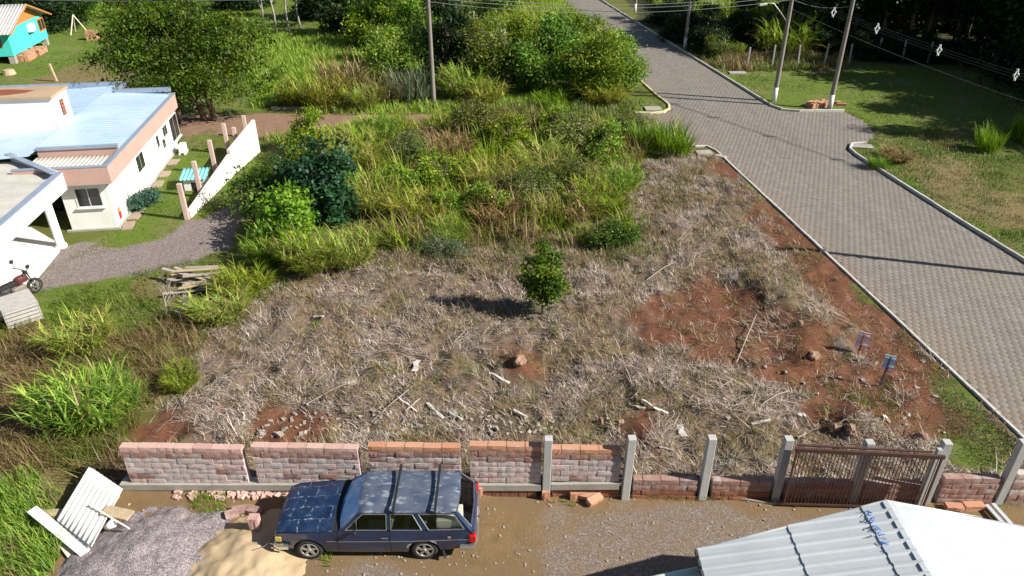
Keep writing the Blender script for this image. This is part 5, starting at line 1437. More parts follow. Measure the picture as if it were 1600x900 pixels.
def pal(name):
    return np.array({
        'reed': [(.2, .35, .025), (.28, .42, .035), (.37, .47, .05), (.14, .27, .025)],
        'reedy': [(.29, .4, .035), (.4, .45, .06), (.22, .35, .03), (.46, .45, .1)],
        'dry': [(.4, .29, .14), (.3, .2, .09), (.46, .37, .2), (.25, .17, .08), (.24, .24, .06)],
        'tan': [(.33, .22, .11), (.4, .3, .17), (.24, .15, .07), (.18, .19, .05)],
        'lawn': [(.1, .19, .018), (.14, .23, .025), (.19, .24, .04), (.08, .15, .015)],
        'lawnd': [(.13, .17, .03), (.2, .2, .06), (.25, .21, .09), (.1, .15, .02)],
        'meadow': [(.23, .37, .022), (.32, .43, .035), (.18, .31, .02), (.4, .44, .06)],
        'leafy': [(.18, .3, .022), (.26, .38, .03), (.11, .22, .018), (.34, .41, .045)],
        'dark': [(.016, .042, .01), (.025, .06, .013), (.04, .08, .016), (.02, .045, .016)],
        'glossy': [(.02, .075, .025), (.03, .1, .035), (.045, .13, .045), (.02, .06, .025)],
        'mid': [(.07, .15, .015), (.11, .2, .02), (.05, .11, .012), (.15, .23, .03)],
        'bright': [(.14, .3, .02), (.2, .37, .03), (.1, .23, .02), (.26, .4, .04)],
        'olive': [(.14, .19, .03), (.19, .23, .04), (.1, .14, .025), (.24, .24, .07)],
        'greyg': [(.15, .19, .1), (.2, .23, .14), (.12, .15, .07)],
        'blueg': [(.07, .16, .11), (.1, .2, .14), (.06, .13, .08)],
        'straw': [(.5, .42, .355), (.4, .325, .275), (.27, .215, .185), (.13, .098, .082), (.62, .53, .45), (.32, .24, .185)],
        'wood': [(.2, .15, .1), (.3, .25, .2), (.13, .09, .06)],
        'twig': [(.34, .3, .25), (.24, .2, .16)]}[name])

def colpick(n, palette, jit=0.15, r=rng):
    c = palette[r.integers(0, len(palette), n)] * r.uniform(1 - jit, 1 + jit, (n, 1))
    return c

def blades(base, length, az, lean, droop, width, cols, segs=3, tipcol=None):
    """curved grass blades; lean 0 upright .. 1 flat, droop curls the tip down"""
    n = len(base); V = np.zeros((n, segs + 1, 2, 3)); C = np.zeros((n, segs + 1, 2, 3))
    ca, sa = np.cos(az), np.sin(az)
    for i in range(segs + 1):
        s = i / segs
        ang = lean * 1.45 + droop * s * 1.6
        if i == 0: hx = np.zeros(n); hzv = np.zeros(n)
        else:
            st = length / segs
            a = lean * 1.45 + droop * (s - .5 / segs) * 1.6
            hx = hx + np.sin(a) * st; hzv = hzv + np.cos(a) * st
        p = base + np.stack([hx * ca, hx * sa, hzv], 1)
        w = width * (1 - s) ** 0.6 * .5 + width * .04
        off = np.stack([-sa * w, ca * w, np.zeros(n)], 1)
        V[:, i, 0] = p - off; V[:, i, 1] = p + off
        cc = cols if tipcol is None else cols * (1 - s) + tipcol * s
        C[:, i, 0] = cc; C[:, i, 1] = cc
    q = []
    for i in range(segs): q.append([i * 2, i * 2 + 1, i * 2 + 3, i * 2 + 2])
    Q = (np.array(q)[None] + (np.arange(n) * (segs + 1) * 2)[:, None, None]).reshape(-1, 4)
    return V.reshape(-1, 3), Q, C.reshape(-1, 3)

def leaves(cent, size, cols, nbias, aspect=0.5, r=rng):
    n = len(cent)
    nr = r.normal(0, 1, (n, 3)) * .8 + nbias; nr /= np.linalg.norm(nr, axis=1, keepdims=True) + 1e-9
    t = r.normal(0, 1, (n, 3)); t -= nr * np.sum(t * nr, 1, keepdims=True); t /= np.linalg.norm(t, axis=1, keepdims=True) + 1e-9
    b = np.cross(nr, t); s = np.asarray(size).reshape(-1, 1)
    V = np.stack([cent - t * s * .5, cent + b * s * aspect * .5 + nr * s * .08, cent + t * s * .5, cent - b * s * aspect * .5 + nr * s * .08], 1)
    Q = np.arange(4 * n).reshape(n, 4)
    return V.reshape(-1, 3), Q, np.repeat(cols, 4, 0)

def join(parts):
    V, Q, C = [], [], []; o = 0
    for v, q, c in parts:
        V.append(v); Q.append(q + o); C.append(c); o += len(v)
    return np.concatenate(V), np.concatenate(Q), np.concatenate(C)

def crown_geo(blobs, ncl, per, leaf, palette, seed, clr=0.35, aspect=0.5, shell=0.45, dead=0.0):
    """leaf clumps spread through ellipsoids (cx,cy,cz,rx,ry,rz)"""
    r = np.random.default_rng(seed); parts = []; centers = []
    vols = np.array([b[3] * b[4] * b[5] for b in blobs]) ** .8; vols = vols / vols.sum()
    for b, f in zip(blobs, vols):
        m = max(3, int(ncl * f))
        d = r.normal(0, 1, (m, 3)); d /= np.linalg.norm(d, axis=1, keepdims=True)
        rad = r.uniform(0, 1, (m, 1)) ** shell * r.uniform(.78, 1.12, (m, 1))
        c = d * rad * np.array(b[3:6]) + np.array(b[:3]); centers.append(c)
        cr = clr * r.uniform(.6, 1.4, m)
        cc = colpick(m, palette, .22, r)
        idx = np.repeat(np.arange(m), per)
        g = r.normal(0, 1, (len(idx), 3)) * np.array([1, 1, .6]) * cr[idx][:, None] * .6
        P_ = c[idx] + g
        col = cc[idx] * r.uniform(.75, 1.25, (len(idx), 1))
        out = d[idx] * .5 + np.array([0, 0, .7])
        parts.append(leaves(P_, leaf * r.uniform(.6, 1.35, len(idx)), col, out, aspect, r))
    return join(parts), np.concatenate(centers)

def rblobs(seed, n, R, H, low=.25, flat=.75):
    """irregular crown: many unequal lobes"""
    r = random.Random(seed); out = []
    for i in range(n):
        a = r.uniform(0, 6.28); q = R * math.sqrt(r.random()) * .82
        t = low + (1 - low) * r.random() * (1 - .45 * (q / R) ** 2)
        s_ = R * r.uniform(.22, .46)
        out.append((q * math.cos(a), q * math.sin(a), H * t * .9, s_ * r.uniform(.8, 1.25), s_ * r.uniform(.8, 1.25), s_ * flat * r.uniform(.6, 1.1)))
    return out

def trunk_mb(base_pts, centers, r0, seed, top, nl=14, lr=0.35):
    """tapered stems with limbs reaching to some leaf clumps"""
    r = random.Random(seed); m = MB()
    for bx, by in base_pts:
        tops = Vector((bx * .4 + r.uniform(-.3, .3), by * .4 + r.uniform(-.3, .3), top))
        b = Vector((bx, by, -.15)); P_ = []
        for i in range(6):
            t = i / 5; P_.append(b.lerp(tops, t) + Vector((r.uniform(-.1, .1), r.uniform(-.1, .1), 0)) * (1 if 0 < i else 0))
        m.tube(P_, [r0 * (1 - .75 * i / 5) for i in range(6)], 8)
        for q in range(nl):
            c = Vector(centers[r.randrange(len(centers))]); t = r.uniform(.25, .95); a = P_[int(t * 5)]
            if (c - a).length > top * 1.6: continue
            mid = a.lerp(c, .5) + Vector((r.uniform(-.2, .2), r.uniform(-.2, .2), .15))
            m.tube([a, mid, c], [r0 * lr * (1 - t * .5), r0 * lr * .6 * (1 - t * .5), r0 * .06], 5, False)
    return m

def tree_proto(name, blobs, ncl, per, leaf, palname, seed, stems=((0, 0),), r0=.15, top=2.0, clr=.4, aspect=.5, bark='bark', nl=14, shell=.45):
    """-> (crown mesh, trunk mesh)"""
    (V, Q, C_), cen = crown_geo(blobs, ncl, per, leaf, pal(palname) if isinstance(palname, str) else palname, seed, clr, aspect, shell)
    cm = np_mesh('crown', V, Q, C_); cm.materials.append(MATS['foliage'])
    tm = trunk_mb(stems, cen, r0, seed, top, nl).mesh('trunk', True); tm.materials.append(MATS[bark])
    return cm, tm
def plant_tree(proto, name, label, cat, pos, scale=1.0, rz=0.0, group=None, sz=None):
    s = scale if hasattr(scale, '__len__') else (scale,) * 3
    t = thing(name, label, cat, pos, group); t.rotation_euler = (0, 0, rz); t.scale = s
    for nm, me in zip(('crown', 'trunk'), proto):
        o = bpy.data.objects.new(nm, me); COL.objects.link(o); o.parent = t
    return t
def plant(me, name, label, cat, pos, scale=1.0, rz=0.0, group=None):
    o = bpy.data.objects.new(name, me); COL.objects.link(o); o.location = pos; o.rotation_euler = (0, 0, rz)
    o.scale = scale if hasattr(scale, '__len__') else (scale,) * 3
    return tag(o, label, cat, group)

def reed_proto(seed, n, r0, h, palname, lowpal='dry', leaflen=(.6, 1.1), width=.05, stalks=90, upright=.0, lowf=.22):
    """clump of cane-like grass: stalks carrying long arching leaves"""
    r = np.random.default_rng(seed)
    a = r.uniform(0, 2 * np.pi, stalks); rr = r0 * .75 * np.sqrt(r.uniform(0, 1, stalks))
    sx, sy = rr * np.cos(a), rr * np.sin(a)
    lob = .78 + .3 * np.sin(a * 2 + seed) * np.cos(a * 3 + seed * 2)
    hh = h * r.uniform(.32, 1.05, stalks) * (1 - .3 * (rr / r0) ** 2) * lob
    outa = np.arctan2(sy, sx) + r.normal(0, .5, stalks); sl = .12 + .25 * rr / r0 + r.normal(0, .05, stalks)
    base = np.stack([sx, sy, np.full(stalks, -.05)], 1)
    parts = [blades(base, hh, outa, np.clip(sl, 0, .5), np.full(stalks, .05), np.full(stalks, width * .7), colpick(stalks, pal(lowpal), .2, r), 3)]
    k_ = r.integers(0, stalks, n); f = r.uniform(.12, 1.0, n) ** .8
    ang = np.clip(sl, 0, .5)[k_] * 1.45
    P_ = base[k_] + np.stack([np.sin(ang) * np.cos(outa[k_]), np.sin(ang) * np.sin(outa[k_]), np.cos(ang)], 1) * (hh[k_] * f)[:, None]
    az = np.where(r.uniform(0, 1, n) < .5, outa[k_] + r.normal(0, .6, n), r.uniform(0, 2 * np.pi, n))
    ln = r.uniform(*leaflen, n) * (.7 + .5 * f)
    col = colpick(n, pal(palname), .2, r); low = colpick(n, pal(lowpal), .2, r)
    isl = (r.uniform(0, 1, n) < lowf + .45 * np.clip(.45 - f, 0, 1))[:, None]
    col = np.where(isl, low, col)
    parts.append(blades(P_, ln, az, r.uniform(.12, .45, n) * (1 - upright), r.uniform(.35, .95, n) * (1 - .5 * upright), width * r.uniform(.7, 1.3, n), col, 4, col * np.array([1.15, 1.08, 1.0])))
    V, Q, C_ = join(parts); me = np_mesh('reed_clump', V, Q, C_); me.materials.append(MATS['foliage']); return me

def scatter(polys, dens, seed, soft=0.4, mask=None, bbox=None):
    """random points inside ground polygons"""
    r = np.random.default_rng(seed); out = []
    for p in polys:
        A = np.array([q[:2] for q in p]); lo, hi = A.min(0) - soft, A.max(0) + soft
        n = int((hi[0] - lo[0]) * (hi[1] - lo[1]) * dens)
        X = r.uniform(lo[0], hi[0], n); Y = r.uniform(lo[1], hi[1], n)
        sd = poly_sd(X, Y, p) + (fbm(X, Y, 1.2, seed) - .5) * soft * 3
        ok = (sd > 0) & (road_sd(X, Y) < -.25)
        if mask is not None: ok &= mask(X, Y, r)
        out.append(np.stack([X[ok], Y[ok]], 1))
    return np.concatenate(out), r

def grass_stuff(name, label, polys, dens, hrange, palname, width, seed, lean=(.05, .4), droop=(.1, .7), soft=.5, mask=None, patch=1.5, hpow=1.0, segs=2, mixpal=None, mixp=.5, mat='foliage'):
    P_, r = scatter(polys, dens, seed, soft, mask)
    n = len(P_); z = hz(P_[:, 0], P_[:, 1])
    hn = fbm(P_[:, 0], P_[:, 1], patch, seed + 3)
    hgt = (hrange[0] + (hrange[1] - hrange[0]) * np.clip((hn - .25) * 2, 0, 1) ** hpow) * r.uniform(.6, 1.25, n)
    col = colpick(n, pal(palname), .22, r)
    if mixpal:
        c2 = colpick(n, pal(mixpal), .22, r); mk = fbm(P_[:, 0], P_[:, 1], patch * 1.3, seed + 9) + r.normal(0, .06, n) > mixp
        col = np.where(mk[:, None], c2, col)
    V, Q, C_ = blades(np.stack([P_[:, 0], P_[:, 1], z - .02], 1), hgt, r.uniform(0, 2 * np.pi, n), r.uniform(*lean, n), r.uniform(*droop, n), width * r.uniform(.7, 1.3, n), col, segs)
    o = link(name, np_mesh(name, V, Q, C_), mat); tag(o, label=label, cat='grass', kind='stuff'); return o
# ------------------------------------------------------------------ ground cover
yard_keep = lambda X, Y: m_yard(X, Y) < .3
def lot_mask(X, Y, r): return (r.uniform(0, 1, len(X)) < m_lot(X, Y)) & (m_soil(X, Y) < .35 + .25 * r.uniform(0, 1, len(X))) & (m_yard(X, Y) < .4) & (Y > wall_y(X) + .25)
# cut dead straw on the lot: short broken pieces lying every way, with bare gaps
def straw_mask(X, Y, r): return lot_mask(X, Y, r) & (.55 * fbm(X, Y, .8, 70) + .6 * fbm(X, Y, 2.6, 170, 3) + r.normal(0, .05, len(X)) < .62)
P_, r = scatter([lot_poly], 560, 71, .3, straw_mask)
n = len(P_); z = hz(P_[:, 0], P_[:, 1])
flow = fbm(P_[:, 0], P_[:, 1], 1.0, 77) * 14.0
patchn = fbm(P_[:, 0], P_[:, 1], .7, 79)
col = colpick(n, pal('straw'), .3, r) * (0.5 + 1.0 * patchn)[:, None]
brown = (fbm(P_[:, 0], P_[:, 1], 1.4, 80) > .5) & (r.uniform(0, 1, n) < .75)
col = np.where(brown[:, None], colpick(n, pal('tan'), .3, r) * .8, col)
ln = r.uniform(.05, .26, n) * (1 + (r.uniform(0, 1, n) < .05) * 2.4)
geo = blades(np.stack([P_[:, 0], P_[:, 1], z + r.uniform(0, .04, n)], 1), ln, flow + r.normal(0, 1.3, n), r.uniform(.35, 1.05, n), r.uniform(0, .4, n), .012 * r.uniform(.6, 1.5, n), col, 2)
o = link('cut_straw', np_mesh('cut_straw', *geo), 'dead_stalk'); tag(o, label='cut dead grass stalks strewn over the cleared lot', cat='straw', kind='stuff')
# matted tufts and stubble
C0, r = scatter([lot_poly] + soil_polys[:2], 5.0, 72, .3, lambda X, Y, r: (m_yard(X, Y) < .3) & (Y > wall_y(X) + .3) & (r.uniform(0, 1, len(X)) < np.maximum(m_lot(X, Y) * .9 - m_soil(X, Y) * .55, .12)))
m_ = len(C0); per = 22; idx = np.repeat(np.arange(m_), per); n = len(idx)
rad = r.uniform(.06, .22, m_)[idx]; off = r.normal(0, 1, (n, 2)) * rad[:, None]
P_ = C0[idx] + off; kind = r.uniform(0, 1, m_)[idx]
col = np.where((kind < .14)[:, None], colpick(n, pal('lawn'), .25, r), np.where((kind < .55)[:, None], colpick(n, pal('straw'), .25, r) * .85, colpick(n, pal('tan'), .25, r) * .8))
geo = blades(np.stack([P_[:, 0], P_[:, 1], hz(P_[:, 0], P_[:, 1]) - .02], 1), r.uniform(.1, .42, n) * np.where(kind < .14, .7, 1), np.arctan2(off[:, 1], off[:, 0]) + r.normal(0, .9, n), r.uniform(.1, .85, n), r.uniform(.1, .8, n), .016 * r.uniform(.7, 1.4, n), col, 2)
o = link('straw_tufts', np_mesh('straw_tufts', *geo), 'dead_stalk'); tag(o, label='matted tufts and stubble of cut grass on the lot', cat='straw', kind='stuff')
# pale bundles of long stalks that lie combed in one direction
parts = []
for px_, py_, az, spread, m_, L in ((725, 535, .1, .7, 420, 1.5), (560, 480, .35, .6, 260, 1.1), (640, 560, 2.9, .7, 260, 1.2), (420, 560, .2, .9, 300, 1.0), (1080, 400, .5, .9, 420, 1.2), (1060, 350, .8, .8, 300, 1.1), (1130, 615, 2.7, .9, 420, 1.2), (1170, 640, .4, .9, 420, 1.1), (300, 640, .4, .9, 380, 1.0), (480, 600, .9, .7, 240, 1.0), (1040, 690, .1, .5, 160, 1.1), (880, 430, .6, .9, 240, .9), (330, 590, .2, .8, 300, 1.1), (1200, 520, 2.4, .6, 200, 1.0), (1290, 500, 2.2, .6, 220, 1.0), (690, 470, .3, .8, 240, .9), (550, 545, .4, .9, 260, 1.0)):
    m_ = int(m_ * .45); L *= .62; spread *= 1.25; c = G(px_, py_); rr = np.random.default_rng(px_ * 3 + py_)
    X = c.x + rr.normal(0, spread * .55, m_); Y = c.y + rr.normal(0, spread * .55, m_)
    parts.append(blades(np.stack([X, Y, hz(X, Y) + rr.uniform(.0, .12, m_)], 1), L * rr.uniform(.5, 1.1, m_), az + rr.normal(0, .8, m_), rr.uniform(.86, 1.0, m_), rr.uniform(0, .1, m_), .013 * rr.uniform(.6, 1.4, m_), colpick(m_, pal('straw'), .2, rr), 2))
o = link('stalk_bundles', np_mesh('stalk_bundles', *join(parts)), 'dead_stalk'); tag(o, label='pale combed bundles of long dead stalks lying on the lot', cat='straw', kind='stuff')

grass_stuff('soil_litter', 'thin dead stalks strewn over the red soil', soil_polys[:2], 40, (.08, .3), 'straw', .012, 181, lean=(.7, 1.0), droop=(0, .2), soft=.4, mixpal='tan', mixp=.5, mask=lambda X, Y, r: Y > wall_y(X) + .3, mat='dead_stalk')
# short green regrowth on the lot
green_spots = [PX((840, 605), (960, 590), (1000, 630), (930, 680), (840, 670)), PX((570, 580), (650, 570), (680, 620), (610, 650)), PX((1110, 430), (1190, 410), (1240, 450), (1200, 480)), PX((1220, 480), (1260, 470), (1260, 510)), PX((900, 470), (960, 470), (960, 510), (910, 510)),
               PX((560, 440), (640, 420), (660, 450), (580, 460)), PX((1300, 590), (1400, 600), (1400, 680), (1300, 690)), PX((1180, 690), (1260, 680), (1260, 720), (1190, 720)), PX((640, 660), (900, 650), (900, 690), (640, 690)), PX((760, 570), (860, 560), (860, 600)), PX((1190, 350), (1260, 380), (1280, 430), (1210, 420)), PX((1370, 500), (1440, 560), (1400, 580))]
grass_stuff('lot_regrowth', 'short green regrowth patches among the dead straw', green_spots, 260, (.05, .2), 'lawn', .018, 81, soft=.5, mixpal='lawnd', mixp=.5, mask=lambda X, Y, r: (fbm(X, Y, .5, 82) > .45) & (Y > wall_y(X) + .25))
# lawns
grass_stuff('lawn_grass', 'short lawn grass by the white house and in the far fields', [lawn_polys[0], lawn_polys[1], lawn_polys[5], lawn_polys[7]], 200, (.05, .16), 'lawn', .022, 83, mixpal='lawnd', mixp=.6)
grass_stuff('kerb_grass', 'dense low grass strip between the red soil and the street kerb', [PX((1425, 555), (1470, 570), (1590, 690), (1560, 750), (1480, 725), (1465, 640)), PX((1370, 470), (1400, 490), (1470, 570), (1430, 580))], 900, (.04, .13), 'lawnd', .018, 84, mixpal='greyg', mixp=.5)
grass_stuff('far_lawn_grass', 'grass of the far lawns and verges', [lawn_polys[2], lawn_polys[3]], 26, (.04, .16), 'lawn', .06, 85, patch=4, mixpal='lawnd', mixp=.6, mask=lambda X, Y, r: (X > -48) & (Y < 95))
grass_stuff('shaded_lawn_grass', 'short grass of the shaded lawn right of the street', [lawn_polys[4]], 60, (.05, .16), 'lawnd', .05, 86, patch=3, mixpal='tan', mixp=.6, mask=lambda X, Y, r: X < 45)
kl = []
for i in range(len(kerb_lot) - 1):
    a_, b_ = kerb_lot[i], kerb_lot[i + 1]; nn_ = int((b_ - a_).length * 26)
    for t in rng.uniform(0, 1, nn_):
        q = a_.lerp(b_, t); d_ = (b_ - a_).normalized()
        if fbm(np.array([q.x]), np.array([q.y]), 1.5, 190)[0] > .52: kl.append((q + Vector((d_.y, -d_.x, 0)) * rng.uniform(-.02, .16), 0))
KB = np.array([[p_[0].x, p_[0].y, -.01] for p_ in kl]); n = len(KB)
geo = blades(KB, rng.uniform(.04, .14, n), rng.uniform(0, 6.28, n), rng.uniform(.1, .6, n), rng.uniform(.1, .6, n), np.full(n, .014), colpick(n, pal('lawnd'), .2), 2)
tag(link('kerb_weeds', np_mesh('kerb_weeds', *geo), 'foliage'), label='small weeds growing in the joints along the lot kerb', cat='grass', kind='stuff')
# weedy field right of the street
grass_stuff('field_weeds', 'mixed dry and green weeds of the field right of the street', [PX((1330, 245), (1370, 212), (1460, 200), (1800, 220), (1800, 450), (1600, 402), (1480, 325))], 95, (.06, .34), 'mid', .03, 87, patch=1.2, mixpal='tan', mixp=.56, mask=lambda X, Y, r: X < 32)
grass_stuff('lot_weeds', 'thin low weeds and litter in the bare gaps of the straw', [lot_poly], 110, (.03, .12), 'lawnd', .014, 182, soft=.3, mixpal='tan', mixp=.46, mask=lambda X, Y, r: (.55 * fbm(X, Y, .8, 70) + .6 * fbm(X, Y, 2.6, 170, 3) > .6) & (m_soil(X, Y) < .5) & (Y > wall_y(X) + .25))
# tall weeds between the thicket and the road, and on the left
thicket = PX((560, 395), (590, 330), (570, 240), (620, 195), (700, 188), (860, 186), (985, 200), (1005, 245), (985, 290), (1000, 350), (960, 392), (860, 385), (760, 380), (650, 400))
grass_stuff('tall_weeds', 'tangled thicket of tall green and straw-coloured weeds on the lot', [thicket], 85, (.3, 1.7), 'meadow', .045, 88, lean=(.0, .35), droop=(.1, .9), soft=.6, patch=1.2, mixpal='tan', mixp=.6, segs=3, mask=lambda X, Y, r: fbm(X, Y, 1.0, 188) + r.normal(0, .05, len(X)) > .44)
grass_stuff('thicket_litter', 'low dry litter under the thicket', [thicket], 120, (.1, .4), 'tan', .025, 188, lean=(.3, .9), soft=.6, mixpal='olive', mixp=.55)
grass_stuff('thicket_stems', 'upright reddish dry stems standing in the thicket', [PX((720, 380), (740, 270), (860, 260), (940, 330), (900, 385))], 26, (.9, 1.7), 'tan', .03, 89, lean=(.0, .1), droop=(0, .1), soft=.3, patch=2.0, segs=2, mask=lambda X, Y, r: fbm(X, Y, 1.5, 90) > .5, mat='dead_stalk')
grass_stuff('thicket_fringe', 'greyish dry grass fringe in front of the thicket', [PX((570, 400), (680, 380), (780, 370), (880, 370), (1000, 360), (1040, 300), (1050, 260), (1090, 270), (1040, 400), (900, 430), (760, 425), (600, 425))], 90, (.2, .7), 'olive', .025, 91, soft=.8, mixpal='tan', mixp=.42, patch=1.0)
grass_stuff('roadside_weeds', 'green weeds along the dirt road and the corner verge', [PX((690, 178), (760, 150), (900, 150), (1000, 160), (990, 178), (960, 200), (800, 195)), PX((460, 175), (700, 160), (700, 178), (470, 182)), PX((420, 220), (470, 205), (560, 195), (560, 240), (440, 290))], 60, (.2, .8), 'meadow', .05, 92, soft=.5, mixpal='olive', mixp=.5, patch=2)
grass_stuff('dry_grass', 'tall brownish dry grass on the left of the lot', [PX((-60, 525), (60, 515), (200, 520), (310, 505), (320, 545), (255, 615), (215, 700), (195, 752), (100, 740), (-60, 780))], 190, (.3, .85), 'tan', .022, 93, lean=(.1, .6), droop=(.2, .9), soft=.6, patch=1.0, mixpal='olive', mixp=.56, segs=3)
grass_stuff('left_weeds', 'olive weeds between the gravel drive and the straw', [PX((130, 450), (330, 405), (420, 430), (330, 500), (310, 520), (190, 520), (100, 520), (40, 520)), PX((270, 470), (420, 420), (480, 450), (340, 520))], 100, (.1, .45), 'olive', .025, 94, soft=.6, patch=1.1, mixpal='lawn', mixp=.52)
grass_stuff('corner_grass', 'bright green grass in the bottom left corner', [PX((-60, 770), (60, 745), (110, 770), (75, 800), (100, 850), (60, 920), (-60, 950))], 420, (.15, .55), 'reed', .02, 95, lean=(.05, .4), soft=.5, patch=.9, mixpal='dry', mixp=.58, segs=3)
grass_stuff('wall_weeds', 'small weeds growing at the foot of the block wall', [PX((290, 775), (355, 770), (365, 800), (310, 812)), PX((440, 765), (465, 760), (465, 775), (445, 778)), PX((850, 785), (900, 780), (900, 792)), PX((500, 870), (520, 868), (515, 885)), PX((1020, 770), (1140, 772), (1140, 780), (1020, 778))], 700, (.06, .25), 'bright', .015, 96, soft=.12, patch=.5)
# meadows at the top
grass_stuff('meadow', 'bright meadow behind the wide tree', [PX((395, 55), (570, 45), (560, 120), (480, 170), (400, 168))], 55, (.3, .8), 'meadow', .06, 97, patch=3, lean=(0, .3), soft=.8)
grass_stuff('upper_meadow', 'tall yellow-green meadow left of the upper street', [PX((770, -15), (880, -15), (905, 35), (955, 85), (900, 95), (840, 80), (780, 60))], 34, (.8, 1.8), 'meadow', .09, 98, patch=3, lean=(0, .25), soft=1.0, mixpal='reedy', mixp=.5)
grass_stuff('upper_reeds', 'bright tall grass right of the upper street', [PX((985, -25), (1300, -25), (1290, 14), (1140, 30), (1040, 26))], 24, (1.0, 2.2), 'reedy', .1, 99, patch=3, lean=(0, .25), soft=1.0, mixpal='meadow', mixp=.5)
grass_stuff('fence_weeds', 'brown weeds along the fence of slim posts', [PX((1085, 92), (1180, 88), (1330, 92), (1330, 106), (1200, 112), (1130, 112))], 60, (.3, 1.0), 'tan', .06, 100, patch=2, lean=(0, .3), mixpal='olive', mixp=.5)

# ------------------------------------------------------------------ single plants on and around the lot
REED = reed_proto(1, 2800, 1.4, 2.1, 'reed', leaflen=(.35, .75), width=.042, stalks=150, lowf=.12)
REED2 = reed_proto(2, 1900, 1.2, 2.1, 'reed', leaflen=(.4, .8), width=.042, stalks=100, lowf=.25)
REEDY = reed_proto(3, 1700, 1.2, 2.0, 'reedy', leaflen=(.4, .8), width=.042, stalks=100, lowf=.25)
DRYR = reed_proto(4, 800, 1.2, 1.9, 'dry', 'tan', stalks=90)
TUSS = reed_proto(5, 900, 1.0, 1.3, 'bright', 'reed', leaflen=(.6, 1.0), width=.03, stalks=140, upright=.6, lowf=.1)
def gpos(px, py): p = G(px, py); return Vector((p.x, p.y, gz(p.x, p.y) if road_sd(np.array([p.x]), np.array([p.y]))[0] < 0 else 0))
for me, px_, py_, sc, lab in (
    (REED, 146, 655, (.98, .86, .95), 'big bright green reed clump on the left, above the white sheets'),
    (REEDY, 132, 545, (.85, .8, .75), 'yellowish reed clump behind the big green one'),
    (REED2, 285, 606, (.45, .42, .42), 'small green reed clump beside the straw on the left'),
    (REEDY, 345, 495, (.85, .75, .62), 'yellow-green reed clump beside the debris pile'),
    (REED2, 385, 462, (.8, .7, .6), 'green reed clump at the left edge of the straw'),
    (REED, 430, 405, (.85, .8, .9), 'tall arching reed clump at the left front of the dark bush'),
    (REED2, 490, 425, (.85, .8, .85), 'green reed clump in front of the dark bush'),
    (REEDY, 548, 415, (.85, .8, .9), 'yellow-green reed clump right front of the dark bush'),
    (REEDY, 588, 330, (.95, .95, 1.0), 'yellow reed clump right of the dark glossy bush'),
    (REEDY, 560, 260, (1.2, 1.1, 1.0), 'broad yellow-green reed clump behind the dark bush'),
    (REED, 585, 222, (1.1, 1.1, .85), 'green reed clump nearest the dirt road'),
    (REEDY, 660, 340, (1.1, 1.0, .75), 'yellowish reed clump in the left part of the weed thicket'),
    (REED2, 700, 375, (.7, .7, .5), 'low green reed clump at the front of the thicket'),
    (REEDY, 770, 290, (1.2, 1.1, .8), 'yellow-green clump in the middle of the weed thicket'),
    (REEDY, 850, 270, (1.2, 1.1, .85), 'yellow-tipped reed clump in the upper right thicket'),
    (REED2, 930, 335, (1.1, 1.0, .85), 'green reed clump at the right end of the thicket'),
    (DRYR, 780, 350, (.9, .9, .75), 'dry brown reed clump at the thicket front'),
    (DRYR, 700, 245, (1.1, 1.0, .8), 'dry reed clump in the rear of the thicket'),
    (DRYR, 880, 345, (1.0, .9, .7), 'dry reed clump behind the young tree'),
    (REED, 960, 300, (.9, .9, .7), 'bright reed clump facing the cleared ground'),
    (TUSS, 1050, 240, (1.35, 1.1, 1.15), 'round bright green grass tussock beside the street corner'),
    (TUSS, 1006, 232, (1.0, .9, 1.05), 'darker green tussock left of the round one'),
    (REEDY, 507, 168, (1.3, 1.2, 1.25), 'tall yellow dry reed clump behind the dirt road'),
    (DRYR, 535, 150, (1.5, 1.3, 1.5), 'brown plumed reed clump above the dirt road'),
    (REEDY, 570, 168, (1.0, 1.0, .95), 'smaller yellow reed clump right of the tall one'),
    (REED2, 465, 165, (1.1, 1.0, 1.0), 'green reed clump at the edge of the wide tree'),
    (DRYR, 612, 160, (1.0, 1.0, 1.1), 'orange-brown reed clump left of the scrub pole'),
    (REED2, 727, 150, (1.4, 1.3, 1.15), 'bright green reed clump right of the scrub pole'),
    (REEDY, 760, 160, (1.0, 1.0, .8), 'low yellow reed clump right of the scrub pole'),
    (REED2, 1222, 84, (2.2, 2.0, 2.0), 'big pale reed clump in front of the dark wood'),
    (TUSS, 1540, 236, (.75, .75, .95), 'bright green tussock in the weedy field at the right'),
    (TUSS, 1598, 220, (.9, .9, 1.1), 'green tussock at the right edge of the weedy field'),
    (TUSS, 1370, 262, (.6, .6, .4), 'small green tuft behind the right kerb'),
    (DRYR, 1400, 250, (.7, .7, .4), 'brown dry tuft in the weedy field'),
    (REEDY, 940, 160, (1.3, 1.2, .8), 'bright yellow-green reeds below the big roadside bush'),
    (TUSS, 860, 165, (1.5, 1.2, .6), 'low yellow-green tussock below the roadside bush')):
    plant(me, 'reed_clump' if me is not TUSS else 'grass_tussock', lab, 'grass clump', gpos(px_, py_), sc, random.uniform(0, 6.28), 'reed clumps')
# blue-grey plume grass by the pole
PLUME = reed_proto(9, 700, 1.2, 1.7, 'greyg', 'greyg', stalks=160, upright=.7)
plant(PLUME, 'plume_grass', 'grey-green plume grass just left of the scrub pole', 'grass clump', gpos(640, 160), (1.3, 1.1, 1.3))

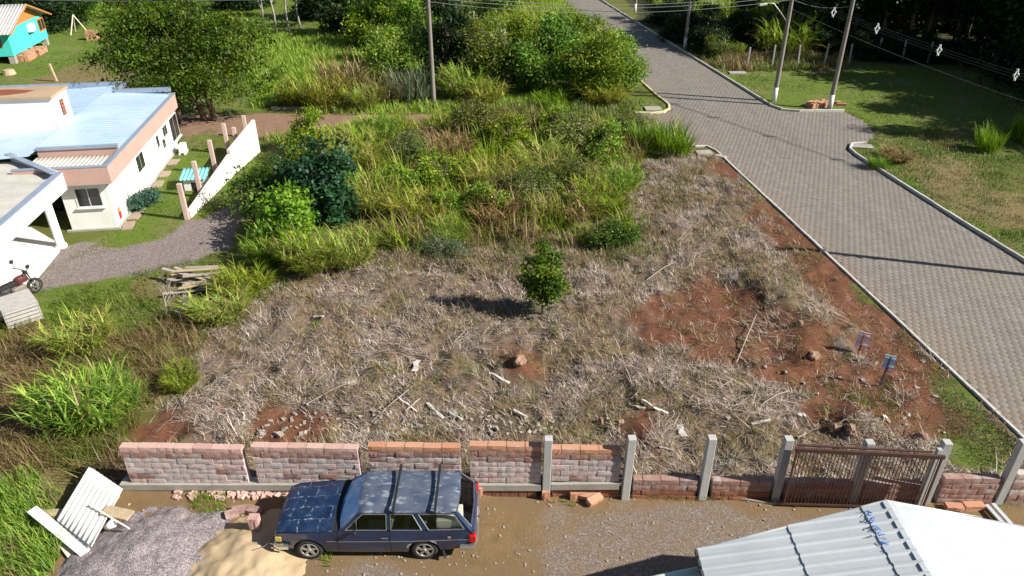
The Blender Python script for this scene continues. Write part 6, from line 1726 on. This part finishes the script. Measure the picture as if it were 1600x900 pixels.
# shrubs and small trees of the lot
P_GLOSSY = tree_proto('glossy', [(0, 0, 1.5, 1.5, 1.3, 1.35), (.4, -.5, .8, 1.2, 1.0, .8), (-.9, .1, 1.0, 1.0, .9, .9)], 260, 34, .17, 'glossy', 21, ((0, 0), (.3, .1)), .08, 1.8, .3, .55)
P_YOUNG = tree_proto('young', [(.1, 0, .85, .75, .7, .4), (-.25, .1, 1.3, .7, .6, .4), (.35, -.1, 1.5, .6, .6, .4), (-.1, 0, 1.95, .65, .6, .4), (.2, .1, 2.3, .45, .45, .35), (0, 0, 2.75, .3, .3, .35)], 150, 30, .14, np.concatenate([pal('mid'), pal('bright') * .8]), 22, ((0, 0),), .05, 2.5, .22, .45, nl=26)
P_LEAFY = tree_proto('leafy', rblobs(14, 14, 1.3, 1.9, .1, .8), 230, 30, .13, 'leafy', 28, ((0, 0), (.3, .2), (-.3, .1)), .05, 1.4, .26, .5)
P_BRIGHT = tree_proto('vine', [(0, 0, .9, 1.1, 1.0, .8), (.6, -.2, .6, .8, .7, .6), (-.7, .2, .8, .7, .7, .7)], 170, 30, .16, 'bright', 23, ((0, 0), (.3, .2)), .05, 1.0, .28, .6)
P_MIDS = tree_proto('midshrub', [(0, 0, .8, 1.1, 1.0, .8), (.7, .3, .6, .8, .8, .6), (-.6, -.3, .6, .8, .7, .6)], 170, 30, .13, 'mid', 24, ((0, 0), (.3, .2), (-.3, 0)), .05, 1.0, .3, .5)
P_OLIVE = tree_proto('oliveshrub', [(0, 0, .9, 1.2, 1.1, .85), (.8, .2, .7, .8, .8, .7)], 170, 30, .12, 'olive', 25, ((0, 0), (.3, .2), (-.4, .1)), .05, 1.1, .34, .45, bark='pale_bark', nl=24)
P_GREY = tree_proto('greyshrub', [(0, 0, .35, 1.1, .7, .35), (.8, .1, .3, .7, .5, .3)], 120, 40, .09, 'greyg', 26, ((0, 0),), .04, .5, .25, .35)
P_BLUE = tree_proto('blueshrub', [(0, 0, .35, .42, .42, .36)], 60, 40, .1, 'blueg', 27, ((0, 0),), .03, .4, .15, .5)
for pr, px_, py_, sc, lab, nm, ct in (
    (P_GLOSSY, 505, 335, (1.2, 1.15, 1.25), 'dark glossy-leaved bush in the thicket on the left of the lot', 'glossy_bush', 'bush'),
    (P_YOUNG, 848, 494, (1.05, 1.05, .95), 'young green tree standing alone on the cleared lot', 'young_tree', 'tree'),
    (P_BRIGHT, 455, 375, (1.3, 1.2, 1.5), 'bright light-green bush in front of the dark glossy one', 'leafy_bush', 'bush'),
    (P_LEAFY, 480, 245, (1.1, 1.1, 1.4), 'light green bush behind the dark glossy one', 'leafy_bush', 'bush'),
    (P_MIDS, 412, 326, (1.25, 1.2, 1.35), 'green bush beside the gravel drive, left of the dark one', 'leafy_bush', 'bush'),
    (P_MIDS, 432, 288, (.95, .95, 1.0), 'small green bush near the end of the white wall', 'leafy_bush', 'bush'),
    (P_BRIGHT, 545, 300, (.7, .7, .8), 'small light bush at the right foot of the dark glossy one', 'leafy_bush', 'bush'),
    (P_LEAFY, 620, 300, (1.0, 1.0, .9), 'green bush in the left thicket among yellow reeds', 'leafy_bush', 'bush'),
    (P_LEAFY, 690, 290, (1.1, 1.1, 1.0), 'yellow-green bush in the left middle of the thicket', 'leafy_bush', 'bush'),
    (P_OLIVE, 735, 215, (1.2, 1.1, 1.4), 'tall olive bush at the rear of the thicket by the dirt road', 'twiggy_bush', 'bush'),
    (P_LEAFY, 800, 235, (1.4, 1.2, 1.0), 'green bush in the rear middle of the thicket', 'leafy_bush', 'bush'),
    (P_OLIVE, 900, 235, (1.4, 1.2, 1.3), 'olive bush at the right rear of the thicket', 'twiggy_bush', 'bush'),
    (P_LEAFY, 945, 250, (1.2, 1.1, 1.1), 'green bush left of the two bright tussocks', 'leafy_bush', 'bush'),
    (P_OLIVE, 830, 320, (1.2, 1.0, 1.0), 'olive twiggy bush behind the young tree', 'twiggy_bush', 'bush'),
    (P_MIDS, 962, 388, (.85, .8, .75), 'dark green bush at the right front of the thicket', 'leafy_bush', 'bush'),
    (P_OLIVE, 640, 255, (1.0, 1.0, 1.0), 'olive bush between the yellow reeds and the dirt road', 'twiggy_bush', 'bush'),
    (P_LEAFY, 760, 330, (1.0, .9, .9), 'green bush at the thicket centre above the dry stems', 'leafy_bush', 'bush'),
    (P_LEAFY, 870, 210, (1.3, 1.1, .8), 'low green bush by the dirt road in the rear thicket', 'leafy_bush', 'bush'),
    (P_OLIVE, 985, 215, (1.0, 1.0, .9), 'olive bush where the dirt road meets the street', 'twiggy_bush', 'bush'),
    (P_BRIGHT, 700, 335, (.7, .7, .7), 'fresh light bush low in the left thicket', 'leafy_bush', 'bush'),
    (P_OLIVE, 905, 300, (1.2, 1.1, 1.1), 'olive bush in the right middle of the thicket', 'twiggy_bush', 'bush'),
    (P_GREY, 680, 398, (1.0, .9, 1.1), 'low grey-green bush at the front of the thicket', 'low_bush', 'bush'),
    (P_BLUE, 214, 329, (1.0, 1.0, 1.1), 'round blue-green shrub nearest the house corner', 'garden_shrub', 'shrub'),
    (P_BLUE, 236, 318, (1.25, 1.1, 1.1), 'round blue-green shrub farther along the house wall', 'garden_shrub', 'shrub')):
    plant_tree(pr, nm, lab, ct, gpos(px_, py_), sc, random.uniform(0, 6.28))

# wide spreading tree behind the house
wb_ = rblobs(7, 58, 4.8, 6.9, .34, .42) + [(3.0, -.8, 1.6, 1.5, 1.2, .7), (3.9, -.3, 2.4, 1.2, 1.0, .6), (1.6, -1.2, 1.5, 1.3, 1.0, .6), (-4.4, .2, 3.6, 1.1, 1.0, .6), (-3.9, -.4, 2.3, 1.0, .9, .5)]
P_WIDE = tree_proto('wide', wb_, 1150, 40, .2, np.concatenate([pal('mid') * .8, pal('mid') * .6, pal('mid'), pal('bright') * .7]), 31, ((-1.1, 0), (.9, -.1), (.3, .2)), .2, 3.4, .46, .42, nl=22)
P_WIDE[0].name = 'wide_crown'
plant_tree(P_WIDE, 'spreading_tree', 'wide spreading dark green tree behind the white house', 'tree', gpos(312, 190), (1.04, .95, 1.14), .3)
# background trees and bushes
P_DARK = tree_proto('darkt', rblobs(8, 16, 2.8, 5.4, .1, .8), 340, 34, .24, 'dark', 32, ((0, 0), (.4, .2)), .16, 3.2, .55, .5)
P_MIDT = tree_proto('midt', rblobs(9, 18, 2.7, 4.8, .08, .8), 360, 34, .22, np.concatenate([pal('mid') * 1.1, pal('leafy'), pal('bright')]), 33, ((0, 0), (-.4, .2)), .14, 3.0, .55, .45)
P_BRIT = tree_proto('brit', rblobs(10, 20, 2.7, 3.6, .05, .7), 400, 34, .2, np.concatenate([pal('bright') * .9, pal('leafy'), pal('leafy'), pal('olive')]), 34, ((0, 0), (-.5, .2)), .12, 2.4, .5, .45)
P_OLT = tree_proto('olt', rblobs(12, 16, 2.5, 4.2, .1, .75), 280, 30, .18, np.concatenate([pal('olive'), pal('leafy') * .8]), 35, ((0, 0), (.5, .2), (-.4, .3)), .1, 2.8, .6, .4, bark='pale_bark', nl=34)
for pr, px_, py_, sc, rz, lab, ct in (
    (P_BRIT, 925, 150, (1.1, 1.05, 1.25), .2, 'big rounded bright green bush beside the street corner', 'bush'),
    (P_MIDT, 855, 138, (1.1, 1.1, 1.15), 1.0, 'dense green bush left of the big rounded one', 'bush'),
    (P_BRIT, 975, 142, (.75, .7, .8), 4.0, 'low bright bush right above the yellow kerb corner', 'bush'),
    (P_BRIT, 905, 70, (.9, .9, .8), 5.0, 'light green bush on the edge of the upper street', 'bush'),
    (P_BRIT, 820, 85, (1.0, 1.0, .9), 3.6, 'light green bush below the upper meadow', 'bush'),
    (P_BRIT, 950, 112, (.95, .95, .9), 2.0, 'bright bush spilling towards the upper street', 'bush'),
    (P_MIDT, 880, 118, (.9, .9, .95), 2.4, 'green bush behind the big rounded one', 'bush'),
    (P_OLT, 790, 130, (1.35, 1.2, 1.35), .5, 'olive tree with pale twigs right of the scrub pole', 'tree'),
    (P_OLT, 745, 95, (1.3, 1.2, 1.4), 1.7, 'olive tree behind the pale-twigged one', 'tree'),
    (P_DARK, 700, 118, (1.1, 1.1, 1.2), .9, 'dark tree just behind the scrub pole', 'tree'),
    (P_DARK, 700, 55, (1.3, 1.3, 1.3), 2.9, 'dark tree in the second row behind the scrub pole', 'tree'),
    (P_MIDT, 650, 105, (1.2, 1.1, 1.15), 1.9, 'fresh green tree left of the scrub pole', 'tree'),
    (P_BRIT, 612, 125, (1.05, 1.0, 1.05), 3.1, 'light green bush between the reeds and the fresh green tree', 'bush'),
    (P_MIDT, 600, 75, (1.2, 1.2, 1.2), .3, 'green tree behind the light green bush', 'tree'),
    (P_DARK, 545, 52, (1.4, 1.3, 1.25), 4.0, 'dark tree shading the far edge of the meadow', 'tree'),
    (P_DARK, 500, 28, (1.3, 1.3, 1.2), 5.0, 'dark tree at the top behind the meadow', 'tree'),
    (P_MIDT, 590, 30, (1.3, 1.3, 1.2), 2.2, 'green tree at the top edge left of the scrub pole', 'tree'),
    (P_MIDT, 655, 25, (1.4, 1.3, 1.25), 1.2, 'green tree at the top edge beside the scrub pole', 'tree'),
    (P_MIDT, 770, 25, (1.2, 1.2, 1.0), 2.7, 'green bush at the top edge beside the upper meadow', 'bush'),
    (P_DARK, 85, 46, (1.3, 1.2, 1.25), .2, 'dark tree right behind the turquoise house', 'tree'),
    (P_MIDT, 135, 32, (1.3, 1.2, 1.1), 1.4, 'lit green tree right of the dark one behind the turquoise house', 'tree'),
    (P_DARK, 40, 6, (1.4, 1.3, 1.2), 3.4, 'dark tree above the turquoise house roof', 'tree'),
    (P_OLT, 185, 12, (1.2, 1.2, .9), 2.1, 'pale olive bush at the top left lawn edge', 'bush'),
    (P_DARK, 235, 5, (1.4, 1.2, 1.0), 1.1, 'dark bush at the top edge above the wide tree', 'bush'),
    (P_MIDT, 300, 2, (1.4, 1.2, 1.0), .7, 'green bush at the top edge behind the wide tree', 'bush'),
    (P_DARK, 370, 12, (1.3, 1.2, 1.0), 4.4, 'dark bush left of the bare pale trees', 'bush'),
    (P_DARK, 1080, 62, (.9, .9, .75), 1.1, 'dark scrub beside the second street pole', 'bush'),
    (P_DARK, 1120, 78, (.9, .9, .7), 2.2, 'dark scrub right of the second street pole', 'bush'),
    (P_DARK, 1160, 68, (1.0, .9, .85), 3.3, 'dark scrub left of the big pale reed clump', 'bush'),
    (P_OLT, 1130, 90, (.7, .7, .55), .3, 'olive scrub at the left end of the slim fence', 'bush'),
    (P_DARK, 1040, 35, (1.0, .9, .7), 4.2, 'dark scrub along the upper right kerb', 'bush'),
    (P_DARK, 1265, 78, (1.0, .9, 1.0), 5.2, 'dark scrub right of the big pale reed clump', 'bush')):
    plant_tree(pr, 'tree' if ct == 'tree' else 'bush', lab, ct, gpos(px_, py_), sc, rz)
# bare pale trees
def bare_mesh(seed):
    r = random.Random(seed); m = MB()
    def grow(p, d, L, rad, lev):
        q = p + d * L; mid = p.lerp(q, .5) + Vector((r.uniform(-.06, .06), r.uniform(-.06, .06), 0)) * L
        m.tube([p, mid, q], [rad, rad * .8, rad * .6], 5 if lev < 2 else 4, False)
        if lev < 4:
            for _ in range(3 if lev else 4):
                dd = (d + Vector((r.uniform(-.7, .7), r.uniform(-.7, .7), r.uniform(-.1, .5)))).normalized(); grow(p.lerp(q, r.uniform(.5, 1)), dd, L * r.uniform(.5, .75), rad * .5, lev + 1)
    grow(Vector((0, 0, -.1)), Vector((r.uniform(-.1, .1), 0, 1)).normalized(), 3.0, .11, 0)
    me = m.mesh('bare_tree', True); me.materials.append(MATS['pale_bark']); return me
for i, (px_, py_, s_) in enumerate(((415, 45, .95), (432, 50, 1.1), (452, 48, 1.0), (470, 44, 1.1))):
    plant(bare_mesh(50 + i), 'bare_tree', ['leftmost', 'second', 'third', 'rightmost'][i] + ' of four bare pale trees at the top of the meadow', 'tree', gpos(px_, py_), s_, i, 'bare pale trees')
# shaded wood on the right, and the trees just outside the frame that shade it
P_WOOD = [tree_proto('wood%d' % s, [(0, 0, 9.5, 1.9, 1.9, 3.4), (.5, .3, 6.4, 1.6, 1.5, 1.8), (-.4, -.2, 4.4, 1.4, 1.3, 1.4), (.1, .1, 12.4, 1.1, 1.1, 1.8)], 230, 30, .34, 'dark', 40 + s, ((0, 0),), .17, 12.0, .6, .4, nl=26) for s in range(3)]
def wood(x, y, s, label):
    plant_tree(P_WOOD[random.randrange(3)], 'wood_tree', label, 'tree', (x, y, -.02), (s * random.uniform(.9, 1.15), s * random.uniform(.9, 1.15), s), random.uniform(0, 6.28), 'tall trees of the dark wood')
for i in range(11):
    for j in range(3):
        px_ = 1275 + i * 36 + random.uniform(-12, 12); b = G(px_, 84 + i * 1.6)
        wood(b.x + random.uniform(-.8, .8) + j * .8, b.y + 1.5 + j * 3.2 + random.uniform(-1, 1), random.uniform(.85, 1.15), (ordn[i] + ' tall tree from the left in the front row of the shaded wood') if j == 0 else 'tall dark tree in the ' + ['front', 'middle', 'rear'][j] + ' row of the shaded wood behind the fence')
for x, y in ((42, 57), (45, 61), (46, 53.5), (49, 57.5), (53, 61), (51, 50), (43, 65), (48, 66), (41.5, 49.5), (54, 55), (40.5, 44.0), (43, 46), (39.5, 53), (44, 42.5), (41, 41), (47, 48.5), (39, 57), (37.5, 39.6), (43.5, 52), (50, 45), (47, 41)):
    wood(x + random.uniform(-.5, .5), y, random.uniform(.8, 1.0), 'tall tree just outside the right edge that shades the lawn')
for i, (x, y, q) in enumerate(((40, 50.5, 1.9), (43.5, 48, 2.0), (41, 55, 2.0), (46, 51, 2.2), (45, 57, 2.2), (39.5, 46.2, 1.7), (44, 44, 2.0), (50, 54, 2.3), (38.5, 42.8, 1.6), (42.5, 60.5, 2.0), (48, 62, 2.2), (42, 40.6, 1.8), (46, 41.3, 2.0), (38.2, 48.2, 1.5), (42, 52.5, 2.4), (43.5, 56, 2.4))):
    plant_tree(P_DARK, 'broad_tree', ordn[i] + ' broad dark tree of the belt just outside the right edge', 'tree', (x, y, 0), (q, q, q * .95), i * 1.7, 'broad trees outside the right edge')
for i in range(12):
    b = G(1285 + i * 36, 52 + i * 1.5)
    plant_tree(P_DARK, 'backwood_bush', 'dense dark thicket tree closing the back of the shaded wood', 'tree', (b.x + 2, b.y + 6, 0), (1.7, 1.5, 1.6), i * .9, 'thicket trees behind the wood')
# undergrowth of the wood
for i in range(9):
    b = G(1290 + i * 38, 90 + i * 2.2)
    plant_tree(P_DARK, 'undergrowth_bush', ordn[i] + ' dark bush from the left in the undergrowth below the shaded wood', 'bush', (b.x, b.y + 1.2, 0), (.6, .55, .5), i, 'dark undergrowth bushes')

# ------------------------------------------------------------------ debris
simple('rock', (0.3, 0.19, 0.13), 0.9, 0, 0.35, 4, 0.5)
simple('grey_debris', (0.36, 0.31, 0.27), 0.9, 0, 0.25, 4, 0.3)
def rock_mesh(seed):
    import bmesh
    r = random.Random(seed); bm = bmesh.new(); bmesh.ops.create_icosphere(bm, subdivisions=2, radius=1)
    for v in bm.verts:
        n_ = v.co.normalized(); f = .7 + .35 * abs(math.sin(n_.x * 3 + seed) * math.cos(n_.y * 4 + seed * 2)) + r.uniform(-.1, .1)
        v.co = n_ * f; v.co.z = round(v.co.z * 2.2) / 2.2 * .5 + v.co.z * .5
    me = bpy.data.meshes.new('rock'); bm.to_mesh(me); bm.free(); return me
RM = [rock_mesh(s) for s in range(5)]
for me in RM: me.materials.append(MATS['rock'])
for i, (px_, py_, s_, sz, lab) in enumerate(((1303, 676, .3, .35, 'upright brown rock behind the gate'), (1326, 684, .3, .25, 'brown rock beside the upright one behind the gate'), (1438, 690, .3, .25, 'orange-brown rock near the right gate post'), (1268, 570, .35, .25, 'dark rock in the red soil left of the signs'), (939, 662, .16, .3, 'small upright stone behind the wall near the second post'), (968, 664, .22, .2, 'squat stone behind the wall near the second post'), (1225, 712, .2, .22, 'rock at the left end of the gate rail'), (1246, 520, .22, .2, 'stone among straw above the red soil'), (812, 578, .4, .3, 'brown clod on the cleared lot below the young tree'), (1380, 665, .26, .12, 'flat rock at the edge of the kerb grass'))):
    p = GZ(px_, py_, .02); o = plant(RM[i % 5], 'rock', lab, 'rock', p, (s_ * .7, s_ * .5, sz * .8), i * 1.3, 'rocks on the lot')
simple('pale_scrap', (0.58, 0.55, 0.5), 0.9, 0, 0.3, 7, 0.3)
def debris(name, a, b, w, h, mat, label, cat='board', lift=.06):
    A, B = GZ(*a, lift), GZ(*b, lift); 
    d_ = (B - A).normalized(); sd_ = d_.cross(Vector((0, 0, 1))).normalized(); rr_ = random.Random(int(a[0] * 3 + a[1])); m_ = MB(); n_ = 4; top_ = []
    for i_ in range(n_ + 1):
        c_ = A.lerp(B, i_ / n_) + sd_ * rr_.uniform(-.25, .25) * w; e_ = w * .5 * rr_.uniform(.55, 1.05)
        top_.append([c_ - sd_ * e_ - Vector((0, 0, h / 2)), c_ - sd_ * e_ + Vector((0, 0, h / 2)), c_ + sd_ * e_ + Vector((0, 0, h / 2 + rr_.uniform(-.02, .02))), c_ + sd_ * e_ - Vector((0, 0, h / 2)), c_ - sd_ * e_ - Vector((0, 0, h / 2))])
    m_.grid(top_, n_ + 1, 5); m_.f += [(0, 1, 2, 3), (n_ * 5, n_ * 5 + 3, n_ * 5 + 2, n_ * 5 + 1)]
    tag(m_.build(name, mat, loc=A), label, cat)
for a, b, w, lab in (((648, 585), (653, 566), .2, 'broken white sheet standing out of the straw'), ((765, 588), (795, 604), .1, 'long white plank below the brown clod'), ((622, 632), (652, 645), .07, 'white strip of a crossed pair behind the wall'), ((634, 648), (657, 630), .05, 'second white strip of the crossed pair'), ((668, 632), (692, 655), .1, 'grey-white board right of the crossed strips'), ((983, 634), (1006, 645), .1, 'left one of two dark-edged white boards behind the tall wall'), ((1002, 636), (1018, 644), .07, 'thin white board right of its twin'), ((1020, 647), (1044, 648), .1, 'flat white board near the straw bundle'), ((1172, 670), (1202, 668), .1, 'white board on the straw behind the gate'), ((1062, 670), (1068, 688), .2, 'white metal scrap behind the third post'), ((803, 648), (823, 660), .07, 'thin white stick behind the wall right of the car'), ((382, 652), (384, 664), .07, 'short white piece behind the first wall panel'), ((1246, 652), (1258, 654), .16, 'white plastic scrap by the dark hole'), ((1375, 663), (1384, 665), .12, 'flat pale scrap near the flat rock'), ((1245, 690), (1258, 682), .06, 'white stick beside the fourth post'), ((700, 645), (722, 660), .09, 'pale board with a brick end behind the car'), ((490, 495), (506, 500), .12, 'pale grey log piece in the straw on the left'), ((1028, 714), (1052, 712), .06, 'white strip beside the dirt heap')):
    debris('white_scrap', a, b, w, .035, 'pale_scrap' if w > .06 else 'grey_debris', lab, 'scrap', .09)
# rubble behind the wall
r = random.Random(3); m = MB()
for i in range(330):
    if i < 250: px_, py_ = r.uniform(380, 900), 640 + 45 * r.random() ** .6
    else: px_, py_ = r.uniform(950, 1480), r.uniform(560, 715)
    p = GZ(px_, py_, .02); s_ = r.uniform(.02, .07) * (1.6 if r.random() < .1 else 1)
    M_ = Matrix.Translation(p) @ Matrix.Rotation(r.uniform(0, 6), 4, 'Z') @ Matrix.Rotation(r.uniform(-.5, .5), 4, 'X'); m.M = M_; m.box((-s_, -s_ * r.uniform(.4, .9), -s_ * .4), (s_, s_ * .6, s_ * .5), s_ * .25)
tag(m.build('rubble', 'grey_debris', fix=False), 'small rubble and chips scattered behind the block wall', 'rubble', kind='stuff')
m = MB()
for i in range(420):
    px_, py_ = r.uniform(200, 1590), r.uniform(772, 900)
    p = G(px_, py_)
    if m_yard(np.array([p.x]), np.array([p.y]))[0] < .5: continue
    p.z = gz(p.x, p.y) + .004; s_ = r.uniform(.008, .03)
    m.M = Matrix.Translation(p) @ Matrix.Rotation(r.uniform(0, 6), 4, 'Z'); m.box((-s_, -s_ * .7, -s_ * .4), (s_, s_ * .7, s_ * .6), s_ * .3)
tag(m.build('yard_pebbles', 'grey_debris', fix=False), 'loose pebbles and chips on the dirt yard', 'pebbles', kind='stuff')
# broken brick bits at the wall foot
m = MB()
for i in range(70):
    px_ = r.uniform(355, 460) if i < 45 else r.uniform(270, 350); p = GZ(px_, r.uniform(768, 780), .02); s_ = r.uniform(.03, .09)
    m.M = Matrix.Translation(p) @ Matrix.Rotation(r.uniform(0, 6), 4, 'Z') @ Matrix.Rotation(r.uniform(-.5, .5), 4, 'X'); m.box((-s_, -s_ * .6, -s_ * .4), (s_, s_ * .6, s_ * .5), s_ * .25)
tag(m.build('brick_rubble', 'pale_block', fix=False), 'broken pinkish brick bits along the footing beam', 'rubble', kind='stuff')
# pile of old boards left of the straw
bp = thing('board_pile', 'pile of grey weathered boards beside the gravel drive', 'board pile', GZ(305, 450))
for i in range(14):
    c = GZ(300 + r.uniform(-14, 22), 452 + r.uniform(-18, 14), .1 + i * .035); a = r.uniform(-.5, .7); L = r.uniform(.5, 1.0); dv = Vector((math.cos(a), math.sin(a), r.uniform(-.1, .1))) * L
    MB().bar(c - dv, c + dv, .16, .03).build('board', 'grey_debris' if r.random() < .7 else 'weathered_plank', bp)
for lab, px_, py_ in (('dead grey twiggy shrub in front of the board pile', 262, 492), ('small dead twiggy shrub left of the board pile', 285, 505)):
    o = plant(bare_mesh(px_), 'dead_shrub', lab, 'shrub', GZ(px_, py_), (.34, .34, .22), px_)
# sticks
for i, (a, b, lab) in enumerate((((480, 640), (555, 610), 'long thin branch in the straw on the left'), ((580, 665), (640, 625), 'branch leaning in the rubble behind the wall'), ((1180, 500), (1150, 570), 'thin stick lying in the red soil'), ((1230, 620), (1190, 640), 'pale stick in the red soil'), ((1010, 440), (1050, 420), 'pale stick right of the young tree'))):
    A, B = GZ(*a, .08), GZ(*b, .14); tag(MB().tube([A, A.lerp(B, .5) + Vector((.03, .05, .05)), B], .018, 5).build('branch', 'pale_bark', loc=A), lab, 'branch')
